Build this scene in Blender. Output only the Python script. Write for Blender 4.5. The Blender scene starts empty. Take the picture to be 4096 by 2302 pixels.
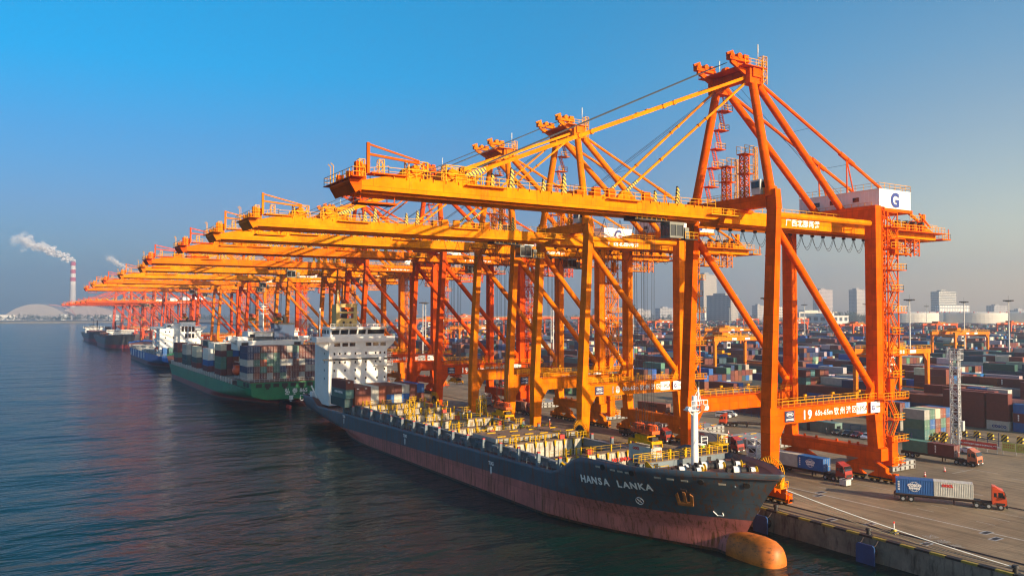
import bpy, bmesh, math, random
import numpy as np
from mathutils import Vector, Matrix
R = math.radians
random.seed(7)
S = bpy.context.scene
COL = S.collection

# ---------------------------------------------------------------- camera
CAM = (-115.34, -97.72, 33.9)
YAW, PITCH, LENS = 0.557165, 0.029458, 28.015
cd = bpy.data.cameras.new('camera')
cd.lens = LENS; cd.sensor_width = 36.0; cd.clip_start = 0.5; cd.clip_end = 20000
cam = bpy.data.objects.new('camera', cd)
cam.location = CAM
cam.rotation_euler = (math.pi / 2 + PITCH, 0, -YAW)
COL.objects.link(cam); S.camera = cam

# ---------------------------------------------------------------- sky, sun, exposure
SUN_EL, SUN_AZ = R(18), math.atan2(0.30, -0.954)
sv = Vector((math.sin(SUN_AZ) * math.cos(SUN_EL), math.cos(SUN_AZ) * math.cos(SUN_EL), math.sin(SUN_EL)))
W = bpy.data.worlds.new('World'); S.world = W
W.use_nodes = True
wn, wl = W.node_tree.nodes, W.node_tree.links
wn.clear()
sky = wn.new('ShaderNodeTexSky'); sky.sky_type = 'NISHITA'; sky.sun_disc = False
sky.sun_elevation = SUN_EL; sky.sun_rotation = SUN_AZ
sky.altitude = 0; sky.air_density = 1.3; sky.dust_density = 0.6; sky.ozone_density = 4.5
hs = wn.new('ShaderNodeHueSaturation'); hs.inputs['Saturation'].default_value = 1.1; hs.inputs['Hue'].default_value = 0.5
# the sky deepens to azure overhead and pales towards the sunward side
tcw = wn.new('ShaderNodeTexCoord'); spw = wn.new('ShaderNodeSeparateXYZ'); wl.new(tcw.outputs['Generated'], spw.inputs[0])
er = wn.new('ShaderNodeValToRGB'); wl.new(spw.outputs[2], er.inputs['Fac'])
el = er.color_ramp.elements; el[0].position = 0.0; el[0].color = (0.43, 0.50, 0.71, 1); el[1].position = 0.40; el[1].color = (0.0, 1.08, 1.24, 1)
for p_, c_ in ((0.12, (0.46, 0.59, 0.86, 1)), (0.20, (0.27, 0.72, 1.0, 1)), (0.28, (0.0, 0.95, 1.20, 1))):
    e_ = el.new(p_); e_.color = c_
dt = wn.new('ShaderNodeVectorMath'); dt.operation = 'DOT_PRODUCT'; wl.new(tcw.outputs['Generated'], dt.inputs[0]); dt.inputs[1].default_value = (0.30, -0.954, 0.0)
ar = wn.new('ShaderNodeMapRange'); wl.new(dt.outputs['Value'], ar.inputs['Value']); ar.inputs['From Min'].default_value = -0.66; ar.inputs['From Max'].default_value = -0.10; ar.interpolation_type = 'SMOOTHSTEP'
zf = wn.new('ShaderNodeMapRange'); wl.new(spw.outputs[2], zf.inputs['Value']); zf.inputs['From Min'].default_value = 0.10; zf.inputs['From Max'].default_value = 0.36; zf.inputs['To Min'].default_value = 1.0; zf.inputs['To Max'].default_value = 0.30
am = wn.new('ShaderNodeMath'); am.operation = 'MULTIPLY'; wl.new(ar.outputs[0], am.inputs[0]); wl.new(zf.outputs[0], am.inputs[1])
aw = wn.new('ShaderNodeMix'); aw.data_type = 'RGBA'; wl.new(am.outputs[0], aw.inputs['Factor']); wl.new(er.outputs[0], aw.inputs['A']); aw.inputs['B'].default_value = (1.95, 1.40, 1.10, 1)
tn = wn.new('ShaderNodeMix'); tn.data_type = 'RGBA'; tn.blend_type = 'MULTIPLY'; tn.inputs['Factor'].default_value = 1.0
br_ = wn.new('ShaderNodeMapRange'); wl.new(dt.outputs['Value'], br_.inputs['Value']); br_.inputs['From Min'].default_value = -0.05; br_.inputs['From Max'].default_value = 0.75; br_.inputs['To Min'].default_value = 1.0; br_.inputs['To Max'].default_value = 1.25  # extra brightness for the out-of-view sunward sky, added as fill on shaded faces
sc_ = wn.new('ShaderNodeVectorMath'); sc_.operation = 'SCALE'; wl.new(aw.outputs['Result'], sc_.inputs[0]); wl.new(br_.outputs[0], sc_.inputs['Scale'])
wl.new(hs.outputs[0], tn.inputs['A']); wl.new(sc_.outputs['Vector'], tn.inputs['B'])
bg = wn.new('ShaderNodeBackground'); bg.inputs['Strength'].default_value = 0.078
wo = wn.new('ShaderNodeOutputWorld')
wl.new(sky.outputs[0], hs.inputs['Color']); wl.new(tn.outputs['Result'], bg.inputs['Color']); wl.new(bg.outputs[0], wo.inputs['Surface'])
sd = bpy.data.lights.new('sun', 'SUN'); sd.energy = 5.0; sd.angle = R(0.5); sd.color = (1.0, 0.77, 0.50)
sun = bpy.data.objects.new('sun', sd); COL.objects.link(sun)
sun.rotation_euler = (-sv).to_track_quat('-Z', 'Y').to_euler()
S.view_settings.view_transform = 'Standard'; S.view_settings.look = 'None'
S.view_settings.exposure = 0.92; S.view_settings.gamma = 1.0; S.view_settings.use_curve_mapping = False
S.render.engine = 'CYCLES'
S.cycles.use_denoising = True
S.cycles.pixel_filter_type = 'BLACKMAN_HARRIS'; S.cycles.filter_width = 1.25
S.cycles.max_bounces = 5; S.cycles.diffuse_bounces = 2; S.cycles.glossy_bounces = 3
S.cycles.transmission_bounces = 2; S.cycles.volume_bounces = 1; S.cycles.transparent_max_bounces = 160
S.cycles.caustics_reflective = False; S.cycles.caustics_refractive = False
S.cycles.sample_clamp_indirect = 2.5

# ---------------------------------------------------------------- materials
def nmat(name):
    m = bpy.data.materials.new(name); m.use_nodes = True
    n = m.node_tree.nodes; l = m.node_tree.links
    return m, n, l, n['Principled BSDF']

def paint(name, col, rough=0.5, metal=0.0, dirt=0.25, dscale=0.35, rust=0.0, rcol=(0.16, 0.055, 0.018), oc=False, streak=4.0, bump=0.0, attr=None, corr=None, spec=0.4, rthr=0.58, panel=0, rscale=1.1):
    """painted or bare surface: base colour, blotchy wear, vertical rust or dirt runs"""
    m, n, l, b = nmat(name)
    b.inputs['Roughness'].default_value = rough; b.inputs['Metallic'].default_value = metal
    b.inputs['Specular IOR Level'].default_value = spec
    tc = n.new('ShaderNodeTexCoord')
    src = None
    if oc:
        oi = n.new('ShaderNodeObjectInfo'); src = oi.outputs['Color']
    elif attr:
        at = n.new('ShaderNodeAttribute'); at.attribute_name = attr; src = at.outputs['Color']
    def setin(sock, other):
        if src is not None: l.new(src, sock)
        else: sock.default_value = (*col, 1)
    nz = n.new('ShaderNodeTexNoise'); nz.inputs['Scale'].default_value = dscale; nz.inputs['Detail'].default_value = 6; nz.inputs['Roughness'].default_value = 0.65
    l.new(tc.outputs['Object'], nz.inputs['Vector'])
    hv = n.new('ShaderNodeHueSaturation'); setin(hv.inputs['Color'], None)
    mr = n.new('ShaderNodeMapRange'); l.new(nz.outputs['Fac'], mr.inputs['Value'])
    mr.inputs['From Min'].default_value = 0.3; mr.inputs['From Max'].default_value = 0.7
    mr.inputs['To Min'].default_value = 1 - dirt; mr.inputs['To Max'].default_value = 1 + dirt * 0.5
    l.new(mr.outputs[0], hv.inputs['Value'])
    out = hv.outputs[0]
    if rust > 0:
        mp = n.new('ShaderNodeMapping'); mp.inputs['Scale'].default_value = (1, 1, 1 / streak)
        l.new(tc.outputs['Object'], mp.inputs['Vector'])
        n2 = n.new('ShaderNodeTexNoise'); n2.inputs['Scale'].default_value = rscale; n2.inputs['Detail'].default_value = 7; n2.inputs['Roughness'].default_value = 0.7
        l.new(mp.outputs[0], n2.inputs['Vector'])
        r2 = n.new('ShaderNodeMapRange'); l.new(n2.outputs['Fac'], r2.inputs['Value'])
        r2.inputs['From Min'].default_value = rthr; r2.inputs['From Max'].default_value = rthr + 0.14; r2.inputs['To Max'].default_value = rust
        mx = n.new('ShaderNodeMix'); mx.data_type = 'RGBA'
        l.new(r2.outputs[0], mx.inputs['Factor']); l.new(out, mx.inputs['A']); mx.inputs['B'].default_value = (*rcol, 1)
        out = mx.outputs['Result']
    if panel > 0:
        sx = n.new('ShaderNodeSeparateXYZ'); l.new(tc.outputs['Object'], sx.inputs[0]); sa = n.new('ShaderNodeMath'); sa.operation = 'ADD'; l.new(sx.outputs[0], sa.inputs[0]); l.new(sx.outputs[1], sa.inputs[1])
        cb = n.new('ShaderNodeCombineXYZ'); l.new(sa.outputs[0], cb.inputs[0]); l.new(sx.outputs[2], cb.inputs[1])
        bk = n.new('ShaderNodeTexBrick'); l.new(cb.outputs[0], bk.inputs['Vector']); bk.inputs['Scale'].default_value = 1; bk.inputs['Brick Width'].default_value = panel; bk.inputs['Row Height'].default_value = panel * 0.55; bk.inputs['Mortar Size'].default_value = 0.035
        bk.inputs['Color1'].default_value = (0.86, 0.86, 0.86, 1); bk.inputs['Color2'].default_value = (1.06, 1.06, 1.06, 1); bk.inputs['Mortar'].default_value = (0.62, 0.6, 0.6, 1)
        mp_ = n.new('ShaderNodeMix'); mp_.data_type = 'RGBA'; mp_.blend_type = 'MULTIPLY'; mp_.inputs['Factor'].default_value = 1; l.new(out, mp_.inputs['A']); l.new(bk.outputs['Color'], mp_.inputs['B']); out = mp_.outputs['Result']
    l.new(out, b.inputs['Base Color'])
    if bump > 0:
        bp = n.new('ShaderNodeBump'); bp.inputs['Strength'].default_value = bump; bp.inputs['Distance'].default_value = 0.1
        l.new(nz.outputs['Fac'], bp.inputs['Height']); l.new(bp.outputs[0], b.inputs['Normal'])
    return m

def stripes(name, c1, c2, period, axis=0, diag=0.0, rough=0.6):
    m, n, l, b = nmat(name)
    tc = n.new('ShaderNodeTexCoord'); sp = n.new('ShaderNodeSeparateXYZ'); l.new(tc.outputs['Object'], sp.inputs[0])
    ad = n.new('ShaderNodeMath'); ad.operation = 'MULTIPLY_ADD'; l.new(sp.outputs[2], ad.inputs[0]); ad.inputs[1].default_value = diag; l.new(sp.outputs[axis], ad.inputs[2])
    dv = n.new('ShaderNodeMath'); dv.operation = 'DIVIDE'; l.new(ad.outputs[0], dv.inputs[0]); dv.inputs[1].default_value = period
    fr = n.new('ShaderNodeMath'); fr.operation = 'FRACT'; l.new(dv.outputs[0], fr.inputs[0])
    gt = n.new('ShaderNodeMath'); gt.operation = 'GREATER_THAN'; l.new(fr.outputs[0], gt.inputs[0]); gt.inputs[1].default_value = 0.5
    nz = n.new('ShaderNodeTexNoise'); nz.inputs['Scale'].default_value = 1.3; l.new(tc.outputs['Object'], nz.inputs['Vector'])
    mx = n.new('ShaderNodeMix'); mx.data_type = 'RGBA'; l.new(gt.outputs[0], mx.inputs['Factor'])
    mx.inputs['A'].default_value = (*c1, 1); mx.inputs['B'].default_value = (*c2, 1)
    hv = n.new('ShaderNodeHueSaturation'); l.new(mx.outputs['Result'], hv.inputs['Color'])
    mr = n.new('ShaderNodeMapRange'); l.new(nz.outputs['Fac'], mr.inputs['Value']); mr.inputs['To Min'].default_value = 0.55; mr.inputs['To Max'].default_value = 1.25
    l.new(mr.outputs[0], hv.inputs['Value']); l.new(hv.outputs[0], b.inputs['Base Color'])
    b.inputs['Roughness'].default_value = rough
    return m

M = {}
M['crane'] = paint('crane_paint', (0.8, 0.2, 0.01), 0.55, dirt=0.34, dscale=0.3, rust=0.5, rcol=(0.3, 0.06, 0.012), oc=True, streak=6, spec=0.02, rthr=0.55, panel=5.5)
M['yellow'] = paint('safety_yellow', (0.74, 0.33, 0.004), 0.55, spec=0.1, dirt=0.3, dscale=2)
M['deckyel'] = paint('ship_yellow', (0.60, 0.34, 0.006), 0.6, spec=0.1, dirt=0.5, dscale=1.5, rust=0.7, streak=3)
M['dark'] = paint('dark_steel', (0.022, 0.02, 0.02), 0.6, dirt=0.4)
M['black'] = paint('black_rubber', (0.012, 0.012, 0.012), 0.75, dirt=0.3)
M['white'] = paint('white_paint', (0.84, 0.83, 0.79), 0.45, dirt=0.10, rust=0.35, rcol=(0.42, 0.22, 0.07), streak=14, rthr=0.68)
M['housewhite'] = paint('machinery_house_white', (0.8, 0.79, 0.75), 0.5, dirt=0.08)
M['grey'] = paint('grey_paint', (0.33, 0.34, 0.34), 0.55, dirt=0.2, rust=0.3, streak=4)
M['ltgrey'] = paint('light_grey_paint', (0.55, 0.55, 0.52), 0.5, dirt=0.15)
M['galv'] = paint('galvanised_steel', (0.58, 0.60, 0.60), 0.4, metal=0.2, dirt=0.12)
M['cabgrey'] = paint('cab_grey_green', (0.15, 0.16, 0.14), 0.5, dirt=0.15)
M['navy'] = paint('navy_plate', (0.012, 0.022, 0.085), 0.45, dirt=0.1)
M['letter'] = paint('white_lettering', (0.85, 0.85, 0.82), 0.5, dirt=0.05)
M['letred'] = paint('red_lettering', (0.62, 0.03, 0.02), 0.5, dirt=0.05)
M['letblk'] = paint('black_lettering', (0.015, 0.015, 0.02), 0.5, dirt=0.05)
M['letblue'] = paint('blue_lettering', (0.01, 0.035, 0.22), 0.5, dirt=0.05)
M['glass'] = paint('dark_glass', (0.012, 0.016, 0.02), 0.08, dirt=0.05, spec=0.7)
M['hazard'] = stripes('yellow_black_bands', (0.72, 0.45, 0.02), (0.015, 0.015, 0.015), 0.7, 0, 1.0)
M['cont'] = paint('container_paint', (0.3, 0.1, 0.05), 0.55, dirt=0.22, dscale=0.8, rust=0.5, oc=True, streak=2.5, rthr=0.66)
M['contfar'] = paint('container_mass_paint', (0.3, 0.1, 0.05), 0.55, dirt=0.2, dscale=0.6, attr='tint')
M['rope'] = paint('hawser_white', (0.8, 0.8, 0.76), 0.8, dirt=0.1)
M['ropebr'] = paint('hawser_brown', (0.28, 0.22, 0.15), 0.85, dirt=0.2)
M['cable'] = paint('black_cable', (0.02, 0.02, 0.022), 0.6, dirt=0.1)
M['red'] = paint('red_paint', (0.55, 0.04, 0.03), 0.5, dirt=0.15)
M['orange'] = paint('orange_paint', (0.75, 0.10, 0.01), 0.5, dirt=0.15)
M['trred'] = paint('truck_red', (0.55, 0.06, 0.02), 0.35, dirt=0.25, oc=True, spec=0.5)
M['carp'] = paint('car_paint', (0.5, 0.5, 0.5), 0.25, dirt=0.05, oc=True, spec=0.6)
M['chassis'] = paint('chassis_steel', (0.05, 0.028, 0.022), 0.7, dirt=0.4)
M['hatch'] = paint('hatch_cover_grey', (0.30, 0.31, 0.30), 0.6, dirt=0.25, rust=0.5, streak=2)
M['hatchtop'] = paint('hatch_cover_brown', (0.20, 0.135, 0.09), 0.7, dirt=0.35, dscale=0.5, rust=0.5, streak=1, rthr=0.55)
M['skin'] = paint('skin', (0.45, 0.26, 0.18), 0.6, dirt=0.05)
M['bldg'] = paint('far_wall', (0.5, 0.46, 0.42), 0.7, dirt=0.06, oc=True)
M['concrete'] = paint('quay_concrete', (0.20, 0.17, 0.135), 0.85, dirt=0.45, dscale=0.4, rust=0.8, rcol=(0.035, 0.03, 0.022), streak=5, rthr=0.5, bump=0.3)
M['kerb'] = stripes('kerb_bands', (0.33, 0.24, 0.03), (0.014, 0.014, 0.014), 4.4, 1, 0)
M['bulk'] = paint('hold_wall', (0.50, 0.46, 0.37), 0.65, dirt=0.4, dscale=0.7, rust=0.85, rcol=(0.13, 0.055, 0.018), streak=3, rthr=0.49)
M['shipgrey'] = paint('ship_blue_grey', (0.15, 0.19, 0.215), 0.55, dirt=0.3, rust=0.5, streak=3, rthr=0.62)
M['deckred'] = paint('deck_red', (0.17, 0.065, 0.045), 0.7, dirt=0.35, rust=0.4, streak=1)
M['leaf'] = paint('far_foliage', (0.05, 0.075, 0.04), 0.8, dirt=0.5, dscale=0.1)

# ---------------------------------------------------------------- mesh helper
class MB:
    def __init__(s): s.v = []; s.f = []; s.m = []
    def add(s, vs, fs, mi=0):
        o = len(s.v); s.v.extend([tuple(p) for p in vs])
        s.f.extend([tuple(i + o for i in q) for q in fs]); s.m.extend([mi] * len(fs)); return s
    BF = [(0, 3, 2, 1), (4, 5, 6, 7), (0, 1, 5, 4), (1, 2, 6, 5), (2, 3, 7, 6), (3, 0, 4, 7)]
    def box(s, x0, x1, y0, y1, z0, z1, mi=0):
        return s.add([(x0, y0, z0), (x1, y0, z0), (x1, y1, z0), (x0, y1, z0), (x0, y0, z1), (x1, y0, z1), (x1, y1, z1), (x0, y1, z1)], MB.BF, mi)
    def taper(s, a, b, mi=0):
        """frustum between two rectangles (x0,x1,y0,y1,z)"""
        v = []
        for (x0, x1, y0, y1, z) in (a, b): v += [(x0, y0, z), (x1, y0, z), (x1, y1, z), (x0, y1, z)]
        return s.add(v, MB.BF, mi)
    def beam(s, p, q, w, h=None, mi=0, up=(0, 0, 1)):
        h = h or w; p = Vector(p); q = Vector(q); d = (q - p)
        if d.length < 1e-6: return s
        d.normalize(); u = Vector(up)
        if abs(d.dot(u)) > 0.98: u = Vector((1, 0, 0))
        a = d.cross(u).normalized() * (w / 2); c = a.cross(d).normalized() * (h / 2)
        v = [p - a - c, p + a - c, p + a + c, p - a + c, q - a - c, q + a - c, q + a + c, q - a + c]
        return s.add(v, [(0, 1, 2, 3), (7, 6, 5, 4), (0, 4, 5, 1), (1, 5, 6, 2), (2, 6, 7, 3), (3, 7, 4, 0)], mi)
    def tube(s, p, q, r, n=10, mi=0, r2=None, cap=True):
        r2 = r if r2 is None else r2; p = Vector(p); q = Vector(q); d = (q - p).normalized()
        u = Vector((0, 0, 1)) if abs(d.z) < 0.95 else Vector((1, 0, 0))
        a = d.cross(u).normalized(); c = a.cross(d)
        v = []
        for P, rr in ((p, r), (q, r2)):
            for k in range(n):
                t = 2 * math.pi * k / n; v.append(P + a * math.cos(t) * rr + c * math.sin(t) * rr)
        f = [(k, k + n, (k + 1) % n + n, (k + 1) % n) for k in range(n)]
        if cap: f += [tuple(range(n)), tuple(range(2 * n - 1, n - 1, -1))]
        return s.add(v, f, mi)
    def path(s, pts, r, n=6, mi=0):
        for a, b in zip(pts, pts[1:]): s.tube(a, b, r, n, mi, cap=False)
        return s
    def prism(s, poly, axis, a, b, mi=0):
        """extrude a polygon along an axis; poly holds the two other coordinates in order"""
        def mk(p, t):
            if axis == 0: return (t, p[0], p[1])
            if axis == 1: return (p[0], t, p[1])
            return (p[0], p[1], t)
        n = len(poly); v = [mk(p, a) for p in poly] + [mk(p, b) for p in poly]
        f = [tuple(range(n)), tuple(range(2 * n - 1, n - 1, -1))] + [(k, k + n, (k + 1) % n + n, (k + 1) % n) for k in range(n)]
        return s.add(v, f, mi)
    def rail(s, pts, h=1.1, step=2.0, r=0.06, mi=0, mid=True):
        for a, b in zip(pts, pts[1:]):
            a = Vector(a); b = Vector(b); L = (b - a).length; k = max(1, int(L / step)); up = Vector((0, 0, h))
            s.beam(a + up, b + up, r, r, mi)
            if mid: s.beam(a + up * 0.5, b + up * 0.5, r * 0.8, r * 0.8, mi)
            for i in range(k + 1):
                p = a.lerp(b, i / k); s.beam(p, p + up, r, r, mi)
        return s
    def lattice(s, x0, x1, y0, y1, z0, z1, step, r, mi=0):
        c = [(x0, y0), (x1, y0), (x1, y1), (x0, y1)]
        for x, y in c: s.beam((x, y, z0), (x, y, z1), r * 1.5, r * 1.5, mi)
        k = max(1, round((z1 - z0) / step)); dz = (z1 - z0) / k
        for i in range(k):
            for j in range(4):
                a, b = c[j], c[(j + 1) % 4]
                if i % 2: a, b = b, a
                s.beam((*a, z0 + i * dz), (*b, z0 + (i + 1) * dz), r, r, mi)
                s.beam((*a, z0 + (i + 1) * dz), (*b, z0 + (i + 1) * dz), r, r, mi)
        return s
    def sphere(s, c, rx, ry=None, rz=None, nu=12, nv=8, mi=0):
        ry = ry or rx; rz = rz or rx; v = []; f = []
        for i in range(nv + 1):
            t = math.pi * i / nv
            for j in range(nu):
                p = 2 * math.pi * j / nu; v.append((c[0] + rx * math.sin(t) * math.cos(p), c[1] + ry * math.sin(t) * math.sin(p), c[2] + rz * math.cos(t)))
        for i in range(nv):
            for j in range(nu):
                f.append((i * nu + j, (i + 1) * nu + j, (i + 1) * nu + (j + 1) % nu, i * nu + (j + 1) % nu))
        return s.add(v, f, mi)
    def build(s, name, mats, parent=None, loc=None, smooth=False, color=None):
        me = bpy.data.meshes.new(name)
        me.from_pydata(s.v, [], s.f)
        for m in (mats if isinstance(mats, (list, tuple)) else [mats]): me.materials.append(m)
        if any(s.m): me.polygons.foreach_set('material_index', s.m)
        bm = bmesh.new(); bm.from_mesh(me); bmesh.ops.remove_doubles(bm, verts=bm.verts, dist=1e-5) if smooth else None
        bmesh.ops.recalc_face_normals(bm, faces=bm.faces); bm.to_mesh(me); bm.free()
        if smooth:
            me.polygons.foreach_set('use_smooth', [True] * len(me.polygons))
            try: me.set_sharp_from_angle(angle=R(40))
            except Exception: pass
        me.update()
        return link(name, me, parent, loc, color)

def link(name, me, parent=None, loc=None, color=None):
    o = bpy.data.objects.new(name, me); COL.objects.link(o)
    if parent is not None: o.parent = parent
    if loc is not None: o.location = loc
    if color is not None: o.color = (*color, 1)
    return o

def tag(o, label, cat, group=None):
    if len(label.split()) > 16 or len(label.split()) < 4: print('LABEL', label)
    o['label'] = label; o['category'] = cat
    if group: o['group'] = group
    return o

def thing(name, label, cat, loc=(0, 0, 0), rz=0.0, group=None):
    o = bpy.data.objects.new(name, None); COL.objects.link(o); o.empty_display_size = 0.5
    o.location = loc; o.rotation_euler = (0, 0, rz)
    return tag(o, label, cat, group)

def struct(o):
    o['kind'] = 'structure'; return o

def copy_tree(o, parent=None):
    c = o.copy(); COL.objects.link(c)
    if parent is not None: c.parent = parent
    for ch in list(o.children): copy_tree(ch, c)
    return c

_tc = {}
def text_mesh(body, size, bold=0.0, depth=0.02, align='LEFT', space=1.0):
    """lettering as a flat solid in local XZ, facing -Y"""
    key = (body, size, bold, depth, align, space)
    if key in _tc: return _tc[key]
    cu = bpy.data.curves.new('lettering', 'FONT'); cu.body = body; cu.size = size; cu.extrude = depth; cu.align_x = align
    cu.offset = bold; cu.space_character = space; cu.resolution_u = 3
    ob = bpy.data.objects.new('lettering', cu); COL.objects.link(ob)
    dg = bpy.context.evaluated_depsgraph_get()
    me = bpy.data.meshes.new_from_object(ob.evaluated_get(dg))
    bpy.data.objects.remove(ob); bpy.data.curves.remove(cu)
    me.transform(Matrix.Rotation(math.pi / 2, 4, 'X'))
    _tc[key] = me
    return me

def lettering(body, size, mat, loc, parent, rz=0.0, bold=0.0, align='LEFT', space=1.0, name='lettering', depth=0.02, tilt=None):
    me = text_mesh(body, size, bold, depth, align, space).copy(); me.materials.clear(); me.materials.append(mat)
    o = link(name, me, parent, loc); o.rotation_euler = tilt or (0, 0, rz)
    return o
FACE_W = -math.pi / 2      # lettering that faces -X reads along -Y
# ---------------------------------------------------------------- setting: water, ground, quay
def ground_mat():
    m, n, l, b = nmat('apron_concrete')
    tc = n.new('ShaderNodeTexCoord')
    def noise(sc, det, scale=(1, 1, 1)):
        mp = n.new('ShaderNodeMapping'); mp.inputs['Scale'].default_value = scale; l.new(tc.outputs['Object'], mp.inputs['Vector'])
        z = n.new('ShaderNodeTexNoise'); z.inputs['Scale'].default_value = sc; z.inputs['Detail'].default_value = det; z.inputs['Roughness'].default_value = 0.7
        l.new(mp.outputs[0], z.inputs['Vector']); return z.outputs['Fac']
    a = noise(0.05, 6); c = noise(0.9, 5, (1, 0.06, 1)); d = noise(6, 3)
    r = n.new('ShaderNodeValToRGB'); l.new(a, r.inputs['Fac'])
    r.color_ramp.elements[0].position = 0.35; r.color_ramp.elements[0].color = (0.165, 0.120, 0.070, 1)
    r.color_ramp.elements[1].position = 0.65; r.color_ramp.elements[1].color = (0.285, 0.215, 0.132, 1)
    def mul(col, fac, lo, hi, fm=0.3, fx=0.7):
        h = n.new('ShaderNodeHueSaturation'); q = n.new('ShaderNodeMapRange'); l.new(fac, q.inputs['Value'])
        q.inputs['From Min'].default_value = fm; q.inputs['From Max'].default_value = fx; q.inputs['To Min'].default_value = lo; q.inputs['To Max'].default_value = hi
        l.new(q.outputs[0], h.inputs['Value']); l.new(col, h.inputs['Color']); return h.outputs[0]
    col = mul(r.outputs[0], c, 0.68, 1.15); col = mul(col, d, 0.85, 1.12)
    st = noise(0.16, 7, (1, 0.5, 1)); col = mul(col, st, 0.52, 1.06, 0.30, 0.46)
    sk = noise(0.55, 4, (1, 0.018, 1)); col = mul(col, sk, 0.72, 1.04, 0.34, 0.5)
    br = n.new('ShaderNodeTexBrick'); l.new(tc.outputs['Object'], br.inputs['Vector']); br.offset = 0.0
    br.inputs['Scale'].default_value = 1.0; br.inputs['Brick Width'].default_value = 7.5; br.inputs['Row Height'].default_value = 7.5; br.inputs['Mortar Size'].default_value = 0.06
    br.inputs['Color1'].default_value = (1, 1, 1, 1); br.inputs['Color2'].default_value = (0.86, 0.86, 0.88, 1); br.inputs['Mortar'].default_value = (0.5, 0.5, 0.5, 1)
    mx = n.new('ShaderNodeMix'); mx.data_type = 'RGBA'; mx.blend_type = 'MULTIPLY'; mx.inputs['Factor'].default_value = 0.7
    l.new(col, mx.inputs['A']); l.new(br.outputs['Color'], mx.inputs['B']); l.new(mx.outputs['Result'], b.inputs['Base Color'])
    b.inputs['Roughness'].default_value = 0.8; b.inputs['Specular IOR Level'].default_value = 0.3
    bp = n.new('ShaderNodeBump'); bp.inputs['Strength'].default_value = 0.25; bp.inputs['Distance'].default_value = 0.05; l.new(d, bp.inputs['Height']); l.new(bp.outputs[0], b.inputs['Normal'])
    return m

def water_mat():
    m, n, l, b = nmat('harbour_water')
    b.inputs['Base Color'].default_value = (0.002, 0.017, 0.015, 1); b.inputs['Roughness'].default_value = 0.13; b.inputs['IOR'].default_value = 1.33; b.inputs['Specular IOR Level'].default_value = 0.17
    tc = n.new('ShaderNodeTexCoord')
    h = None
    for sc, st, rot, det in ((0.02, 5.0, 0.5, 2), (0.11, 1.5, 0.9, 3), (0.5, 0.28, 0.3, 3), (1.7, 0.035, 1.2, 2)):
        mp = n.new('ShaderNodeMapping'); mp.inputs['Scale'].default_value = (1, 2.2, 1); mp.inputs['Rotation'].default_value = (0, 0, rot)
        l.new(tc.outputs['Object'], mp.inputs['Vector'])
        z = n.new('ShaderNodeTexNoise'); z.inputs['Scale'].default_value = sc; z.inputs['Detail'].default_value = det; z.inputs['Distortion'].default_value = 0.4
        l.new(mp.outputs[0], z.inputs['Vector'])
        k = n.new('ShaderNodeMath'); k.operation = 'MULTIPLY_ADD'; k.inputs[1].default_value = st; l.new(z.outputs['Fac'], k.inputs[0])
        if h: l.new(h, k.inputs[2])
        else: k.inputs[2].default_value = 0
        h = k.outputs[0]
    bp = n.new('ShaderNodeBump'); bp.inputs['Strength'].default_value = 0.9; bp.inputs['Distance'].default_value = 0.55
    l.new(h, bp.inputs['Height']); l.new(bp.outputs[0], b.inputs['Normal'])
    return m

WZ = -3.4
water = struct(MB().add([(-6000, -600, WZ), (5200, -600, WZ), (5200, 7400, WZ), (-6000, 7400, WZ)], [(0, 1, 2, 3)]).build('water', water_mat()))
QX = -5.9
gm = ground_mat()
out = [(QX, -400), (QX, 1250), (380, 1250), (380, 2950), (5000, 2950), (5000, -400)]
apron = struct(MB().add([(x, y, 0.0) for x, y in out], [tuple(range(6))][:1]).build('quay_apron', gm))
qw = MB()
qw.box(QX - 0.25, QX + 0.45, -400, 1250, -7, -0.012)
for y in np.arange(-60, 1250, 17.0):        # expansion joints and drain slots in the wall
    qw.box(QX - 0.32, QX - 0.24, y, y + 2.6, -7, -1.5)
qw.box(QX, 380, 1249.6, 1250, -7, -0.012)
struct(qw.build('quay_wall', M['concrete']))
struct(MB().box(QX - 0.27, QX + 0.30, -399, 1249, 0.0, 0.30).build('kerb', M['kerb']))
mk = MB()
mk.box(12.0, 12.35, -390, 1240, 0.004, 0.008)
for y in range(-60, 420, 14): mk.box(36.6, 36.8, y, y + 5, 0.004, 0.008); mk.box(57.0, 57.2, y, y + 5, 0.004, 0.008)
for x in (17.2, 21.6, 26.0): mk.box(x, x + 0.14, -80, 330, 0.004, 0.008) if x == 26.0 else [mk.box(x, x + 0.14, y, y + 3, 0.004, 0.008) for y in range(-60, 330, 10)]
mk.box(52, 60, -3.9, -3.7, 0.009, 0.012); mk.box(59.8, 60, -9, -3.9, 0.009, 0.012)
struct(mk.build('road_markings', paint('worn_road_paint', (0.42, 0.40, 0.36), 0.8, dirt=0.4, dscale=1.5)))
rl = MB()
for x in (-0.45, 0.45):
    rl.box(x * 1.0 - 0.07, x + 0.07, -399, 1240, 0.004, 0.05) if False else None
for x0 in (0.0, 31.5):
    rl.box(x0 - 0.45, x0 + 0.45, -399, 1240, 0.004, 0.010, 0)
    rl.box(x0 - 0.07, x0 + 0.07, -399, 1240, 0.012, 0.10, 1)
rl.box(-3.4, -2.7, -399, 1240, 0.004, 0.012, 0)
rl.box(-4.6, -4.3, -399, 1240, 0.004, 0.02, 0)
struct(rl.build('crane_rail', [M['dark'], M['chassis']]))
mh = MB()
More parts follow.
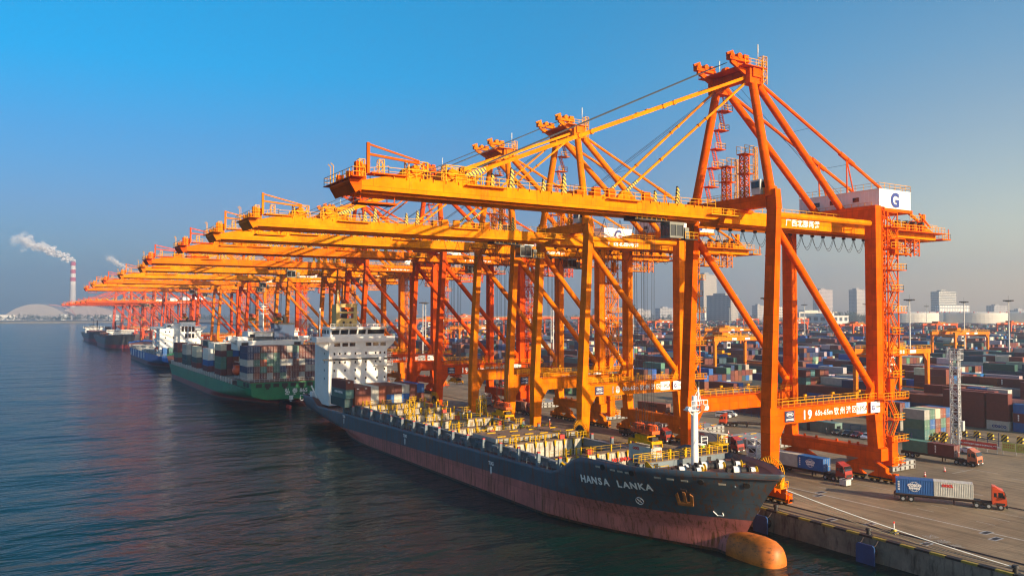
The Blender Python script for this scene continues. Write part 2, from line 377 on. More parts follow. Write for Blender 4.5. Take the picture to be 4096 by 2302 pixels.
for x, y in [(11, -2), (13.4, -0.5), (9.5, -34), (11.7, -31.5), (-2.0, -14), (0.9, -19), (16, -41), (-2, -30), (9.7, 40), (12.6, 60)]:
    mh.box(x - 1.2, x + 1.2, y - 0.6, y + 0.6, 0.005, 0.012, 0); mh.box(x - 0.95, x + 0.95, y - 0.4, y + 0.4, 0.013, 0.018, 1)
struct(mh.build('ground_pit_covers', [M['grey'], M['dark']]))
gl = lettering('港 泰 区', 2.0, paint('worn_ground_letters', (0.33, 0.32, 0.29), 0.8, dirt=0.5, dscale=3), (1.0, -34.2, 0.012), None, tilt=(-math.pi / 2, 0, 0), name='ground_lettering', depth=0.003)
gl.rotation_euler = (-math.pi / 2, 0, R(70)); struct(gl)

# far shore across the water
fs = MB()
pts = [(-3600, 2960), (-1500, 2900), (-300, 2880), (300, 2860), (900, 2840), (5000, 2840), (5000, 7000), (-3600, 7000)]
struct(MB().add([(x, y, 0.6) for x, y in pts] + [(x, y, WZ - 1) for x, y in pts], [tuple(range(8))] + [(k, (k + 1) % 8, (k + 1) % 8 + 8, k + 8) for k in range(8)]).build('far_shore', paint('far_shore_ground', (0.22, 0.19, 0.14), 0.9, dirt=0.3, dscale=0.01)))

# ---------------------------------------------------------------- haze
hz = MB().box(-5900, 5100, -500, 7300, WZ - 4, 345)
hm = bpy.data.materials.new('haze_air'); hm.use_nodes = True
hn = hm.node_tree.nodes; hl = hm.node_tree.links; hn.clear()
ho = hn.new('ShaderNodeOutputMaterial'); pv = hn.new('ShaderNodeVolumePrincipled')
pv.inputs['Color'].default_value = (0.80, 0.87, 0.95, 1); pv.inputs['Density'].default_value = 0.00025; pv.inputs['Anisotropy'].default_value = 0.65
hl.new(pv.outputs[0], ho.inputs['Volume'])
haze = hz.build('haze', hm); haze['kind'] = 'stuff'
# ---------------------------------------------------------------- ship-to-shore cranes
YC = 10.25
def mir(y): return 2 * YC - y

def build_crane():
    root = thing('quay_crane', 'orange quay crane with boom', 'crane')
    cm = M['crane']; ye = M['yellow']
    P = lambda b, n, mats=cm, par=root, **k: b.build(n, mats, par, **k)
    def leg(x, y, land):
        b = MB()
        if not land:
            b.taper((x - 1.05, x + 1.05, y - 0.95, y + 0.95, 2.2), (x - 0.95, x + 1.6, y - 1.1, y + 1.1, 12.4))
            b.box(x - 0.95, x + 1.6, y - 1.1, y + 1.1, 12.4, 16.6)
            b.taper((x - 0.85, x + 0.75, y - 1.15, y + 1.15, 16.6), (x + 1.2, x + 2.55, y - 1.1, y + 1.1, 52.6))
            b.taper((x + 1.1, x + 2.65, y - 1.2, y + 1.2, 52.6), (x + 1.2, x + 2.6, y - 0.9, y + 0.9, 56.2))
            b.prism([(x + 1.6, 13.4), (x + 3.6, 13.5), (x + 1.3, 10.0)], 1, y - 0.7, y + 0.7)
            for z in (22, 29, 36, 44): b.box(x - 0.9 + (z - 16) * 0.055, x - 0.78 + (z - 16) * 0.055, y - 1.2, y + 1.2, z, z + 0.12)
        else:
            b.taper((x - 1.0, x + 0.9, y - 1.15, y + 1.15, 6.6), (x - 1.7, x + 0.9, y - 1.0, y + 1.0, 13.6))
            b.box(x - 1.0, x + 0.8, y - 1.25, y + 1.25, 13.6, 55.2)
            b.prism([(x - 1.0, 16.4), (x - 3.2, 16.4), (x - 1.0, 20.6)], 1, y - 0.6, y + 0.6)
        return P(b, 'leg', smooth=False)
    for y in (0, 2 * YC):
        leg(0, y, False); leg(31.5, y, True)
    for s in (-1, 1):
        y = YC + s * YC
        b = MB().box(1.58, 30.0, y - 0.8, y + 0.8, 13.5, 16.45)
        for x in np.arange(3, 30, 2.7): b.box(x, x + 0.06, y - 0.83, y + 0.83, 13.44, 16.5)
        b.box(1.6, 30, y - 1.45, y + 1.45, 16.5, 16.6)
        pb = P(b, 'portal_beam')
        r = MB().rail([(1.8, y - 1.4, 16.6), (29.8, y - 1.4, 16.6)], 1.15, 1.6, 0.08).rail([(1.8, y + 1.4, 16.6), (29.8, y + 1.4, 16.6)], 1.15, 2.4, 0.06)
        for x in (8, 16, 24): r.beam((x, y - 1.4, 17.6), (x, y - 1.4, 18.6), 0.1); r.box(x - 0.3, x + 0.3, y - 1.7, y - 1.3, 18.4, 18.7)
        P(r, 'railing', ye, pb)
        b = MB().tube((1.9, y, 49.6), (31.2, y, 17.6), 0.72, 14)
        b.box(29.6, 32.0, y - 0.5, y + 0.5, 16.5, 17.9); b.box(1.6, 3.4, y - 0.35, y + 0.35, 48.2, 50.6)
        P(b, 'diagonal_brace', smooth=True)
        P(MB().tube((2.2, y, 51.5), (30.6, y, 51.6), 0.58, 14), 'horizontal_brace', smooth=True)
    for x, z0, z1 in ((31.5, 4.3, 6.75), (0, 2.0, 4.2)):
        b = MB().box(x - 1.15, x + 1.15, -1.9, 2 * YC + 1.9, z0, z1)
        for y in (4, 6, 9, 14, 17): b.box(x - 0.1, x + 0.1, y - 0.25, y + 0.25, z1, z1 + 0.55)
        P(b, 'tie_beam')
    for x, zt in ((31.5, 4.3), (0, 2.0)):
        for s in (-1, 1):
            yc = YC + s * (YC - 2.0)
            k = MB()
            if zt > 3: k.prism([(yc - 1.2, zt), (yc + 1.2, zt), (yc + 4.4, 2.9), (yc + 4.4, 2.2), (yc - 4.4, 2.2), (yc - 4.4, 2.9)], 0, x - 0.55, x + 0.55)
            for q in (-3.2, 3.2):
                k.prism([(yc + q - 1.0, 2.3), (yc + q + 1.0, 2.3), (yc + q + 2.8, 1.1), (yc + q - 2.8, 1.1)], 0, x - 0.5, x + 0.5)
                for w in (-1.5, 1.5):
                    k.box(x - 0.42, x + 0.42, yc + q + w - 1.35, yc + q + w + 1.35, 0.55, 1.1, 1)
                    for v in (-0.7, 0.7): k.tube((x - 0.3, yc + q + w + v, 0.45), (x + 0.3, yc + q + w + v, 0.45), 0.36, 10, 1)
                    k.box(x - 0.55, x - 0.43, yc + q + w - 1.2, yc + q + w + 1.2, 0.6, 0.75, 2)
                k.box(x + 0.5, x + 1.2, yc + q - 0.6, yc + q + 0.6, 1.0, 1.7, 0)
            k.box(x - 0.5, x + 0.5, yc + s * 6.1 - 0.4, yc + s * 6.1 + 0.4, 0.5, 2.1, 0)
            k.tube((x, yc + s * 6.5, 1.0), (x, yc + s * 7.1, 1.0), 0.25, 8, 1)
            k.box(x - 0.9, x - 0.55, yc + s * 6.3, yc + s * 5.2, 1.2, 4.0, 0) if zt < 3 else None
            P(k, 'bogie', [cm, M['dark'], ye])
    b = MB().box(0.9, 2.9, 1.2, 2 * YC - 1.2, 53.15, 55.4)
    b.box(-0.6, 4.0, 6.6, 8.8, 52.6, 53.14); b.box(-0.6, 4.0, 11.7, 13.9, 52.6, 53.14)
    cb = P(b, 'cross_beam')
    P(MB().rail([(0.9, 1.5, 55.4), (0.9, 19, 55.4)], 1.1, 1.6, 0.07).rail([(2.9, 1.5, 55.4), (2.9, 19, 55.4)], 1.1, 2, 0.07), 'railing', ye, cb)
    b = MB().box(30.5, 32.4, 1.26, 2 * YC - 1.26, 52.9, 55.2); b.box(30.6, 32.3, 6.6, 13.9, 52.6, 52.9)
    P(b, 'cross_beam')
    # main girders and boom
    for s in (-1, 1):
        ya, yb = (7.0, 8.35) if s < 0 else (12.15, 13.5)
        yo = ya if s < 0 else yb; yi = yb if s < 0 else ya
        b = MB().prism([(-75, 50.85), (-6, 50.85), (-4.2, 51.4), (-4.2, 53.1), (-70.8, 53.1), (-75, 52.1)], 1, ya, yb)
        for x in np.arange(-68, -6, 6.2): b.box(x, x + 0.05, ya - 0.02, yb + 0.02, 50.83, 53.12)
        b.box(-74.5, -6, min(yi, yi - s * 0.5), max(yi, yi - s * 0.5), 50.5, 50.84)
        for x in (-55, -28): b.box(x - 3.5, x + 3.5, min(yo, yo + s * 0.9), max(yo, yo + s * 0.9), 52.7, 52.85)
        bo = P(b, 'boom')
        r = MB(); yr = yo + s * 0.25
        r.rail([(-75.2, yr, 52.6), (-70.8, yr, 53.3)], 1.1, 1.6, 0.07)
        r.rail([(-70.8, yr, 53.1), (-6, yr, 53.1)], 1.15, 2.1, 0.07)
        for x in np.arange(-70, -8, 2.1): r.box(x, x + 0.08, min(yo, yr), max(yo, yr), 52.75, 53.15)
        for x in (-55, -28): r.rail([(x - 3.5, yo + s * 0.85, 52.85), (x + 3.5, yo + s * 0.85, 52.85)], 1.3, 1.2, 0.07)
        P(r, 'railing', ye, bo)
        for x in (-40, -50, -15): P(MB().prism([(x - 0.5, 53.1), (x + 0.5, 53.1), (x + 0.25, 56.0), (x - 0.1, 56.3)], 1, yo + (0.1 if s < 0 else -0.5), yo + (0.5 if s < 0 else -0.1)), 'stay_rest', M['hazard'], bo)
        b = MB().prism([(-3.6, 50.35), (66, 50.35), (66, 51.4), (63.5, 52.9), (-2.5, 52.85)], 1, ya + 0.05, yb - 0.05)
        for x in np.arange(6, 64, 6.5): b.box(x, x + 0.05, ya + 0.03, yb - 0.03, 50.33, 52.9)
        b.box(-3.6, 66, min(yi, yi - s * 0.5), max(yi, yi - s * 0.5), 50.1, 50.34)
        g = P(b, 'main_girder')
        P(MB().rail([(4.5, yr, 52.9), (30.3, yr, 52.9)], 1.1, 2.0, 0.07), 'railing', ye, g); P(MB().rail([(45, yr, 52.9), (66, yr, 52.6)], 1.1, 1.8, 0.07), 'railing', ye, g)
        r = MB().rail([(-7.5, yr - 0.6 * -s, 51.8), (-0.3, yr + 0.6 * s, 51.8)], 1.1, 1.2, 0.08)
        r.box(-8, -0.2, min(yo, yo + s * 1.2), max(yo, yo + s * 1.2), 51.6, 51.75)
        P(r, 'hinge_platform', ye, g)
        # stays
        for p, q, w in (((2.0, YC + s * 3.9, 78.4), (-59, YC + s * 2.9, 53.9), 0.55), ((2.2, YC + s * 4.1, 77.7), (-27.5, YC + s * 2.9, 54.0), 0.38)):
            b = MB().beam(p, q, 0.3, w); A, B = Vector(p), Vector(q)
            for t in ((0.30, 0.34, 0.6, 0.64) if w > 0.5 else (0.36, 0.42, 0.72)):
                c = A.lerp(B, t); b.tube(c + Vector((0, -0.3, 0)), c + Vector((0, 0.3, 0)), w * 0.75, 10)
            b.prism([(q[0] - 1.6, 53.1), (q[0] + 1.6, 53.1), (q[0] + 0.5, 54.5), (q[0] - 0.3, 54.5)], 1, q[1] - 0.35, q[1] + 0.35)
            st = P(b, 'forestay', smooth=True)
            c0 = A.lerp(B, 0.995); c1 = A.lerp(B, 0.93 if w > 0.5 else 0.9)
            P(MB().beam(c0, c1, 0.36, w + 0.1), 'hazard_band', M['hazard'], st)
        b = MB().tube((4.2, YC + s * 4.0, 78.4), (62.5, YC + s * 3.0, 53.0), 0.34, 10)
        nd = Vector((4.2, YC + s * 4.0, 78.4)).lerp(Vector((62.5, YC + s * 3.0, 53)), 0.49)
        for t in (-0.02, 0.02): c = nd + Vector((58.3 * t, 0, -25.4 * t)); b.tube(c - Vector((1, 0, -0.43)), c + Vector((1, 0, -0.43)), 0.5, 10)
        for dx in (0.3, 3.8): b.tube(nd, (nd.x + dx, nd.y - s * 0.2, 55.0), 0.16, 6)
        P(b, 'backstay', smooth=True)
        b = MB().tube((3.6, YC + s * 3.7, 79.0), (32.0, YC + s * 3.1, 54.6), 0.72, 14)
        P(b, 'back_leg', smooth=True)
        b = MB().tube((1.9, YC + s * 9.6, 55.3), (3.0, YC + s * 4.2, 79.2), 0.88, 14, 0, 0.8)
        b.tube((1.9, YC + s * 9.7, 54.9), (2.0, YC + s * 9.4, 56.6), 1.15, 12)
        ml = P(b, 'mast_leg', smooth=True)
        if s > 0:
            r = MB(); A = Vector((3.4, YC + 9.3, 55.6)); B = Vector((4.4, YC + 4.6, 78))
            for k in range(6):
                a = A.lerp(B, k / 6); c = A.lerp(B, (k + 1) / 6)
                r.box(a.x, a.x + 2.8, a.y - 1.2, a.y + 0.9, a.z - 0.15, a.z, 0); r.rail([(a.x, a.y - 1.2, a.z), (a.x + 2.8, a.y - 1.2, a.z), (a.x + 2.8, a.y + 0.9, a.z)], 1.1, 1.2, 0.08, 1)
                s0 = Vector((a.x + 2.4, a.y, a.z)); s1 = Vector((c.x + 0.3, c.y, c.z))
                for dy in (-0.5, 0.3): r.beam(s0 + Vector((0, dy, 0)), s1 + Vector((0, dy, 0)), 0.09, 0.25, 0); r.beam(s0 + Vector((0, dy, 1.0)), s1 + Vector((0, dy, 1.0)), 0.06, 0.06, 0)
                for i in range(1, 12):
                    q = s0.lerp(s1, i / 12); r.beam(q + Vector((0, -0.5, 0)), q + Vector((0, 0.3, 0)), 0.22, 0.05, 0)
            P(r, 'mast_stair', [cm, ye], ml)
    # ties between the two girders
    for i, x in enumerate((-66, -52, -38, -24, -10)):
        P(MB().box(x - 0.4, x + 0.4, 8.36, 12.14, 52.3, 53.0), 'girder_tie')
    for x in (10, 22, 42, 56, 64): P(MB().box(x - 0.4, x + 0.4, 8.31, 12.19, 52.1, 52.8), 'girder_tie')
    # boom tip
    b = MB().prism([(-75.02, 50.85), (-75.02, 52.2), (-76.8, 52.0), (-76.8, 51.75), (-75.9, 50.3)], 1, 6.2, 14.4)
    b.box(-77.0, -75.02, 4.6, 16.6, 52.21, 52.32)
    for y in np.arange(6.4, 14.3, 1.8): b.prism([(-75.03, 50.4), (-76.7, 51.7), (-76.9, 52.2), (-75.03, 52.2)], 1, y, y + 0.12)
    b.box(-74.5, -68.5, 8.9, 11.6, 49.3, 49.55)
    for x in (-74.2, -69):
        for y in (8.9, 11.6): b.beam((x, y, 49.5), (x, y, 50.9), 0.12)
    b.box(-74.2, -73.8, 6.3, 6.7, 53.1, 57.4); b.beam((-74, 6.5, 57.2), (-66, 6.9, 55.6), 0.22); b.beam((-74, 6.5, 55.8), (-66, 6.9, 55.3), 0.3)
    for x, y in ((-75.8, 5.6), (-75.9, 8.6), (-74.5, 7.4), (-75.9, 12.5)): b.box(x - 0.45, x + 0.45, y - 0.4, y + 0.4, 52.32, 54.4 if y < 8 else 53.5)
    b.box(-73.4, -68, 6.4, 8.6, 53.15, 53.35)
    bt = P(b, 'boom_tip')
    r = MB().rail([(-75.1, 4.7, 52.32), (-76.9, 4.7, 52.32), (-76.9, 16.5, 52.32), (-75.1, 16.5, 52.32)], 1.2, 1.2, 0.07)
    for y in (13.0, 14.2): r.beam((-76.7, y, 52.3), (-76.7, y, 54.9), 0.07); r.beam((-76.7, y, 54.9), (-77.0, y + 0.3, 55.3), 0.1)
    r.lattice(-75.9, -75.1, 4.9, 5.7, 52.3, 54.7, 1.2, 0.06); r.lattice(-72.4, -71.6, 6.4, 7.2, 53.2, 55.2, 1.0, 0.06)
    P(r, 'railing', ye, bt)
    # rope drum frames half way out on the boom
    for x in (-66, -60, -57):
        b = MB().box(x - 1.3, x + 1.3, 8.4, 12.1, 53.1, 54.4); b.tube((x, 8, 54.6), (x, 12.5, 54.6), 0.7, 10)
        b.lattice(x - 1.5, x + 1.5, 7.2, 8.6, 53.2, 55.6, 1.2, 0.1, 1); P(b, 'sheave_frame', [cm, ye])
    for x in (-33, -30, -22):
        P(MB().box(x - 0.7, x + 0.7, 7.4, 8.2, 53.1, 54.7), 'rope_guide'); P(MB().box(x - 0.5, x + 0.5, 12.4, 13.2, 53.1, 54.9), 'rope_guide')
    # apex
    b = MB().box(2.0, 4.2, 4.6, 15.9, 78.2, 79.9)
    b.box(1.4, 4.8, 4.9, 7.0, 77.0, 80.0); b.box(1.4, 4.8, 13.5, 15.6, 77.0, 80.0)
    b.box(-0.6, 5.4, 4.2, 16.3, 79.95, 80.1)
    for y in (6, 14.5):
        b.prism([(1.9, 78.3), (1.9, 79.6), (-2.6, 81.2), (-2.6, 80.4)], 1, y - 0.25, y + 0.25)
        b.box(-3.2, 2.0, y - 0.5, y + 0.5, 80.9, 81.5); b.tube((-2.6, y - 0.6, 81.7), (-2.6, y + 0.6, 81.7), 0.55, 10); b.tube((-0.6, y - 0.6, 81.8), (-0.6, y + 0.6, 81.8), 0.6, 10)
        b.beam((-3.6, y, 81.9), (-2, y, 82.6), 0.4); b.box(0.4, 1.6, y - 0.7, y + 0.7, 81.5, 82.2)
    for y in (8.6, 11.9): b.tube((2.5, y - 0.5, 80.9), (2.5, y + 0.5, 80.9), 0.85, 12)
    ap = P(b, 'apex_head')
    r = MB().rail([(-0.5, 4.3, 80.1), (5.3, 4.3, 80.1), (5.3, 16.2, 80.1), (-0.5, 16.2, 80.1)], 1.2, 1.3, 0.08).lattice(4.3, 5.4, 4.3, 5.4, 77, 82.3, 1.2, 0.08)
    r.rail([(4.4, 4.5, 77.2), (5.6, 4.5, 77.2), (5.6, 7, 77.2)], 1.1, 1, 0.08)
    P(r, 'railing', ye, ap)
    r = MB()
    for y, h in ((5.4, 4.2), (15.2, 3.6)): r.tube((4.2, y, 80.1), (4.2, y, 80.1 + h), 0.07, 6); r.tube((4.2, y, 79 + h), (4.2, y, 80.6 + h), 0.12, 6)
    P(r, 'antenna', M['ltgrey'], ap)
    # hoist ropes of the boom
    r = MB()
    for y in (8.7, 9.0, 9.3, 11.4, 11.7): r.tube((-0.6, y, 81.4), (-57, y, 55.2), 0.07, 5)
    for y in (7.6, 8.6, 9.3): r.tube((1.0, y + 2.0, 77.6), (-33, y + 1.4, 54.2), 0.035, 4)
    r.tube((4, 10.2, 78), (36, 9, 55), 0.045, 4); r.tube((4.8, 12.5, 78), (46, 12, 55), 0.045, 4)
    for t in (0.32, 0.58): r.tube(Vector((4.2, 6.3, 78.4)).lerp(Vector((62.5, 7.2, 53)), t * 0.9), Vector((4.2, 14.2, 78.4)).lerp(Vector((62.5, 13.3, 53)), t * 0.9), 0.03, 4)
    P(r, 'wire_rope', M['cable'])
    # latch towers and cabin on the top beam
    for y, h, sx in ((6.9, 8.2, 0.0), (11.8, 6.6, 0.4)):
        r = MB().lattice(1.3 + sx, 2.5 + sx, y - 0.6, y + 0.6, 55.4, 55.4 + h, 1.1, 0.13, 0)
        for zz in (55.4 + h, 55.4 + h * 0.55): r.box(0.9 + sx, 3.4 + sx, y - 1.0, y + 1.0, zz, zz + 0.2, 0); r.rail([(0.9 + sx, y - 1, zz + 0.2), (3.4 + sx, y - 1, zz + 0.2), (3.4 + sx, y + 1, zz + 0.2), (0.9 + sx, y + 1, zz + 0.2)], 1.5, 0.9, 0.07, 1)
        r.lattice(3.5 + sx, 4.1 + sx, y - 1.3, y - 0.7, 55.4, 55.4 + h + 1.5, 0.8, 0.06, 1)
        P(r, 'latch_tower', [cm, ye])
    r = MB().taper((0.7, 2.9, 2.2, 4.1, 55.5), (0.5, 3.1, 2.0, 4.3, 58.2), 0); r.box(0.46, 0.62, 2.3, 4.0, 56.7, 57.9, 1); r.box(1.0, 2.6, 1.98, 2.14, 56.7, 57.8, 1)
    P(r, 'checker_cabin', [M['ltgrey'], M['glass']])
    # machinery house
    b = MB().box(32.8, 43.6, -0.6, 18.8, 54.95, 58.7, 0)
    for y in np.arange(0, 18.7, 0.9): b.box(32.76, 32.8, y, y + 0.08, 54.95, 58.68, 0)
    for y in (9.5, 13.5, 4.0): b.box(32.72, 32.8, y, y + 1.4, 56.6, 57.5, 1)
    b.box(32.7, 43.7, -0.7, 18.9, 58.7, 58.82, 0); b.box(32.6, 43.8, -0.9, 19.1, 54.3, 54.94, 2)
    b.box(33.5, 42.6, 6.0, 14.6, 52.92, 54.3, 2)
    mhs = P(b, 'machinery_house', [M['housewhite'], M['glass'], cm])
    P(MB().rail([(32.8, 18.8, 58.82), (32.8, -0.6, 58.82), (43.6, -0.6, 58.82), (43.6, 18.8, 58.82)], 1.2, 1.7, 0.07).rail([(31.9, 19, 54.95), (31.9, 0.5, 54.95)], 1.1, 1.5, 0.07), 'railing', ye, mhs)
    lettering('G', 4.0, M['letblue'], (36.6, -0.68, 55.4), mhs, bold=0.16, name='emblem')
    # tail platform
    b = MB().box(47, 66.2, 4.8, 6.9, 51.6, 51.8, 0); b.box(66.1, 69.5, 5.5, 15, 50.4, 50.7, 0); b.box(58, 66, 8.4, 12.1, 52.9, 53.1, 0)
    for x in (49, 52, 55, 58): b.box(x - 0.5, x + 0.5, 5.3, 6.3, 51.8, 53.4, 0); b.tube((x, 5.2, 53.6), (x, 6.4, 53.6), 0.4, 8, 1)
    b.box(60, 64, 9, 11.5, 53.1, 54.8, 0); b.beam((62, 6, 53), (58, 6.2, 56), 0.3); b.box(61.5, 62.5, 7.4, 8.2, 52.9, 56.2, 0)
    b.lattice(48, 54, 7.2, 9.4, 46.9, 50.1, 1.6, 0.16, 0); b.box(48, 56, 7, 10, 46.6, 46.9, 0)
    b.lattice(56.5, 58.5, 6.6, 8.6, 46.4, 50.1, 1.2, 0.14, 0); b.beam((69.4, 6, 50.6), (69.4, 6, 53), 0.18)
    tp = P(b, 'tail_platform', [cm, M['dark']])
    P(MB().rail([(47, 4.9, 51.8), (66, 4.9, 51.8)], 1.2, 1.2, 0.08).rail([(66.2, 5.6, 50.7), (69.4, 5.6, 50.7), (69.4, 14.9, 50.7)], 1.2, 1.2, 0.08).rail([(48, 7, 46.9), (56, 7, 46.9), (56, 10, 46.9)], 1.2, 1, 0.08).rail([(46, 1, 53.2), (50, 1, 53.2)], 1.2, 1, 0.08), 'railing', ye, tp)
    # access tower on the landside leg
    b = MB(); r = MB()
    b.lattice(32.5, 33.5, -1.2, 0.2, 5, 55, 1.8, 0.12, 0)
    b.lattice(33.8, 37.2, -1.6, 1.6, 16.8, 54, 4.4, 0.14, 0)
    for k in range(12):
        z = 3.5 + k * 4.3
        b.box(33.6, 38.6 if k % 2 else 37.4, -2.6, 1.7, z, z + 0.16, 0)
        r.rail([(33.6, -2.6, z + 0.16), (38.6 if k % 2 else 37.4, -2.6, z + 0.16), (38.6 if k % 2 else 37.4, 1.7, z + 0.16)], 1.15, 1.0, 0.08)
        if k < 11:
            a, c = ((34.2, 37.0) if k % 2 else (37.0, 34.2))
            for y in (-1.5, -0.6): b.beam((a, y, z + 0.1), (c, y, z + 4.35), 0.1, 0.3); r.beam((a, y, z + 1.1), (c, y, z + 5.3), 0.07)
            for i in range(1, 14):
                t = i / 14; b.box(a + (c - a) * t - 0.12, a + (c - a) * t + 0.12, -1.5, -0.6, z + 4.3 * t, z + 4.3 * t + 0.05)
    b.box(33.5, 35.4, -2.2, -0.2, 3.0, 9.0, 0); b.box(33.5, 35.0, -2.0, 0, 16.6, 20.4, 0)
    b.box(30.2, 38.6, -2.7, -1.2, 16.3, 16.55, 0); b.box(34.8, 35.6, -2.6, -1.6, 45.5, 48.5, 0)
    r.rail([(30.2, -2.7, 16.55), (38.6, -2.7, 16.55)], 1.2, 1.2, 0.08)
    for x in (36, 37.5): b.beam((x, -2.6, 3.4), (37, -1.2, 2.4), 0.1)
    sw = P(b, 'stair_tower'); P(r, 'railing', ye, sw)
    # cable reel on the waterside leg
    b = MB(); c = Vector((-2.3, -2.2, 5.8))
    for k in range(28):
        t = 2 * math.pi * k / 28; d = Vector((0, math.cos(t), math.sin(t)))
        b.beam(c + d * 0.4, c + d * 2.7, 0.1, 0.2, 0, up=(1, 0, 0))
        t2 = t + 2 * math.pi / 28; d2 = Vector((0, math.cos(t2), math.sin(t2)))
        for dx in (-0.25, 0.25): b.beam(c + d * 2.7 + Vector((dx, 0, 0)), c + d2 * 2.7 + Vector((dx, 0, 0)), 0.1, 0.1)
    b.tube(c - Vector((0.3, 0, 0)), c + Vector((1.4, 0, 0)), 0.5, 12, 0)
    b.tube(c - Vector((0.16, 0, 0)), c + Vector((0.16, 0, 0)), 1.5, 20, 1)
    b.box(-2.6, -1.0, -4.6, -3.4, 3.2, 3.4, 0); b.box(-2.4, -1.4, -4.4, -3.6, 3.4, 5.4, 0)
    b.rail([(-2.7, -4.9, 3.4), (-1, -4.9, 3.4)], 1.1, 0.8, 0.07, 0)
    P(b, 'cable_reel', [ye, M['dark']])
    # festoon loops
    b = MB(); x = 2.0
    while x < 60:
        w = 3.6
        for y, dp in ((13.9, 3.0), (14.1, 2.5)):
            b.path([(x + w * t, y, 50.1 - dp * 4 * t * (1 - t)) for t in np.linspace(0, 1, 9)], 0.05, 4)
        b.box(x - 0.2, x + 0.2, 13.6, 14.3, 49.9, 50.4); x += w
    for x in np.arange(-30, 0, 3.6):
        b.path([(x + 3.6 * t, 13.9, 50.4 - 3.2 * 4 * t * (1 - t)) for t in np.linspace(0, 1, 9)], 0.05, 4)
    P(b, 'festoon_cable', M['cable'])
    # trolley with cab, ropes and spreader: local x = 0 at the trolley
    b = MB().box(-3.4, 3.4, 8.7, 11.8, 50.0, 50.6, 1); b.box(-3.0, -1.0, 8.5, 12.0, 50.6, 51.4, 1); b.box(1.0, 3.0, 8.5, 12.0, 50.6, 51.4, 1)
    for x in (-2.4, 2.4):
        for y in (8.7, 11.8): b.tube((x, y - 0.3, 50.9), (x, y + 0.3, 50.9), 0.45, 10, 1)
    b.rail([(-3.4, 8.2, 50), (3.4, 8.2, 50)], 1, 1, 0.07, 0); b.box(-3.6, 3.6, 7.4, 8.8, 49.8, 49.95, 1)
    tr = P(b, 'trolley', [ye, M['dark']])
    b = MB().box(-1.6, 1.9, 6.2, 8.6, 49.2, 49.7, 0); b.box(-1.5, 1.6, 6.3, 8.5, 47.2, 49.2, 1); b.box(-1.6, 1.7, 6.2, 8.6, 46.9, 47.25, 0)
    for x in (-1.5, 0, 1.6):
        for y in (6.26, 8.54): b.box(x - 0.07, x + 0.07, y - 0.06, y + 0.06, 47.2, 49.2, 0)
    b.box(1.9, 5.0, 6.0, 8.2, 46.7, 46.85, 3); b.rail([(1.9, 6.0, 46.85), (5, 6.0, 46.85), (5, 8.2, 46.85)], 1.2, 0.8, 0.08, 2); b.box(2.4, 3.4, 6.6, 7.6, 46.85, 48.9, 0)
    P(b, 'operator_cab', [M['cabgrey'], M['glass'], ye, M['dark']])
    b = MB()
    for x in (-1.3, 1.3):
        for y in (9.0, 9.6, 10.9, 11.5): b.tube((x, y, 0), (x * 0.8, YC + (y - YC) * 0.9, -1.0), 0.045, 4)
    P(b, 'hoist_rope', M['cable'], loc=(0, 0, 50.0))
    b = MB()                                                     # z = 0 is the underside
    for x in (-1.1, 1.1): b.box(x - 0.12, x + 0.12, 7.2, 13.3, 0.1, 0.6, 0)
    for y in (7.3, 9.0, 11.5, 13.2): b.box(-1.2, 1.2, y - 0.16, y + 0.16, 0.08, 0.58, 0)
    b.box(-0.95, 0.95, 8.6, 11.9, 0.6, 1.4, 0); b.box(-0.7, 0.7, 7.6, 8.5, 0.6, 1.2, 2); b.box(-0.7, 0.7, 12.0, 12.9, 0.6, 1.2, 2)
    for x in (-1.15, 1.15):
        for y in (7.3, 13.2): b.prism([(y - 0.25, 0.1), (y + 0.25, 0.1), (y + 0.35, -0.5), (y - 0.35, -0.5)], 0, x - 0.06, x + 0.06, 0)
    b.box(-0.9, 0.9, 7.4, 13.1, 1.75, 2.35, 1); b.rail([(-0.9, 7.4, 2.35), (-0.9, 13.1, 2.35)], 0.9, 1.2, 0.08, 2)
    for y in (8.0, 9.2, 11.3, 12.5): b.tube((-0.5, y - 0.25, 2.75), (0.5, y + 0.25, 2.75), 0.62, 12, 1); b.box(-0.15, 0.15, y - 0.7, y + 0.7, 2.4, 3.2, 2)
    for y in (8.6, 11.9): b.box(-0.55, 0.55, y - 0.35, y + 0.35, 2.35, 3.3, 1); b.box(-0.3, 0.3, y - 0.2, y + 0.2, 1.4, 1.75, 2)
    P(b, 'spreader', [ye, M['orange'], M['dark']], loc=(0, 0, 30))
    # plates and signs
    pl = P(MB().box(3.2, 5.7, -0.96, -0.83, 13.85, 15.85, 0), 'maker_plate', M['navy'])
    ring = MB()
    for k in range(24):
        t0, t1 = 2 * math.pi * k / 24, 2 * math.pi * (k + 1) / 24
        ring.beam((4.45 + 1.0 * math.cos(t0), -0.98, 15.2 + 0.42 * math.sin(t0)), (4.45 + 1.0 * math.cos(t1), -0.98, 15.2 + 0.42 * math.sin(t1)), 0.03, 0.09, up=(0, 1, 0))
    P(ring, 'emblem', M['letter'], pl)
    lettering('ZPMC', 0.55, M['letter'], (4.45, -0.98, 15.02), pl, bold=0.02, align='CENTER')
    lettering('上海振华重工', 0.38, M['letter'], (4.45, -0.98, 14.15), pl, bold=0.012, align='CENTER')
    lettering('广西北部湾港', 1.65, M['letter'], (13.6, 7.0, 50.95), root, bold=0.03, space=1.12)
    lettering('65t-65m', 1.35, M['letter'], (11.7, -0.84, 14.5), root, bold=0.02, space=1.12)
    lettering('钦 州 港 区', 1.5, M['letter'], (17.2, -0.84, 14.4), root, bold=0.015, space=0.93)
    pn = P(MB().box(24.1, 27.2, -0.92, -0.83, 13.95, 16.1), 'logo_panel', M['letter'])
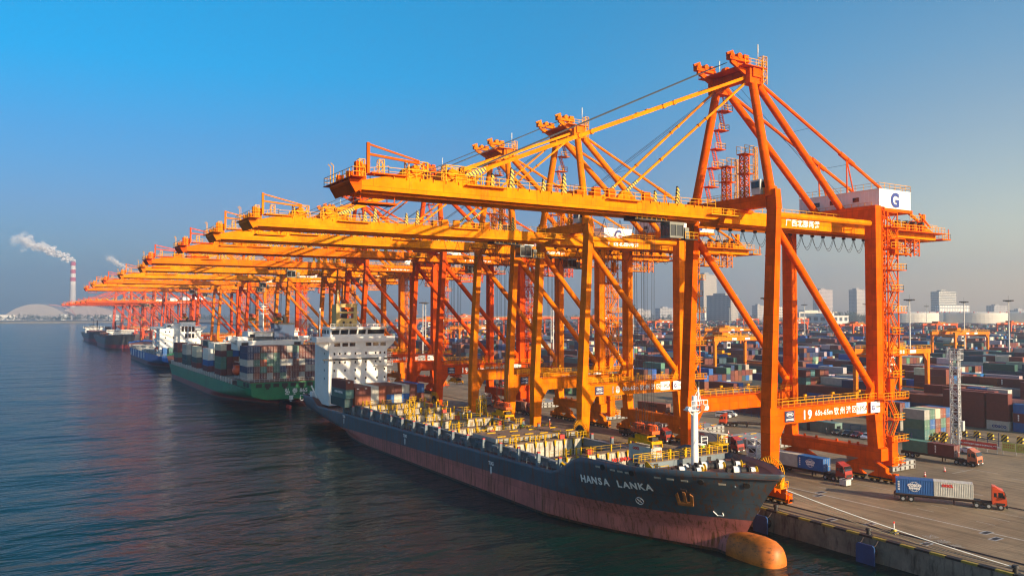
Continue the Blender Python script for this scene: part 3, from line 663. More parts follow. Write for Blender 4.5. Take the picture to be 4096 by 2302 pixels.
    lettering('PSA', 1.5, M['letblk'], (25.1, -0.94, 14.4), pn, bold=0.0)
    b = MB()
    for k in range(9): t = k / 8 * 4.6 + 0.6; t1 = t + 0.6; b.beam((24.65 + 0.36 * math.cos(t), -0.94, 15.2 + 0.42 * math.sin(t)), (24.65 + 0.36 * math.cos(t1), -0.94, 15.2 + 0.42 * math.sin(t1)), 0.02, 0.11, up=(0, 1, 0))
    b.beam((24.5, -0.94, 14.4), (24.7, -0.94, 15.2), 0.02, 0.1, up=(0, 1, 0)); b.beam((24.4, -0.94, 15.1), (24.9, -0.94, 15.25), 0.02, 0.1, up=(0, 1, 0))
    P(b, 'emblem', M['letblk'], pn)
    pn = P(MB().box(28.0, 30.9, -1.38, -1.27, 13.95, 16.1), 'logo_panel', M['letter'])
    lettering('G', 1.3, M['letblue'], (28.2, -1.40, 14.5), pn, bold=0.06, name='emblem')
    lettering('广西北部湾', 0.36, M['letblk'], (29.25, -1.40, 14.95), pn)
    return root

PROTO = build_crane()
GIRD = {'boom', 'main_girder', 'forestay', 'girder_tie', 'sheave_frame', 'horizontal_brace'}
def base(n): return n.split('.')[0]
def place_crane(first, y, lc, gc, label, group, sc=1.0, trolley=-10.0, spr=25.0, num=None):
    c = PROTO if first else copy_tree(PROTO)
    c.location = (0, y, 0); c.scale = (sc, sc, sc); tag(c, label, 'crane', group)
    for o in c.children:
        k = base(o.name); v = random.uniform(0.94, 1.05)
        col = gc if k in GIRD else lc
        o.color = (*[t * v for t in col], 1)
        for q in o.children: q.color = o.color
        if k in ('trolley', 'operator_cab', 'hoist_rope', 'spreader'): o.location.x = trolley + (4.0 if k == 'operator_cab' else 0)
        if k == 'spreader': o.location.z = spr
        if k == 'hoist_rope': o.scale.z = 50.0 - spr - 2.3
    if num: lettering(num, 2.3, M['letter'], (8.1, -0.84, 14.05), c, bold=0.07, space=1.3)
    return c
GA = 'tall orange container cranes along the quay'
GB = 'red container cranes at the far end of the quay'
O19 = ((0.82, 0.110, 0.000), (0.86, 0.225, 0.000)); OY = ((0.80, 0.190, 0.000), (0.86, 0.245, 0.000)); OR = ((0.74, 0.078, 0.001), (0.83, 0.175, 0.000))
def cranes():
    L = 'orange container crane, '
    spec = [
        (55.6, OY, 1.0, -16, 9.0, '18', 'yellow orange container crane numbered 18, next behind the nearest crane'),
        (88.9, OY, 1.0, 22, 14, None, 'yellow orange container crane just behind the one numbered 18'),
        (132.5, OR, 1.0, 12, 10, None, 'red orange container crane beside the white ship bridge, fourth from the camera'),
        (199, OR, 1.0, -30, 30, None, 'red orange container crane beside the green ship stern, fifth along the quay'),
        (230, OY, 0.975, 8, 30, None, 'amber container crane over the middle of the green ship, sixth along the quay'),
        (303, OY, 0.975, -14, 30, None, 'amber container crane beyond the lifeboat of the green ship, seventh along'),
        (385, OR, 0.975, 6, 30, None, 'red orange container crane at the green ship bow, eighth along the quay'),
        (460, OY, 0.975, -20, 30, None, 'amber container crane at the blue ship stern, ninth along the quay'),
        (537, OR, 0.96, 4, 30, None, 'red orange crane over the blue ship, tenth and last of the tall row')]
    place_crane(True, 0, *O19, 'deep orange container crane numbered 19, nearest the camera, with its full mast in view', GA, 1.0, -20.3, 10.75, '19')
    for y, (lc, gc), sc, t, sp, num, lab in spec: place_crane(False, y, lc, gc, lab, GA, sc, t, sp, num)
    RED = (0.62, 0.09, 0.03)
    nm = ['first', 'second', 'third', 'fourth', 'fifth', 'last']
    for i, y in enumerate((690, 757, 830, 945, 1018, 1120)):
        place_crane(False, y, RED, (0.66, 0.10, 0.03), 'smaller hazy red container crane, %s beyond the tall orange row' % nm[i], GB, 0.82, (-20 + 9 * i), 32)
cranes()
# ---------------------------------------------------------------- ships
def hull_mat(name, top, bot, pz, slope, rust=0.7, thr=0.57):
    m = paint(name, top, 0.45, dirt=0.3, dscale=0.25, rust=rust, rcol=(0.14, 0.05, 0.013), streak=14, rthr=thr, panel=9.0, rscale=2.0)
    n = m.node_tree.nodes; l = m.node_tree.links
    hv = next(x for x in n if x.bl_idname == 'ShaderNodeHueSaturation')
    tc = next(x for x in n if x.bl_idname == 'ShaderNodeTexCoord')
    sp = n.new('ShaderNodeSeparateXYZ'); l.new(tc.outputs['Object'], sp.inputs[0])
    ma = n.new('ShaderNodeMath'); ma.operation = 'MULTIPLY_ADD'; l.new(sp.outputs[1], ma.inputs[0]); ma.inputs[1].default_value = slope; ma.inputs[2].default_value = pz
    gt = n.new('ShaderNodeMath'); gt.operation = 'GREATER_THAN'; l.new(sp.outputs[2], gt.inputs[0]); l.new(ma.outputs[0], gt.inputs[1])
    mx = n.new('ShaderNodeMix'); mx.data_type = 'RGBA'; l.new(gt.outputs[0], mx.inputs['Factor'])
    mx.inputs['A'].default_value = (*bot, 1); mx.inputs['B'].default_value = (*top, 1)
    # wet, weedy band just above the water
    wb = n.new('ShaderNodeMath'); wb.operation = 'LESS_THAN'; l.new(sp.outputs[2], wb.inputs[0]); wb.inputs[1].default_value = WZ + 0.45
    m2 = n.new('ShaderNodeMix'); m2.data_type = 'RGBA'; l.new(wb.outputs[0], m2.inputs['Factor']); l.new(mx.outputs['Result'], m2.inputs['A']); m2.inputs['B'].default_value = (0.035, 0.018, 0.014, 1)
    l.new(m2.outputs['Result'], hv.inputs['Color'])
    return m

def sm(a, b, x):
    t = min(1, max(0, (x - a) / (b - a))); return t * t * (3 - 2 * t)

def hull(L, B, ztop, rake, zfoot=-0.6, zk=-7.0, d=1, cols=64, rows=16, ebl=(0.235, 0.14), pb=(1.4, 2.5), run=0.30, trans=0.86):
    """lofted hull; y = 0 at the stem head, running aft in direction d"""
    S_ = [0, 0.004, 0.012, 0.022, 0.035, 0.05, 0.065, 0.08] + list(np.linspace(0.1, 1, cols - 8))
    def half(s, v):
        e = ebl[0] + (ebl[1] - ebl[0]) * v ** 1.3; p = pb[0] + (pb[1] - pb[0]) * v
        bf = 1 - (1 - min(1, s / e)) ** p
        es = run + (0.03 - run) * sm(0.35, 1.0, v); mt = sm(0.42, 0.78, v) * trans
        sf = mt + (1 - mt) * (1 - (1 - min(1, (1 - s) / es)) ** 2)
        return B / 2 * bf * sf
    G = []; zd = ztop(0.5 * L)
    for j in range(rows + 1):
        row = []
        for s in S_:
            zt = ztop(s * L); z = zk + (zt - zk) * j / rows
            v = min(1, (z - zk) / (zd + 3.5 - zk)) if s < 0.2 else min(1, (z - zk) / (zd - zk))
            if s < 0.2: v = v * 1.0
            ys = rake * (1 - min(1, max(0, (z - zfoot) / (ztop(0) - zfoot)))) ** 0.8
            ye = L * (1 - 0.07 * (1 - sm(0.40, 0.62, (z - zk) / (zd - zk))))
            row.append((half(s, v), d * (ys + s * (ye - ys)), z))
        G.append(row)
    n = len(S_); v = []; f = []
    for side in (-1, 1):
        o = len(v)
        for row in G:
            for b, y, z in row: v.append((side * b, y, z))
        for j in range(rows):
            for i in range(n - 1): f.append((o + j * n + i, o + j * n + i + 1, o + (j + 1) * n + i + 1, o + (j + 1) * n + i))
    N = n * (rows + 1)
    for j in range(rows): f.append((j * n + n - 1, N + j * n + n - 1, N + (j + 1) * n + n - 1, (j + 1) * n + n - 1))
    top = [(b, y, z) for b, y, z in G[-1]]
    return MB().add(v, f), top

def deck_from(top, d0, d1, drop, inset=0.25, mb=None):
    """deck surface between two distances aft"""
    mb = mb or MB(); pts = [(max(0, b - inset), y, z - drop) for b, y, z in top if d0 <= abs(y) <= d1]
    v = []; f = []
    for b, y, z in pts: v += [(-b, y, z), (b, y, z)]
    for i in range(len(pts) - 1): f.append((2 * i, 2 * i + 1, 2 * i + 3, 2 * i + 2))
    return mb.add(v, f)

def grid_windows(rows, y, parent, w, h, mat, name='window'):
    for z, xs in rows:
        for x in xs:
            MB().box(x - w / 2, x + w / 2, y - 0.06, y + 0.02, z - h / 2, z + h / 2).build(name, mat, parent)

# --- container builder -------------------------------------------------
CW, CH = 2.42, 2.58
def container_mesh(L, doors=True, coarse=False, plain=False):
    """corrugated box along Y, door end towards -Y, base at z = 0"""
    b = MB(); w = CW / 2; h = CH; l = L / 2
    for x in (-w, w):
        for y in (-l, l): b.box(x - (0.0 if x < 0 else 0.16), x + (0.16 if x < 0 else 0), y - (0 if y < 0 else 0.16), y + (0.16 if y < 0 else 0), 0, h)
        b.box(min(x, x - math.copysign(0.1, x)), max(x, x - math.copysign(0.1, x)), -l + 0.16, l - 0.16, 0, 0.16); b.box(min(x, x - math.copysign(0.08, x)), max(x, x - math.copysign(0.08, x)), -l + 0.16, l - 0.16, h - 0.1, h)
    for y in (-l, l):
        y0, y1 = min(y, y - math.copysign(0.1, y)), max(y, y - math.copysign(0.1, y))
        b.box(-w + 0.16, w - 0.16, y0, y1, 0, 0.16); b.box(-w + 0.16, w - 0.16, y0, y1, h - 0.12, h)
    n = int(L / (0.56 if coarse else 0.28)); st = (L - 0.32) / n
    for s in (-1, 1):                                            # corrugated sides
        v = []; f = []; xo = s * (w - 0.012); xi = s * (w - 0.055)
        for k in range(n):
            y = -l + 0.16 + k * st
            for t, x in ((0, xi), (0.3, xi), (0.5, xo), (0.8, xo)): v += [(x, y + t * st, 0.16), (x, y + t * st, h - 0.1)]
        v += [(xi, l - 0.16, 0.16), (xi, l - 0.16, h - 0.1)]
        for k in range(len(v) // 2 - 1): f.append((2 * k, 2 * k + 2, 2 * k + 3, 2 * k + 1))
        b.add(v, f)
    v = []; f = []
    for k in range(8):                                           # corrugated far end
        x = -w + 0.16 + k * 0.2625
        for t, y in ((0, l - 0.06), (0.3, l - 0.06), (0.5, l - 0.015), (0.8, l - 0.015)): v += [(x + t * 0.2625, y, 0.16), (x + t * 0.2625, y, h - 0.12)]
    v += [(w - 0.16, l - 0.06, 0.16), (w - 0.16, l - 0.06, h - 0.12)]
    for k in range(len(v) // 2 - 1): f.append((2 * k, 2 * k + 2, 2 * k + 3, 2 * k + 1))
    b.add(v, f)
    b.add([(-w + 0.08, -l + 0.1, h - 0.03), (w - 0.08, -l + 0.1, h - 0.03), (w - 0.08, l - 0.1, h - 0.03), (-w + 0.08, l - 0.1, h - 0.03)], [(0, 1, 2, 3)])
    k = -l + 0.5
    while k < l: b.box(-w + 0.1, w - 0.1, k, k + 0.18, h - 0.029, h - 0.008); k += 0.6
    # door leaves
    for s in (-1, 1): b.box(min(s * 0.02, s * (w - 0.17)), max(s * 0.02, s * (w - 0.17)), -l + 0.03, -l + 0.07, 0.17, h - 0.13)
    for z in (0.55, 1.1, 1.65, 2.2): b.box(-w + 0.25, w - 0.25, -l + 0.0, -l + 0.03, z - 0.04, z + 0.04)
    return b
def door_mesh(L):
    b = MB(); l = L / 2; w = CW / 2
    for x in (-0.9, -0.32, 0.32, 0.9): b.tube((x, -l - 0.0, 0.12), (x, -l - 0.0, CH - 0.1), 0.035, 6)
    for x in (-0.75, -0.2, 0.45, 1.0): b.box(x - 0.15, x + 0.1, -l - 0.05, -l - 0.01, 0.95, 1.05)
    return b
_o = container_mesh(5.98).build('container', M['cont']); C20 = _o.data; bpy.data.objects.remove(_o)
_o = container_mesh(12.1).build('container', M['cont']); C40 = _o.data; bpy.data.objects.remove(_o)
_o = door_mesh(5.98).build('door_bars', M['ltgrey']); D20 = _o.data; bpy.data.objects.remove(_o)
_o = door_mesh(12.1).build('door_bars', M['ltgrey']); D40 = _o.data; bpy.data.objects.remove(_o)
CC = {'maroon': (0.135, 0.03, 0.024), 'brown': (0.17, 0.05, 0.028), 'rust': (0.24, 0.06, 0.025), 'navy': (0.018, 0.038, 0.105), 'blue': (0.012, 0.105, 0.33),
      'green': (0.075, 0.18, 0.13), 'teal': (0.06, 0.17, 0.165), 'dark teal': (0.025, 0.075, 0.085), 'grey': (0.34, 0.34, 0.31), 'pale grey': (0.50, 0.49, 0.43), 'cream': (0.66, 0.60, 0.44), 'white': (0.74, 0.72, 0.66),
      'orange': (0.48, 0.10, 0.02), 'dark green': (0.03, 0.10, 0.055)}
NCONT = [0]
def container(col, ft, loc, label, group, rz=0.0, bars=False, word=None):
    v = random.uniform(0.88, 1.12); c = tuple(k * v for k in CC[col])
    o = link('shipping_container', C20 if ft == 20 else C40, None, loc, c); o.rotation_euler = (0, 0, rz)
    tag(o, label, 'container', group)
    if bars: link('door_bars', D20 if ft == 20 else D40, o)
    if word: word(o)
    NCONT[0] += 1
    return o
def side_word(body, size, mat='letter', y=0.0, z=1.3, vertical=False, dy=0.0):
    def f(o):
        x = -CW / 2 - 0.01
        if vertical:
            for i, ch in enumerate(body): lettering(ch, size, M[mat], (x, y, z - i * size * 0.95), o, FACE_W, bold=0.02, align='CENTER')
        else: lettering(body, size, M[mat], (x, y, z), o, FACE_W, bold=0.03, align='CENTER')
    return f
def end_word(body, size, mat='letter', x=-0.6, z=2.0, L=12.1):
    return lambda o: lettering(body, size, M[mat], (x, -L / 2 - 0.06, z), o, bold=0.02)
def globe(L, y=0.0, r=0.85, z=1.32):
    def f(o):
        b = MB(); x = -CW / 2 - 0.02
        def ring(ry, rz, zo=0):
            for k in range(28):
                t0, t1 = 2 * math.pi * k / 28, 2 * math.pi * (k + 1) / 28
                b.beam((x, y + ry * math.cos(t0), z + zo + rz * math.sin(t0)), (x, y + ry * math.cos(t1), z + zo + rz * math.sin(t1)), 0.05, 0.02, up=(1, 0, 0))
        ring(r, r); ring(r * 0.5, r)
        b.box(x - 0.01, x + 0.01, y - r, y + r, z + r * 0.45, z + r * 0.5); b.box(x - 0.01, x + 0.01, y - r, y + r, z - r * 0.5, z - r * 0.45)
        b.build('emblem', M['letter'], o)
        lettering('COSCO', 0.62, M['letter'], (x - 0.015, y, z + 0.02), o, FACE_W, bold=0.035, align='CENTER')
        lettering('SHIPPING', 0.42, M['letter'], (x - 0.015, y, z - 0.42), o, FACE_W, bold=0.025, align='CENTER')
        for i, ch in enumerate('中远海运'): lettering(ch, 0.34, M['letter'], (x - 0.015, y + L * 0.42, z + 0.55 - i * 0.42), o, FACE_W, bold=0.01, align='CENTER')
    return f

# --- the dark blue ship in front ----------------------------------------
def winch(root, x, y, z, rz=0.0):
    w = MB()
    w.box(-0.9, 0.9, -0.7, 0.7, 0, 0.3, 0); w.tube((-1.6, 0, 1.0), (1.9, 0, 1.0), 0.28, 10, 0)
    for a, b_, r, mi in ((-1.4, -1.25, 0.95, 0), (-0.2, -0.05, 0.95, 0), (1.1, 1.25, 0.95, 0), (-1.25, -0.2, 0.75, 1), (-0.05, 1.1, 0.6, 0), (1.6, 2.5, 0.55, 1), (2.5, 2.62, 0.72, 2), (2.3, 2.5, 0.6, 2)): w.tube((a, 0, 1.0), (b_, 0, 1.0), r, 16, mi)
    w.box(-2.2, -1.5, -0.6, 0.6, 0, 1.5, 0); w.box(-0.5, 0.4, -1.3, -1.1, 0, 0.6, 2)
    o = w.build('winch', [M['dark'], M['rope'], M['deckyel']], root, (x, y, z)); o.rotation_euler = (0, 0, rz)

def hansa():
    Y0 = -19.8
    root = thing('container_ship', 'dark blue grey container ship with open holds and rusty orange bulb, moored nearest the camera', 'ship', (-20, Y0, 0))
    def zt(y):
        Yw = y + Y0
        mid = 3.6 + (152 - Yw) * 0.0113 + sm(153, 161, Yw) * 2.4
        return mid + (8.9 - 5.1 + 0.7 * sm(25, 0, y)) * sm(18.5, 11.5, Yw)
    hb, top = hull(193.5, 24.6, zt, 7.8, d=1, cols=120, ebl=(0.25, 0.154), trans=0.80)
    hm_ = hull_mat('ship_hull_blue_grey', (0.060, 0.094, 0.122), (0.50, 0.150, 0.125), 2.35, -0.0185, 1.0, 0.50)
    hl_ = hb.build('hull', hm_, root, smooth=True)
    so = hl_.modifiers.new('solid', 'SOLIDIFY'); so.thickness = 0.25; so.offset = -1
    bm_ = paint('ship_bulb', (0.54, 0.145, 0.018), 0.5, dirt=0.45, dscale=0.5, rust=0.9, rcol=(0.06, 0.032, 0.014), streak=0.5, rthr=0.54)
    bb = MB(); v = []; f = []; nu = 28
    prof = [(21, 0.6, 1.6), (16, 1.2, 2.4), (11, 1.8, 2.9), (8, 2.15, 3.1), (5, 2.45, 3.25), (2.6, 2.55, 3.3), (1.0, 2.4, 3.1), (0.1, 2.05, 2.65), (-0.5, 1.5, 1.95), (-0.75, 0.8, 1.0), (-0.85, 0.05, 0.06)]
    for y, rx, rz in prof:
        for k in range(nu): t = 2 * math.pi * k / nu; v.append((rx * math.cos(t), y + 1.6, -2.95 + rz * math.sin(t)))
    for i in range(len(prof) - 1):
        for k in range(nu): f.append((i * nu + k, i * nu + (k + 1) % nu, (i + 1) * nu + (k + 1) % nu, (i + 1) * nu + k))
    bb.add(v, f[:3 * nu], 1); bb.add(v, f[3 * nu:], 0)
    bb.build('bulbous_bow', [bm_, hm_], root, smooth=True)
    dk = MB(); yy = lambda Yw: Yw - Y0
    deck_from(top, 0.3, yy(1.4), 0.75, 0.3, dk); deck_from(top, yy(136), yy(173.2), 0.6, 0.3, dk)
    for s in (-1, 1):
        for a, b_ in ((16, 136),):
            n = 30
            for i in range(n):
                ya, yb = a + (b_ - a) * i / n, a + (b_ - a) * (i + 1) / n
                za = 3.5 + (152 - ya) * 0.0113
                dk.box(min(s * 9.9, s * 12.05), max(s * 9.9, s * 12.05), yy(ya), yy(yb), za - 0.3, za)
    dk.build('deck', M['deckred'], root)
    # holds
    cs = MB(); 
    for s in (-1, 1): cs.box(min(s * 9.9, s * 10.2), max(s * 9.9, s * 10.2), yy(11), yy(136), 3.6, 6.35); cs.box(min(s * 9.7, s * 10.6), max(s * 9.7, s * 10.6), yy(10), yy(136), 6.36, 6.5)
    for Yw in np.arange(12, 135, 3.4):
        for s in (-1, 1): cs.box(min(s * 10.2, s * 10.7), max(s * 10.2, s * 10.7), yy(Yw), yy(Yw) + 0.15, 4.4, 6.3)
    cs.build('hatch_coaming', M['shipgrey'], root)
    MB().box(-8.9, 8.9, yy(42), yy(136), -5, -4.8).build('hold_floor', M['dark'], root)
    for Yw in (24.5, 42.3, 55.6, 67.3, 81.0, 95.0, 108.5, 121.5):
        b = MB().box(-9.85, 9.85, yy(Yw) - 0.05, yy(Yw) + 1.5, -4.7, 6.45, 0)
        b.box(-9.85, 9.85, yy(Yw) - 0.35, yy(Yw) + 1.8, 6.46, 6.62, 1)
        for x in np.arange(-9.8, 9.9, 2.45):
            b.box(x - 0.1, x + 0.1, yy(Yw) - 0.28, yy(Yw) - 0.06, -4.5, 6.2, 2)
            b.box(x + 1.1, x + 1.16, yy(Yw) - 0.12, yy(Yw) - 0.06, -4.5, 6.2, 3)
        bk = b.build('hold_bulkhead', [M['bulk'], M['hatchtop'], M['dark'], M['shipgrey']], root)
        g = MB(); rr = random.Random(int(Yw))
        for x in np.arange(-9.8, 9.9, 2.45):
            g.prism([(x - 0.27, 6.66), (x + 0.27, 6.66), (x + 0.09, 5.4), (x - 0.09, 5.4)], 1, yy(Yw) - 0.5, yy(Yw) - 0.36)
            for dx in (0.5, 1.6):
                if rr.random() < 0.42: g.box(x + dx - 0.13, x + dx + 0.13, yy(Yw) + 0.5, yy(Yw) + 0.75, 6.62, 7.7 + rr.random() * 0.5)
        for x in (-9, rr.uniform(-4, 4), 8.4): g.rail([(x, yy(Yw) - 0.3, 6.62), (x + 2.4, yy(Yw) - 0.3, 6.62), (x + 2.4, yy(Yw) + 1.6, 6.62)], 1.2, 0.8, 0.08)
        g.rail([(-9.8, yy(Yw) + 1.75, 6.62), (9.8, yy(Yw) + 1.75, 6.62)], 1.0, 2.4, 0.05)
        g.build('stacking_guide', M['deckyel'], bk)
        k = rr.uniform(-6, 6); MB().box(k, k + 1.1, yy(Yw) + 0.1, yy(Yw) + 0.9, 6.63, 7.5).build('hose_box', M['red'], bk)
    # closed hatch
    b = MB()
    for i in range(2):
        x0 = -10.6 + i * 10.7
        b.box(x0, x0 + 10.5, yy(44.6), yy(54.6), 6.7, 7.55, 0); b.box(x0 + 0.1, x0 + 10.4, yy(44.7), yy(54.5), 7.555, 7.57, 1)
        for u, w in ((1.2, 46), (4.8, 46.2), (7.6, 51.4), (2.0, 51.6), (8.4, 46.4)): b.box(x0 + u, x0 + u + 2.1, yy(w), yy(w) + 0.3, 7.57, 7.75, 2)
        for u, w in ((3.5, 49), (6.5, 49), (9, 52.6), (1, 53.3), (5.2, 53)): b.box(x0 + u, x0 + u + 0.5, yy(w), yy(w) + 0.4, 7.57, 7.72, 3)
        for x in np.arange(x0 + 0.5, x0 + 10.2, 1.3): b.box(x, x + 0.14, yy(44.45), yy(44.6), 6.75, 7.5, 2)
    b.build('hatch_cover', [M['hatch'], M['hatchtop'], M['deckyel'], M['chassis']], root)
    MB().box(-8.8, -1.5, yy(14), yy(24.3), 4.6, 4.8).build('hold_cover', M['deckred'], root)
    # side posts and rails
    for s in (-1, 1):
        for Yw in np.arange(13.5, 137, 6.9):
            z = 3.5 + (152 - Yw) * 0.0113
            p = MB().taper((s * 11.65 - 0.38, s * 11.65 + 0.32, yy(Yw) - 0.28, yy(Yw) + 0.28, z), (s * 11.6 - 0.28, s * 11.6 + 0.28, yy(Yw) - 0.26, yy(Yw) + 0.26, z + 2.5), 0)
            p.box(s * 11.6 - 0.3, s * 11.6 + 0.3, yy(Yw) - 0.28, yy(Yw) + 0.28, z + 2.5, z + 2.68, 1); p.box(s * 11.6 - 0.1, s * 11.6 + 0.12, yy(Yw) + 0.34, yy(Yw) + 0.5, z + 0.2, z + 2.6, 2)
            if s > 0 or True: p.build('deck_post', [M['shipgrey'], M['red'], M['deckyel']], root)
        r = MB()
        for Yw in np.arange(14, 134, 6.9):
            z = 3.5 + (152 - Yw) * 0.0113; r.rail([(s * 12.0, yy(Yw), z), (s * 12.0, yy(Yw + 6), z - 0.06)], 1.1, 1.5, 0.07)
            r.box(min(s * 10.7, s * 11.4), max(s * 10.7, s * 11.4), yy(Yw) + 1, yy(Yw) + 3.5, z + 1.2, z + 1.6)
        r.build('deck_railing', M['shipgrey'], root)
    r = MB().beam((-11.3, yy(21), 7.0), (-11.7, yy(14.5), 5.2), 0.5, 0.12)
    r.lattice(-10.2, -8.8, yy(88), yy(90), 4, 11.2, 1.6, 0.12); r.rail([(-10.4, yy(87.6), 11.2), (-8.4, yy(87.6), 11.2), (-8.4, yy(90.2), 11.2)], 1.1, 0.8, 0.09)
    r.build('cargo_ladder', M['deckyel'], root)
    r = MB().lattice(9.2, 11.0, yy(86), yy(88), 4.5, 10.6, 1.6, 0.13); r.rail([(9, yy(86), 10.6), (11, yy(86), 10.6), (11, yy(88), 10.6)], 1, 0.8, 0.09)
    r.build('cargo_ladder', M['deckyel'], root)
    # forecastle
    b = MB()
    for s in (-1, 1): b.box(min(s * 8.9, s * 9.2), max(s * 8.9, s * 9.2), yy(1.3), yy(13), 6.9, 8.5, 0); b.box(min(s * 9.2, s * 10.2), max(s * 9.2, s * 10.2), yy(1.3), yy(13), 7.6, 7.75, 0)
    b.box(-6.5, 6.5, yy(1.05), yy(1.28), 1.5, 7.1, 0); b.box(-6.5, 6.5, yy(1.3), yy(24.4), 1.3, 1.5, 2)
    b.box(-9.6, 9.7, yy(1.0), yy(1.3), 7.1, 9.4, 0); b.box(-9.8, 10.2, yy(0.7), yy(2.2), 9.4, 9.52, 1)
    for x in (-8.5, -6.6, 3.0, 5.5): b.box(x, x + 0.9, yy(0.94), yy(1.0), 7.75, 9.1, 2)
    bw = b.build('breakwater', [M['shipgrey'], M['hatchtop'], M['dark']], root)
    g = MB().rail([(-10, yy(0.75), 9.52), (10.2, yy(0.75), 9.52)], 1.2, 1.2, 0.09).rail([(-10, yy(2.1), 9.52), (10.2, yy(2.1), 9.52)], 1.2, 1.6, 0.08)
    g.rail([(-8, yy(0.7), 8.1), (-8, yy(-2.0), 8.1), (-6.2, yy(-2.0), 8.1)], 1.2, 1, 0.09); g.beam((-8.6, yy(0.7), 9.5), (-8.6, yy(-1.6), 8.1), 0.1, 0.8)
    g.build('railing', M['deckyel'], bw); g = MB()
    g.rail([(10, yy(2.5), 10.6), (12.2, yy(2.5), 10.6), (12.2, yy(5), 10.6)], 1.3, 0.8, 0.09); g.box(9.8, 12.3, yy(2.4), yy(5.1), 10.4, 10.6)
    for x in (-3, 0.5, 6): MB().box(x, x + 0.35, yy(1.1), yy(1.5), 9.52, 11.1).build('stowage_post', M['deckyel'], root)
    for x, y in ((-8, -6), (-3, -9), (1.5, -13), (4, -10), (-5, -4.6), (2.4, -5), (6.5, -6), (-1.2, -14.6), (-6.5, -8.2)):
        MB().box(x, x + 0.9, yy(y), yy(y) + 0.25, 8.6, 8.9).beam((x + 0.2, yy(y), 7.9), (x + 0.2, yy(y), 8.6), 0.2).build('deck_roller', M['deckyel'], root)
    g.build('lookout_platform', M['deckyel'], bw)
    lettering('NO SMOKING', 1.1, M['letred'], (3.6, yy(24.3), 4.6), root, bold=0.03)
    mt = MB().tube((0.0, yy(-1.6), 7.7), (0, yy(-1.6), 17.9), 0.62, 16, 0, 0.55)
    mt.tube((0, yy(-1.6), 17.9), (0, yy(-1.6), 20.0), 0.5, 12, 0, 0.45); mt.box(-1.8, 1.8, yy(-2.8), yy(-0.9), 17.7, 17.85, 0)
    for s in (-1, 1): mt.beam((0, yy(-1.6), 16.6), (s * 1.7, yy(-1.8), 17.7), 0.12); mt.tube((s * 1.9, yy(-2.6), 18.0), (s * 1.9, yy(-1.8), 18.0), 0.42, 10, 0)
    mt.rail([(-1.8, yy(-2.8), 17.85), (1.8, yy(-2.8), 17.85), (1.8, yy(-0.9), 17.85)], 1.5, 0.8, 0.08, 0)
    mt.box(0.4, 1.6, yy(-2.6), yy(-1.4), 12.0, 12.12, 0); mt.rail([(0.5, yy(-2.7), 12.1), (1.8, yy(-2.7), 12.1), (1.8, yy(-1.3), 12.1)], 1.2, 0.7, 0.07, 0)
    mt.tube((0.9, yy(-1.6), 19.0), (0.9, yy(-1.6), 21.6), 0.14, 6, 0); mt.beam((0, yy(-1.6), 19.8), (0.9, yy(-1.6), 21.0), 0.06); mt.beam((1.8, yy(-1.6), 18.2), (0.9, yy(-1.6), 21.0), 0.06)
    mt.tube((0.9, yy(-1.6), 21.4), (0.9, yy(-1.6), 22.4), 0.2, 6, 1); mt.tube((0.35, yy(-2.3), 18.2), (0.4, yy(-3.1), 18.2), 0.15, 10, 2, 0.55)
    mt.build('foremast', [M['white'], M['dark'], M['orange']], root, smooth=True)
    MB().path([(0.6, yy(-2.2), 15.5), (1.0, yy(-13.5), 9.4)], 0.035, 4).build('mast_stay', M['cable'], root)
    for x, y, rz in ((-6.4, -6.2, 0.5), (-0.6, -5.2, 0.5), (2.9, -5.6, 0.5), (1.0, -10.4, 0.5), (-4.6, -5.0, 0.35)): winch(root, x, yy(y), 8.1, -rz)
    b = MB()
    for y in np.arange(0.5, 8, 2.2):                              # bulwark stays
        k = min(range(len(top)), key=lambda i: abs(top[i][1] - yy(y))); hw = top[k][0]
        for s in (-1, 1): b.prism([(s * (hw - 1.1), 7.7), (s * (hw - 0.9), 7.7), (s * (hw - 0.4), top[k][2] - 0.2), (s * (hw - 0.6), top[k][2] - 0.2)], 1, yy(y), yy(y) + 0.12)
    b.build('bulwark_stay', M['shipgrey'], root)
    b = MB()
    for x, y in ((-9, -3), (-8, 3.2), (8, -4), (3.4, -14), (-3.6, -13.5), (5, -11)):
        for q in (0, 0.8): b.tube((x + q, yy(y), 7.7), (x + q, yy(y), 8.6), 0.22, 8); b.tube((x + q, yy(y), 8.55), (x + q, yy(y), 8.7), 0.3, 8)
    b.build('mooring_bitts', M['shipgrey'], root)
    # anchor in its recess, name, marks
    from mathutils.bvhtree import BVHTree
    tree = BVHTree.FromPolygons(hb.v, hb.f)
    def skin(Yw, z):
        h_, n_, _, _ = tree.ray_cast(Vector((-40, yy(Yw), z)), Vector((1, 0, 0)))
        if h_ is None: return Vector((-12, yy(Yw), z)), Vector((-1, 0, 0))
        return h_, (n_ if n_.x < 0 else -n_)
    def on_hull(o, Yw, z, off=0.06):
        h_, n_ = skin(Yw, z); o.location = h_ + n_ * off
        yv = -n_; zv = (Vector((0, 0, 1)) - yv * yv.z).normalized(); xv = yv.cross(zv)
        o.rotation_euler = Matrix((xv, yv, zv)).transposed().to_euler()
    a = MB().box(-0.2, 0.2, -0.25, 0.1, -0.9, 1.5); a.box(-1.2, 1.2, -0.3, 0.1, -1.25, -0.7)
    for s in (-1, 1): a.prism([(s * 1.2, -1.1), (s * 0.75, -0.9), (s * 0.95, 1.2), (s * 1.4, 0.8)], 1, -0.28, -0.05)
    a.box(-0.5, 0.5, -0.1, 0.05, 1.3, 1.9, 1)
    on_hull(a.build('anchor', [paint('anchor_rust', (0.26, 0.10, 0.022), 0.8, dirt=0.4), M['chassis']], root), -6.0, 4.9)
    word = 'HANSA LANKA'
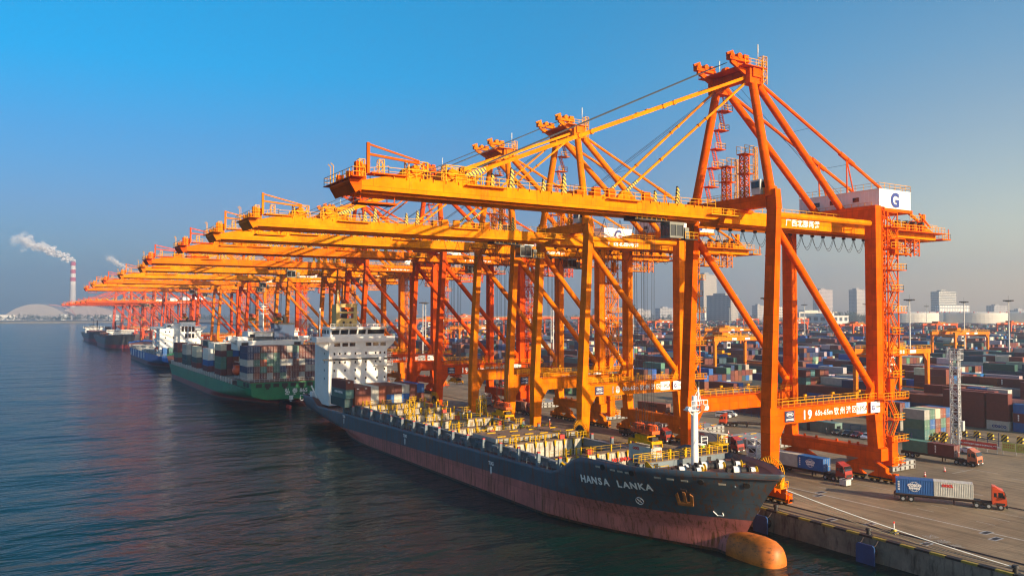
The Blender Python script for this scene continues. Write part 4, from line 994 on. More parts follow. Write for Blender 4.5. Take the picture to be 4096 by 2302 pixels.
    for i, ch in enumerate(word):
        if ch != ' ': on_hull(lettering(ch, 1.75, M['letter'], (0, 0, 0), root, bold=0.05, align='CENTER'), 12.6 - i * 1.36, 4.75 + i * 0.08)
    for Yw in (129.5, 86, 43.6):
        on_hull(lettering('TUG', 1.0, M['letter'], (0, 0, 0), root, bold=0.03, align='CENTER'), Yw, 2.6)
        on_hull(MB().prism([(-0.22, 0), (0.22, 0), (0.22, -1.2), (0, -1.6), (-0.22, -1.2)], 1, -0.02, 0.02).build('tug_mark', M['letter'], root), Yw, 2.3)
    b = MB()
    for k in range(20): t0, t1 = 2 * math.pi * k / 20, 2 * math.pi * (k + 1) / 20; b.beam((0.7 * math.cos(t0), 0, 0.7 * math.sin(t0)), (0.7 * math.cos(t1), 0, 0.7 * math.sin(t1)), 0.04, 0.12, up=(0, 1, 0))
    for t in (0.8, 2.35): b.beam((-0.6 * math.cos(t), 0, -0.6 * math.sin(t)), (0.6 * math.cos(t), 0, 0.6 * math.sin(t)), 0.04, 0.12, up=(0, 1, 0))
    on_hull(b.build('thruster_mark', M['letter'], root), 1.8, 3.3, 0.1)
    on_hull(MB().path([(-0.8, 0, 0.7), (-0.2, 0, 0), (0.7, 0, 0.05), (0.6, 0, 0.6)], 0.08, 4).build('bulb_mark', M['letter'], root), -9.6, 2.6, 0.1)
    for k, Yw in enumerate((8.5, 5, 3.4, 1.8, -3.4, -5.4, -7.4, -12.2)):
        on_hull(MB().box(-0.55, 0.55, -0.03, 0.03, -0.14, 0.14).build('fairlead_mark', M['bulk'], root), Yw, 8.0, 0.03)
    for Yw in (7.3, 1.0, -9.6, -15):
        on_hull(MB().tube((0, -0.1, 0), (0, 0.05, 0), 0.5, 12).build('fairlead', M['dark'], root), Yw, 8.1, 0.03)
    # house
    y0, y1 = yy(150), yy(164)
    h = MB().box(-10, 10, y0, y1, 3.8, 24.4)
    for z in (7.0, 10.0, 13.4, 16.2, 19.0, 22.0): h.box(-10.03, 10.03, y0 - 0.05, y1, z, z + 0.08)
    for z in (13.4, 16.2, 19.0): h.box(10, 12.4, y0 + 2, y1 - 1, z - 0.1, z + 0.08)
    h.box(10, 12.6, y0 + 1, y1 - 1, 10.0, 10.1); h.box(-9.5, 9.5, y0 + 6, y1 + 8, 5.6, 5.8)
    hs_ = h.build('deckhouse', M['white'], root)
    grid_windows([(23.2, (-7.3, -4.6, -2.1, 3.4, 6.0, 8.5))], y0, hs_, 1.9, 1.1, M['glass'])
    sx = (-8.2, -6.4, -4.6, -1.1, 2.5, 5.9, 7.5, 9.1)
    grid_windows([(20.3, sx), (17.5, (-8.2, -6.4, -4.6, -1.1, 2.5, 5.9, 7.5)), (14.9, (-8.2, -4.6, -1.1, 2.5, 5.9, 9.1)), (12.2, (-4.6, -1.1, 2.5, 6.4, 9.1)), (9.6, (-8.2, -1.1, 5.9))], y0, hs_, 0.5, 0.75, M['glass'])
    for z in (20.3, 17.5, 14.9, 12.2): MB().box(-10.05, -9.98, y0 + 4, y0 + 4.5, z - 0.35, z + 0.35).build('window', M['glass'], hs_)
    b = MB().box(-14.2, 12.6, y0 - 0.4, y0 + 4.5, 24.4, 25.7); b.box(-14.2, 12.6, y0 - 0.5, y0 + 9, 24.1, 24.4)
    for s, e in ((-1, -14.2), (1, 12.6)): b.prism([(s * 10.0, 21.2), (s * 10.0, 24.1), (e, 24.1), (e, 23.6)], 1, y0 + 0.4, y0 + 0.7)
    b.build('bridge_wing', M['white'], root)
    b = MB().box(-9.2, 9.2, y0 + 0.8, y0 + 9, 24.42, 28.4, 0); b.prism([(y0 + 0.8, 26.2), (y0 + 0.8, 28.2), (y0 + 0.2, 28.2)], 0, -9.0, 9.0, 0); b.box(-9.6, 9.6, y0 + 0.0, y0 + 9.4, 28.4, 28.75, 0)
    wh = b.build('wheelhouse', M['white'], root)
    for x in (-7.7, -4.7, -1.7, 1.3, 3.9, 5.6, 7.8):
        w = 1.25 if x not in (3.9,) else 0.6
        MB().prism([(y0 + 0.70, 26.5), (y0 + 0.76, 26.5), (y0 + 0.26, 28.0), (y0 + 0.16, 28.0)], 0, x - w, x + w).build('window', M['glass'], wh)
    for yq in (2.5, 5.2, 7.6): MB().box(-9.26, -9.18, y0 + yq, y0 + yq + 1.8, 26.6, 27.9).build('window', M['glass'], wh)
    r = MB().rail([(-14.1, y0 + 4.4, 25.7), (-14.1, y0 + 8.9, 24.4)], 1.1, 1.5, 0.07).rail([(-9.5, y0 + 0.1, 28.75), (9.5, y0 + 0.1, 28.75), (9.5, y0 + 9.3, 28.75)], 1.1, 1.4, 0.07)
    for z in (10.1, 13.48, 16.28, 19.08): r.rail([(10.1, y0 + 1.2, z), (12.4, y0 + 1.2, z), (12.4, y1 - 1, z)], 1.2, 1.4, 0.08)
    r.build('railing', M['white'], wh); MB().tube((-10.2, y0 + 8.6, 24.4), (-10.2, y0 + 8.6, 35), 0.28, 8).build('signal_mast', M['white'], wh); MB().tube((7.4, y0 + 4, 28.7), (7.4, y0 + 4, 31.4), 0.1, 6).build('aerial', M['white'], wh)
    MB().rail([(-9.2, y1 + 7.5, 5.8), (-9.6, y1, 5.8)], 1.1, 1.4, 0.08).build('poop_railing', M['white'], root)
    b = MB().box(-12.2, 13.6, y0 - 1.0, y0 - 0.6, 18.3, 18.75, 0); b.box(-0.6, 0.6, y0 - 1.0, y0 - 0.05, 17.0, 18.3, 1); b.box(6.5, 8.2, y0 - 1.3, y0 - 0.3, 17.8, 19.0, 1); b.box(5.4, 11.5, y0 - 1.2, y0 - 0.1, 16.1, 16.3, 1); b.rail([(5.4, y0 - 1.2, 16.3), (11.5, y0 - 1.2, 16.3)], 1.1, 1, 0.08, 1)
    b.build('provision_crane', [M['dark'], M['white']], root)
    FY = paint('funnel_yellow', (0.60, 0.42, 0.13), 0.5, dirt=0.25, rust=0.4, rcol=(0.2, 0.05, 0.02))
    b = MB(); a, c = y1 - 3.5, y1 + 1.5
    b.box(-3.9, -2.6, a, a + 0.3, 28.4, 36.2, 0); b.box(2.2, 3.4, a, a + 0.3, 28.4, 36.2, 0)
    for z0, z1 in ((28.4, 29.6), (30.8, 31.6), (33.2, 33.9), (35.3, 36.2)): b.box(-2.6, 2.2, a, a + 0.3, z0, z1, 0)
    b.box(-2.6, 2.2, a, a + 0.3, 29.6, 30.8, 0)
    for x in (-1.3, 1.1): b.tube((x, a - 0.03, 30.2), (x, a + 0.02, 30.2), 0.45, 12, 2)
    b.prism([(a + 0.3, 28.4), (c, 28.4), (c - 0.6, 36.2), (a + 0.3, 36.2)], 0, 3.0, 3.4, 1); b.prism([(a + 0.3, 28.4), (c, 28.4), (c - 0.6, 36.2), (a + 0.3, 36.2)], 0, -3.9, -3.5, 0)
    b.box(-4.0, 3.6, a - 0.2, a + 0.6, 36.2, 36.5, 0); b.box(-3.6, -3.0, a, a + 0.4, 36.5, 41.0, 0); b.box(-1.2, 0.4, a + 1.2, a + 2.6, 28.4, 34.6, 2)
    b.build('funnel', [FY, M['orange'], M['dark']], root)
    b = MB()
    for z in (37.4, 39, 40.4): b.beam((-4.2, a, z), (2.5, a, z), 0.07)
    b.lattice(-2, 2.8, a - 0.2, a + 1, 36.5, 40.6, 1.3, 0.06); b.build('radar_mast', M['dark'], root)
    # life of the poop
    b = MB(); b.beam((-10.6, yy(160), 5.5), (-12.4, yy(160), 9.6), 0.5, 0.4); b.box(-10.6, -9.4, yy(164.5), yy(167), 5.4, 7.0)
    b.build('davit', M['white'], root)
    return root
SHIP = hansa()

GD = 'containers stacked on the dark blue ship'
ordn = ['leftmost', 'second from left', 'third from left', 'fourth from left', 'fifth from left', 'sixth from left', 'seventh from left', 'eighth from left', 'ninth from left', 'tenth from left', 'rightmost']
def hansa_boxes():
    z0, y = 6.66, 130.0
    topc = ['maroon', 'maroon', 'pale grey', 'rust', 'brown', 'maroon', 'pale grey', 'maroon', 'blue']
    botc = ['rust', 'rust', 'pale grey', 'rust', 'blue', 'pale grey', 'blue', 'maroon', 'maroon']
    for i in range(9):
        x = -29.9 + i * 2.48 + 2.48 * 0.0
        w = end_word('tex', 0.5) if i in (0, 1) else None
        container(botc[i], 40, (x, y, z0), '%s container in the lower row before the white bridge, %s' % (botc[i], ordn[i] if i < 8 else 'rightmost'), GD, word=None)
        container(topc[i], 40, (x, y, z0 + CH), '%s container in the upper row before the white bridge, %s' % (topc[i], ordn[i] if i < 8 else 'rightmost'), GD, word=w)
    x = -32.6
    container('dark teal', 40, (x, y + 1, z0 - 0.6), 'dark container at the bottom of the tall stack before the white bridge', GD)
    container('teal', 40, (x, y + 0.2, z0 - 0.6 + CH), 'teal container with white lettering in the middle of the tall stack on the dark ship', GD, word=side_word('CHINA SHIPPING', 0.9))
    container('maroon', 40, (x, y + 0.2, z0 - 0.6 + 2 * CH), 'maroon container on top of the tall stack by the white bridge', GD, word=end_word('tex', 0.5))
    def oocl(o):
        lettering('OOCL', 0.62, M['letred'], (-CW / 2 - 0.01, 1.9, 1.85), o, FACE_W, bold=0.04); lettering('OOCL', 0.42, M['letred'], (-0.1, -3.06, 1.75), o, bold=0.03)
    container('pale grey', 20, (-20.3, YC, 10.75 - 0.5 - CH), 'pale grey container with red letters hanging under the crane spreader above the bow hold', 'containers being handled', bars=True, word=oocl)
hansa_boxes()

# --- a plainer ship for the berths behind ---------------------------------
def simple_ship(name, label, loc, L, B, d, topc, botc, zdeck, zfc, hm=None, rake=6.0, trans=0.9, pz=0.3):
    root = thing(name, label, 'ship', loc)
    def zt(y): return zdeck + (zfc - zdeck) * sm(L * 0.13, L * 0.10, y) + 0.8 * sm(12, 0, y)
    hb, top = hull(L, B, zt, rake, d=d, cols=70, ebl=(0.22, 0.12), trans=trans)
    h = hb.build('hull', hm or hull_mat(name + '_hull_paint', topc, botc, pz, 0.0, 0.45, 0.6), root, smooth=True)
    dk = deck_from(top, 0.3, L, 0.9, 0.2); dk.build('deck', M['deckred'], root)
    return root, top

def green_ship():
    YB, L = 421.0, 211.0
    hmg = hull_mat('ship_hull_green', (0.006, 0.20, 0.075), (0.30, 0.055, 0.045), -0.6, 0.0, 0.35, 0.62)
    root, top = simple_ship('container_ship', 'green container ship loaded with coloured boxes, its flat stern facing the camera', (-25, YB, 0), L, 32.0, -1, None, None, 4.7, 9, hm=hmg)
    y = lambda Yw: Yw - YB
    # transom poop with mooring openings
    b = MB().box(-14.6, 14.6, y(210.05), y(232), 4.4, 6.9, 0); b.box(-15.2, 15.2, y(209.9), y(234), 6.91, 7.05, 1)
    p = b.build('poop', [hmg, M['deckred']], root)
    for i, x in enumerate(np.linspace(-11.6, 11.4, 8)):
        w = MB().box(x - 1.1, x + 1.1, y(209.96), y(210.05), 5.0, 6.4)
        if i % 2: w.box(x - 0.6, x + 0.6, y(209.9), y(210.05), 4.3, 5.0)
        w.build('mooring_opening', M['dark'], p)
    for q in (213, 218): MB().box(-14.65, -14.58, y(q), y(q) + 3.4, 4.9, 6.4).build('mooring_opening', M['dark'], p)
    for t, s, x, z in (('弘', 2.1, -1.9, 2.6), ('泰', 2.1, 1.0, 2.6), ('865', 2.1, 3.9, 2.7), ('厦', 1.9, -0.3, 0.0), ('门', 1.9, 3.9, 0.0), ('HONG', 0.5, -1.7, 1.9), ('TAI', 0.5, 1.5, 1.9), ('865', 0.5, 5.2, 2.0), ('XIA', 0.5, 0.1, -0.7), ('MEN', 0.5, 4.3, -0.7)):
        lettering(t, s, M['letter'], (x, y(209.6), z), root, bold=0.03)
    r = MB().rail([(-15.1, y(234), 7.05), (-15.1, y(210), 7.05), (15.1, y(210), 7.05), (15.1, y(234), 7.05)], 1.2, 1.8, 0.09)
    r.build('railing', M['ltgrey'], root); r = MB().rail([(-15.9, y(Yw), 4.9) for Yw in range(236, 380, 12)], 1.1, 1.5, 0.08)
    for Yw in range(238, 385, 5): MB().box(-15.7, -15.1, y(Yw), y(Yw) + 0.4, 4, 6.6).build('deck_post', M['ltgrey'], root)
    for x, h in ((-1, 12), (1, 11)): MB().tube((x, y(210.3), 7), (x, y(210.3), h), 0.08, 6).build('flagstaff', M['ltgrey'], root)
    r.build('railing', M['ltgrey'], root)
    MB().box(-0.4, 0.4, y(208.5), y(213), -6.5, -2.2).build('rudder', M['red'], root)
    cv = MB().box(-14.4, 14.4, y(256), y(395), 4.2, 6.2); cv.build('hatch_cover', M['hatch'], root)
    # bridge
    h = MB().box(-9, 13, y(238), y(250), 5, 18.0); h.box(-13, 13, y(238), y(250), 18.0, 22.0); h.box(-8.8, 12, y(239), y(249), 22.0, 25.4)
    h.box(-13.6, 13.6, y(236.4), y(237.9), 19.4, 21.9); h.box(-9.2, 12.4, y(238), y(249.5), 25.4, 25.6)
    hh = h.build('deckhouse', M['white'], root)
    for x in (-7, 8.5): MB().box(x - 1.0, x + 1.0, y(238.93), y(239), 23.3, 24.6).build('window', M['glass'], hh)
    for x in (-10.6, 11): MB().box(x - 1.4, x + 1.4, y(236.33), y(236.4), 19.9, 21.2).build('opening', M['dark'], hh)
    b = MB().box(-16.6, 16.6, y(239), y(244), 22.0, 23.5)
    for s in (-1, 1): b.prism([(s * 9.5, 18.6), (s * 9.5, 19.6), (s * 16.4, 22.0), (s * 14.0, 22.0)], 1, y(239.2), y(239.7)); b.box(min(s * 9, s * 10), max(s * 9, s * 10), y(239.2), y(241), 18.5, 22)
    b.rail([(-9, y(238.2), 25.6), (12, y(238.2), 25.6)], 1.1, 1.4, 0.1); b.rail([(-9, y(237), 22), (12, y(237), 22)], 1.1, 1.6, 0.08)
    b.build('bridge_wing', M['white'], root)
    f = MB().box(1.6, 10.0, y(237.4), y(243), 22.0, 28.4, 0); f.box(1.4, 10.2, y(237.2), y(243.2), 28.4, 29.0, 1)
    for x in (4.4, 6.6): f.tube((x, y(240), 29), (x, y(240), 31.6), 0.75, 10, 1); f.tube((x, y(240), 31.3), (x - 0.8, y(240), 32), 0.8, 10, 1)
    for x in (4.4, 6.9): f.box(x - 0.9, x + 0.9, y(237.33), y(237.4), 22.4, 24.8, 2)
    f.build('funnel', [paint('funnel_blue', (0.014, 0.06, 0.16), 0.5, dirt=0.2), M['dark'], M['navy']], root)
    m = MB().tube((-0.8, y(246), 25.6), (-0.8, y(246), 39), 0.25, 8)
    for z in (33, 35, 37): m.beam((-3, y(246), z), (1.4, y(246), z), 0.22)
    m.box(-2.2, 0.6, y(245), y(247), 35.8, 36.2); m.build('radar_mast', M['white'], root)
    k = MB().sphere((-13.4, y(238), 9.8), 1.7, 3.4, 1.9, 12, 10, 0); k.box(-14.4, -12.4, y(236), y(240), 11.2, 12.0, 0)
    lb = k.build('lifeboat', M['orange'], root, smooth=True)
    k = MB()
    for q in (234.6, 241): k.beam((-12.4, y(q), 5), (-11.0, y(q), 13.0), 0.4); k.beam((-11.0, y(q), 13), (-13.6, y(q), 13.4), 0.35); k.beam((-9.6, y(q), 5), (-11, y(q), 13), 0.25)
    k.build('davit', M['ltgrey'], root)
    return root
green_ship()
def green_boxes():
    G = 'containers on the green ship'
    rows = [['navy', 'navy', 'brown', 'maroon', 'brown', 'maroon', 'grey', 'green', 'brown', 'maroon', 'maroon'],
            ['navy', 'maroon', 'green', 'grey', 'green', 'maroon', 'brown', 'navy', 'maroon', 'maroon', 'maroon'],
            ['pale grey', 'green', 'orange', 'green', 'green', 'pale grey', 'white', 'brown', 'pale grey', 'navy', 'navy'],
            ['navy', 'maroon', 'green', 'rust', 'green', 'navy', 'rust', 'brown', 'rust', 'grey', 'grey'],
            ['grey', 'rust', 'maroon', 'grey', 'maroon', 'green', 'rust', 'maroon', 'grey', 'maroon', 'maroon']]
    tn = ['top row', 'second row', 'middle row', 'fourth row', 'bottom row']
    for r, row in enumerate(rows):
        for i, c in enumerate(row):
            container(c, 40, (-37.3 + i * 2.56, 226.4, 7.15 + (4 - r) * 2.62), '%s container, %s of the green ship stern stack, %s' % (c, tn[r], ordn[i]), G, bars=True)
    bays = [(264.5, [['cream', 'maroon', 'green', 'green', 'maroon'], ['maroon', 'green', 'maroon', 'maroon', 'brown'], ['grey', 'blue', 'brown', 'maroon', 'brown'], ['maroon', 'navy', 'cream', 'maroon', 'maroon']], 'behind the lifeboat', 6.6),
            (291, [['white', 'white', 'blue', 'maroon'], ['white', 'cream', 'cream', 'navy', 'maroon'], ['white', 'white', 'navy', 'maroon', 'navy'], ['white', 'grey', 'navy', 'blue', 'maroon'], ['white', 'white', 'grey', 'blue', 'maroon'], ['white', 'grey', 'navy', 'blue', 'maroon']], 'forward of the lifeboat', 6.4),
            (318, [['cream', 'cream', 'dark teal', 'maroon'], ['maroon', 'navy', 'maroon', 'navy'], ['dark teal', 'green', 'navy', 'maroon', 'blue']], 'at mid length', 6.4),
            (345, [['grey', 'pale grey', 'dark teal', 'dark teal'], ['brown', 'maroon', 'navy', 'maroon'], ['maroon', 'brown', 'grey', 'maroon']], 'third bay', 6.4),
            (371, [['maroon', 'maroon', 'green', 'maroon'], ['maroon', 'rust', 'maroon', 'maroon']], 'near the bow', 6.4)]
    tn = {5: ['top', 'second tier down', 'middle', 'fourth tier down', 'bottom'], 4: ['top', 'second tier down', 'third tier down', 'bottom']}
    for Y, cols, where, z0 in bays:
        for i, cs in enumerate(cols):
            n = len(cs)
            for r, c in enumerate(cs):
                container(c, 40, (-39.2 + i * 2.56, Y, z0 + (n - 1 - r) * 2.62), '%s container, %s of %s column, %s on the green ship' % (c, tn[n][r], ['outermost', 'second', 'third', 'fourth', 'fifth', 'sixth'][i], where), G)
green_boxes()

def blue_ship():
    YB, L = 640.0, 186.0
    root, top = simple_ship('container_ship', 'bright blue cargo ship with big white letters on its side, stern towards the camera', (-22, YB, 0), L, 29.5, -1, (0.006, 0.10, 0.40), (0.20, 0.035, 0.03), 5.2, 9.0, pz=-0.4)
    y = lambda Yw: Yw - YB
    h = MB().box(-12.5, 13, y(470), y(486), 4.5, 22.5); h.box(-12.9, 13.4, y(469.6), y(486.4), 18.7, 18.9); h.box(-8.5, 9.0, y(471), y(482), 22.5, 25.6); h.box(-9, 9.4, y(470.6), y(482.4), 25.6, 25.9)
    for z in (8, 11.4, 14.6): h.box(-14, -12.5, y(470), y(484), z, z + 0.2); h.box(-14, -13.9, y(470), y(484), z + 0.2, z + 1.1)
    hh = h.build('deckhouse', M['white'], root)
    grid_windows([(20.5, (-9, -6.5, 7, 10)), (16.6, (-9, -4, 7, 10)), (13, (-9, 7, 10)), (9.6, (4, 9))], y(470), hh, 0.8, 1.0, M['glass'])
    grid_windows([(24.2, (-6.5, 7))], y(471), hh, 2.4, 1.1, M['glass'])
    b = MB().box(-17.5, 17.5, y(474), y(478), 22.5, 24.0)
    for s in (-1, 1): b.prism([(s * 12, 18.8), (s * 12.8, 18.8), (s * 17, 22.5), (s * 15.5, 22.5)], 1, y(474.5), y(475))
    b.build('bridge_wing', M['white'], root)
    f = MB().box(-0.5, 9.0, y(466.4), y(470), 9, 27.0, 0); f.box(-0.7, 9.2, y(466.2), y(470.2), 27.0, 28.0, 1); f.tube((4, y(468), 28), (4, y(468), 30), 0.9, 10, 1)
    for x in (1, 3.2, 5.4, 7.6): f.box(x - 0.8, x + 0.8, y(466.33), y(466.4), 20.4, 24.0, 2); f.box(x - 0.8, x + 0.8, y(466.33), y(466.4), 16.2, 19.2, 2) if x > 3 else None
    f.build('funnel', [M['white'], M['dark'], M['glass']], root)
    k = MB().sphere((-13.2, y(478), 9), 1.4, 3.2, 1.5, 10, 8); k.build('lifeboat', M['orange'], root, smooth=True)
    k = MB().tube((-3, y(490), 26), (-3, y(490), 36), 0.2, 6); k.beam((-6, y(490), 33), (0, y(490), 33), 0.15); k.lattice(-5, -2, y(488), y(490), 26, 31, 1.5, 0.1); k.build('radar_mast', M['dark'], root)
    k = MB().tube((-4, y(560), 6), (-4, y(560), 19), 0.9, 10, 0); k.box(-6, -2, y(556), y(564), 5, 7.5, 0); k.build('deck_crane_post', M['ltgrey'], root)
    k = MB()
    for Yw in range(500, 625, 13): k.box(-12, 12, y(Yw), y(Yw) + 1.2, 4, 7.0, 0); k.box(-12, 12, y(Yw) + 1.3, y(Yw) + 12, 4.2, 6.0, 1)
    for Yw in range(492, 626, 4): k.beam((-14.2, y(Yw), 5), (-14.2, y(Yw), 7.6), 0.25, 0.25, 0); k.beam((14.2, y(Yw), 5), (14.2, y(Yw), 7.6), 0.25, 0.25, 0)
    k.rail([(-14.3, y(455), 5.2), (-14.3, y(490), 5.2)], 1.2, 1.5, 0.12, 0); k.rail([(-13, y(454.6), 5.2), (13, y(454.6), 5.2)], 1.2, 1.8, 0.12, 0)
    k.build('hatch_row', [M['grey'], M['hatchtop']], root)
    for i, ch in enumerate('ANTONG'): lettering(ch, 6.2, M['letter'], (-14.9, y(601 - i * 14.5), 0.3), root, FACE_W, bold=0.5)
    G = 'containers on the blue ship'
    for i, c in enumerate(('blue', 'dark teal', 'grey', 'green')):
        container(c, 20, (-32.5 + i * 3.4, 463.5, 5.0), '%s short container on the blue ship stern, %s' % (c, ordn[i]), G)
        if i < 3: container(('blue', 'teal', 'pale grey')[i], 20, (-32.5 + i * 3.4, 463.5, 7.6), '%s short container stacked on another at the blue ship stern, %s' % (('blue', 'teal', 'pale grey')[i], ordn[i]), G)
blue_ship()
def far_ships():
    for label, loc, L, B, zd, yh, seed in (('dark hulled freighter with red waterline, bow to the camera, beyond the blue ship', (-25, 772, 0), 170, 27, 7.5, 22, 3),
                                     ('small dark freighter with a white bridge, farthest ship along the quay', (-27, 968, 0), 160, 25, 6.5, 120, 5)):
        root, top = simple_ship('cargo_ship', label, loc, L, B, 1, (0.05, 0.055, 0.06), (0.22, 0.03, 0.035), zd, zd + 3, pz=0.8)
        h = MB().box(-10, 10, yh, yh + 9, zd - 1, zd + 5.5); h.box(-12.5, 12.5, yh - 1, yh + 6, zd + 5.5, zd + 8); hh = h.build('deckhouse', M['white'], root)
        MB().box(-12.2, 12.2, yh - 1.07, yh - 1.0, zd + 6.6, zd + 7.5).build('window_band', M['glass'], hh)
        k = MB(); rr = random.Random(seed)
        for y in range(int(yh) + 16 if yh < 60 else 24, 150 if yh < 60 else 112, 8): k.box(-9, 9, y, y + 6.5, zd - 1, zd + 0.8 + rr.random() * 2.5)
        k.build('deck_cargo', M['deckred'], root)
        k = MB().tube((0, yh + 4, zd + 8), (0, yh + 4, zd + 18), 0.25, 6); k.beam((-2, yh + 4, zd + 14), (2, yh + 4, zd + 14), 0.2); k.tube((0, 70, zd), (0, 70, zd + 16), 0.6, 8); k.box(-3, 3, 145, 152, zd - 1, zd + 9)
        k.build('mast', M['dark'], root)
far_ships()
# ---------------------------------------------------------------- container yard
fwv = (math.sin(YAW) * math.cos(PITCH), math.cos(YAW) * math.cos(PITCH), math.sin(PITCH)); rtv = (math.cos(YAW), -math.sin(YAW), 0)
def depth_u(x, y):
    dx, dy = x - CAM[0], y - CAM[1]
    dep = dx * fwv[0] + dy * fwv[1]; return dep, (dx * rtv[0] + dy * rtv[1]) / max(dep, 1e-3) * 2004.6 + 1288
YR = random.Random(21)
PAL = ['maroon'] * 15 + ['brown'] * 6 + ['rust'] * 2 + ['navy'] * 5 + ['blue'] * 4 + ['green'] * 2 + ['teal'] + ['dark teal'] * 4 + ['grey'] * 2 + ['pale grey'] * 3 + ['cream']
nth = ['first', 'second', 'third', 'fourth', 'fifth', 'sixth', 'seventh', 'eighth', 'ninth', 'tenth', 'eleventh', 'twelfth', 'thirteenth', 'fourteenth', 'fifteenth', 'sixteenth', 'seventeenth', 'eighteenth', 'nineteenth', 'twentieth']
GY = 'containers stacked in the yard'
tiern = ['bottom', 'second tier', 'third tier', 'fourth tier', 'top tier']
def bes(o):
    for i, ch in enumerate('BES'): lettering(ch, 0.62, M['letter'], (-CW / 2 - 0.01, 4.6, 1.75 - i * 0.62), o, FACE_W, bold=0.05, align='CENTER')
def cosco_word(o): lettering('COSCO', 1.0, M['letblue'], (-CW / 2 - 0.01, -0.5, 0.7), o, FACE_W, bold=0.05, align='CENTER', space=1.2)
def yard():
    # hand placed stacks at the front edge of the yard
    near = []
    def put(col, ft, x, y, t, lab, word=None, rz=0.0, bars=False): container(col, ft, (x, y, 0.012 + t * (CH + 0.02)), lab, GY, rz, bars, word)
    for t, c in enumerate(('maroon', 'maroon', 'maroon', 'maroon')):
        put(c, 40, 125.4, 33.2, t, 'dark maroon long container behind the white lattice mast, %s' % ['at ground level', 'second tier', 'third tier', 'on top'][t], None)
    for t, (c, w) in enumerate((('pale grey', cosco_word), ('maroon', bes), ('maroon', None), ('maroon', bes))):
        put(c, 20, 125.5, 23.6, t, ['pale grey container with blue letters at ground level right of the lattice mast', 'maroon container resting on the pale grey lettered one', 'maroon container, third tier over the pale grey lettered one', 'maroon container topping the stack over the pale grey lettered one'][t], w)
    for t, (c, w) in enumerate((('blue', None), ('maroon', bes), ('blue', None))):
        put(c, 40, 126.2, 13.6, t, ['blue long container at ground level at the right edge of the yard front', 'maroon lettered container between two blue ones at the right edge', 'blue long container topping the right edge stack of the yard front'][t], w)
    five = [['teal', 'green', 'grey'], ['green', 'blue', 'green'], ['rust', 'brown', 'cream'], ['blue', 'green', 'rust'], ['brown', 'rust', 'blue']]
    for i, cs in enumerate(five):
        for t, c in enumerate(cs): put(c, 20, 90.3 + i * 2.55, 27.2, t, '%s short container left of the lattice mast, %s row, %s' % (c, nth[i], ['bottom', 'middle', 'top'][t]), None, 0.0, True)
    for t, c in enumerate(('grey', 'green', 'maroon')):
        for i in range(2): put([c, 'blue'][i] if t == 2 else [c, 'green'][i], 20, 100.5 + i * 2.55, 40.5, t, '%s short container behind the stair tower, %s column, %s tier' % ([c, 'blue'][i] if t == 2 else [c, 'green'][i], nth[i], nth[t]), None, 0, True)
    for k in range(4):
        for t in range(2): put('maroon' if (k + t) % 3 else 'brown', 40, 93, 62 + k * 12.6, t, 'dark container in the low wall of boxes behind the vans, %s along, %s' % (nth[k], ['bottom', 'top'][t]))
    for t, c in enumerate(('pale grey', 'pale grey', 'maroon')):
        put(c, 40, 107.5, 112, t, ['pale grey long container at the base of the stack behind the far crane leg', 'pale grey long container under a maroon one behind the far crane leg', 'maroon long container topping the stack behind the far crane leg'][t], lambda o: lettering('OOCL', 0.6, M['letred'], (-CW / 2 - 0.01, 5.2, 1.85), o, FACE_W, bold=0.03) if o.color[1] > 0.2 else None)
        put(('blue', 'blue', 'blue')[t] if t else 'brown', 40, 110.1, 112, t, '%s long container just behind the pale grey stack by the far crane leg, %s' % ('brown' if t == 0 else 'blue', nth[t] + ' tier'))
    # the blocks
    blocks = [(124.2, 6)] + [(169.5 + 48 * i, 11) for i in range(25)]
    cand = []; yb0 = -140.0; nb = 118; L = 12.35
    for bi, (x0, nr) in enumerate(blocks):
        hmap = np.zeros((nr, nb), int)
        for k in range(nb):
            if k % 26 in (24, 25): continue
            base = YR.choice((2, 3, 3, 4, 4, 4, 5)) if YR.random() > 0.07 else YR.choice((0, 1))
            for r in range(nr): hmap[r, k] = max(0, min(5, base + YR.choice((-1, -1, 0, 0, 0, 0, 1)))) if base else (1 if YR.random() < 0.2 else 0)
        if bi == 0:
            for r in range(nr):
                for k in range(nb):
                    yc = yb0 + k * L
                    if r == 0 and 2 < yc < 46: hmap[r, k] = 0
                    if yc < 2: hmap[r, k] = min(hmap[r, k], 3)
                    if 20 < yc < 50 and r > 0: hmap[r, k] = max(hmap[r, k], 3)
        for k in range(nb):
            yc = yb0 + k * L
            for r in range(nr):
                x = x0 + 1.21 + r * 2.56; dep, u = depth_u(x, yc)
                if dep < 100 or u < 780 or u > 2720: continue
                two = YR.random() < 0.28; cl = YR.choice(PAL)
                for t in range(hmap[r, k]):
                    h = hmap[r, k]
                    vis = t == h - 1 or r == 0 or hmap[r - 1, k] <= t or k == 0 or hmap[r, k - 1] <= t
                    if not vis: continue
                    c = cl if YR.random() < 0.3 else YR.choice(PAL); c2 = YR.choice(PAL)
                    if two: cand.append((dep, x, yc - 3.07, t, 20, c, bi, r, k, u)); cand.append((dep, x, yc + 3.07, t, 20, c2, bi, r, k, u))
                    else: cand.append((dep, x, yc, t, 40, c, bi, r, k, u))
    cand.sort(key=lambda q: q[0])
    left = 296 - NCONT[0]; far = []; firstk = {}
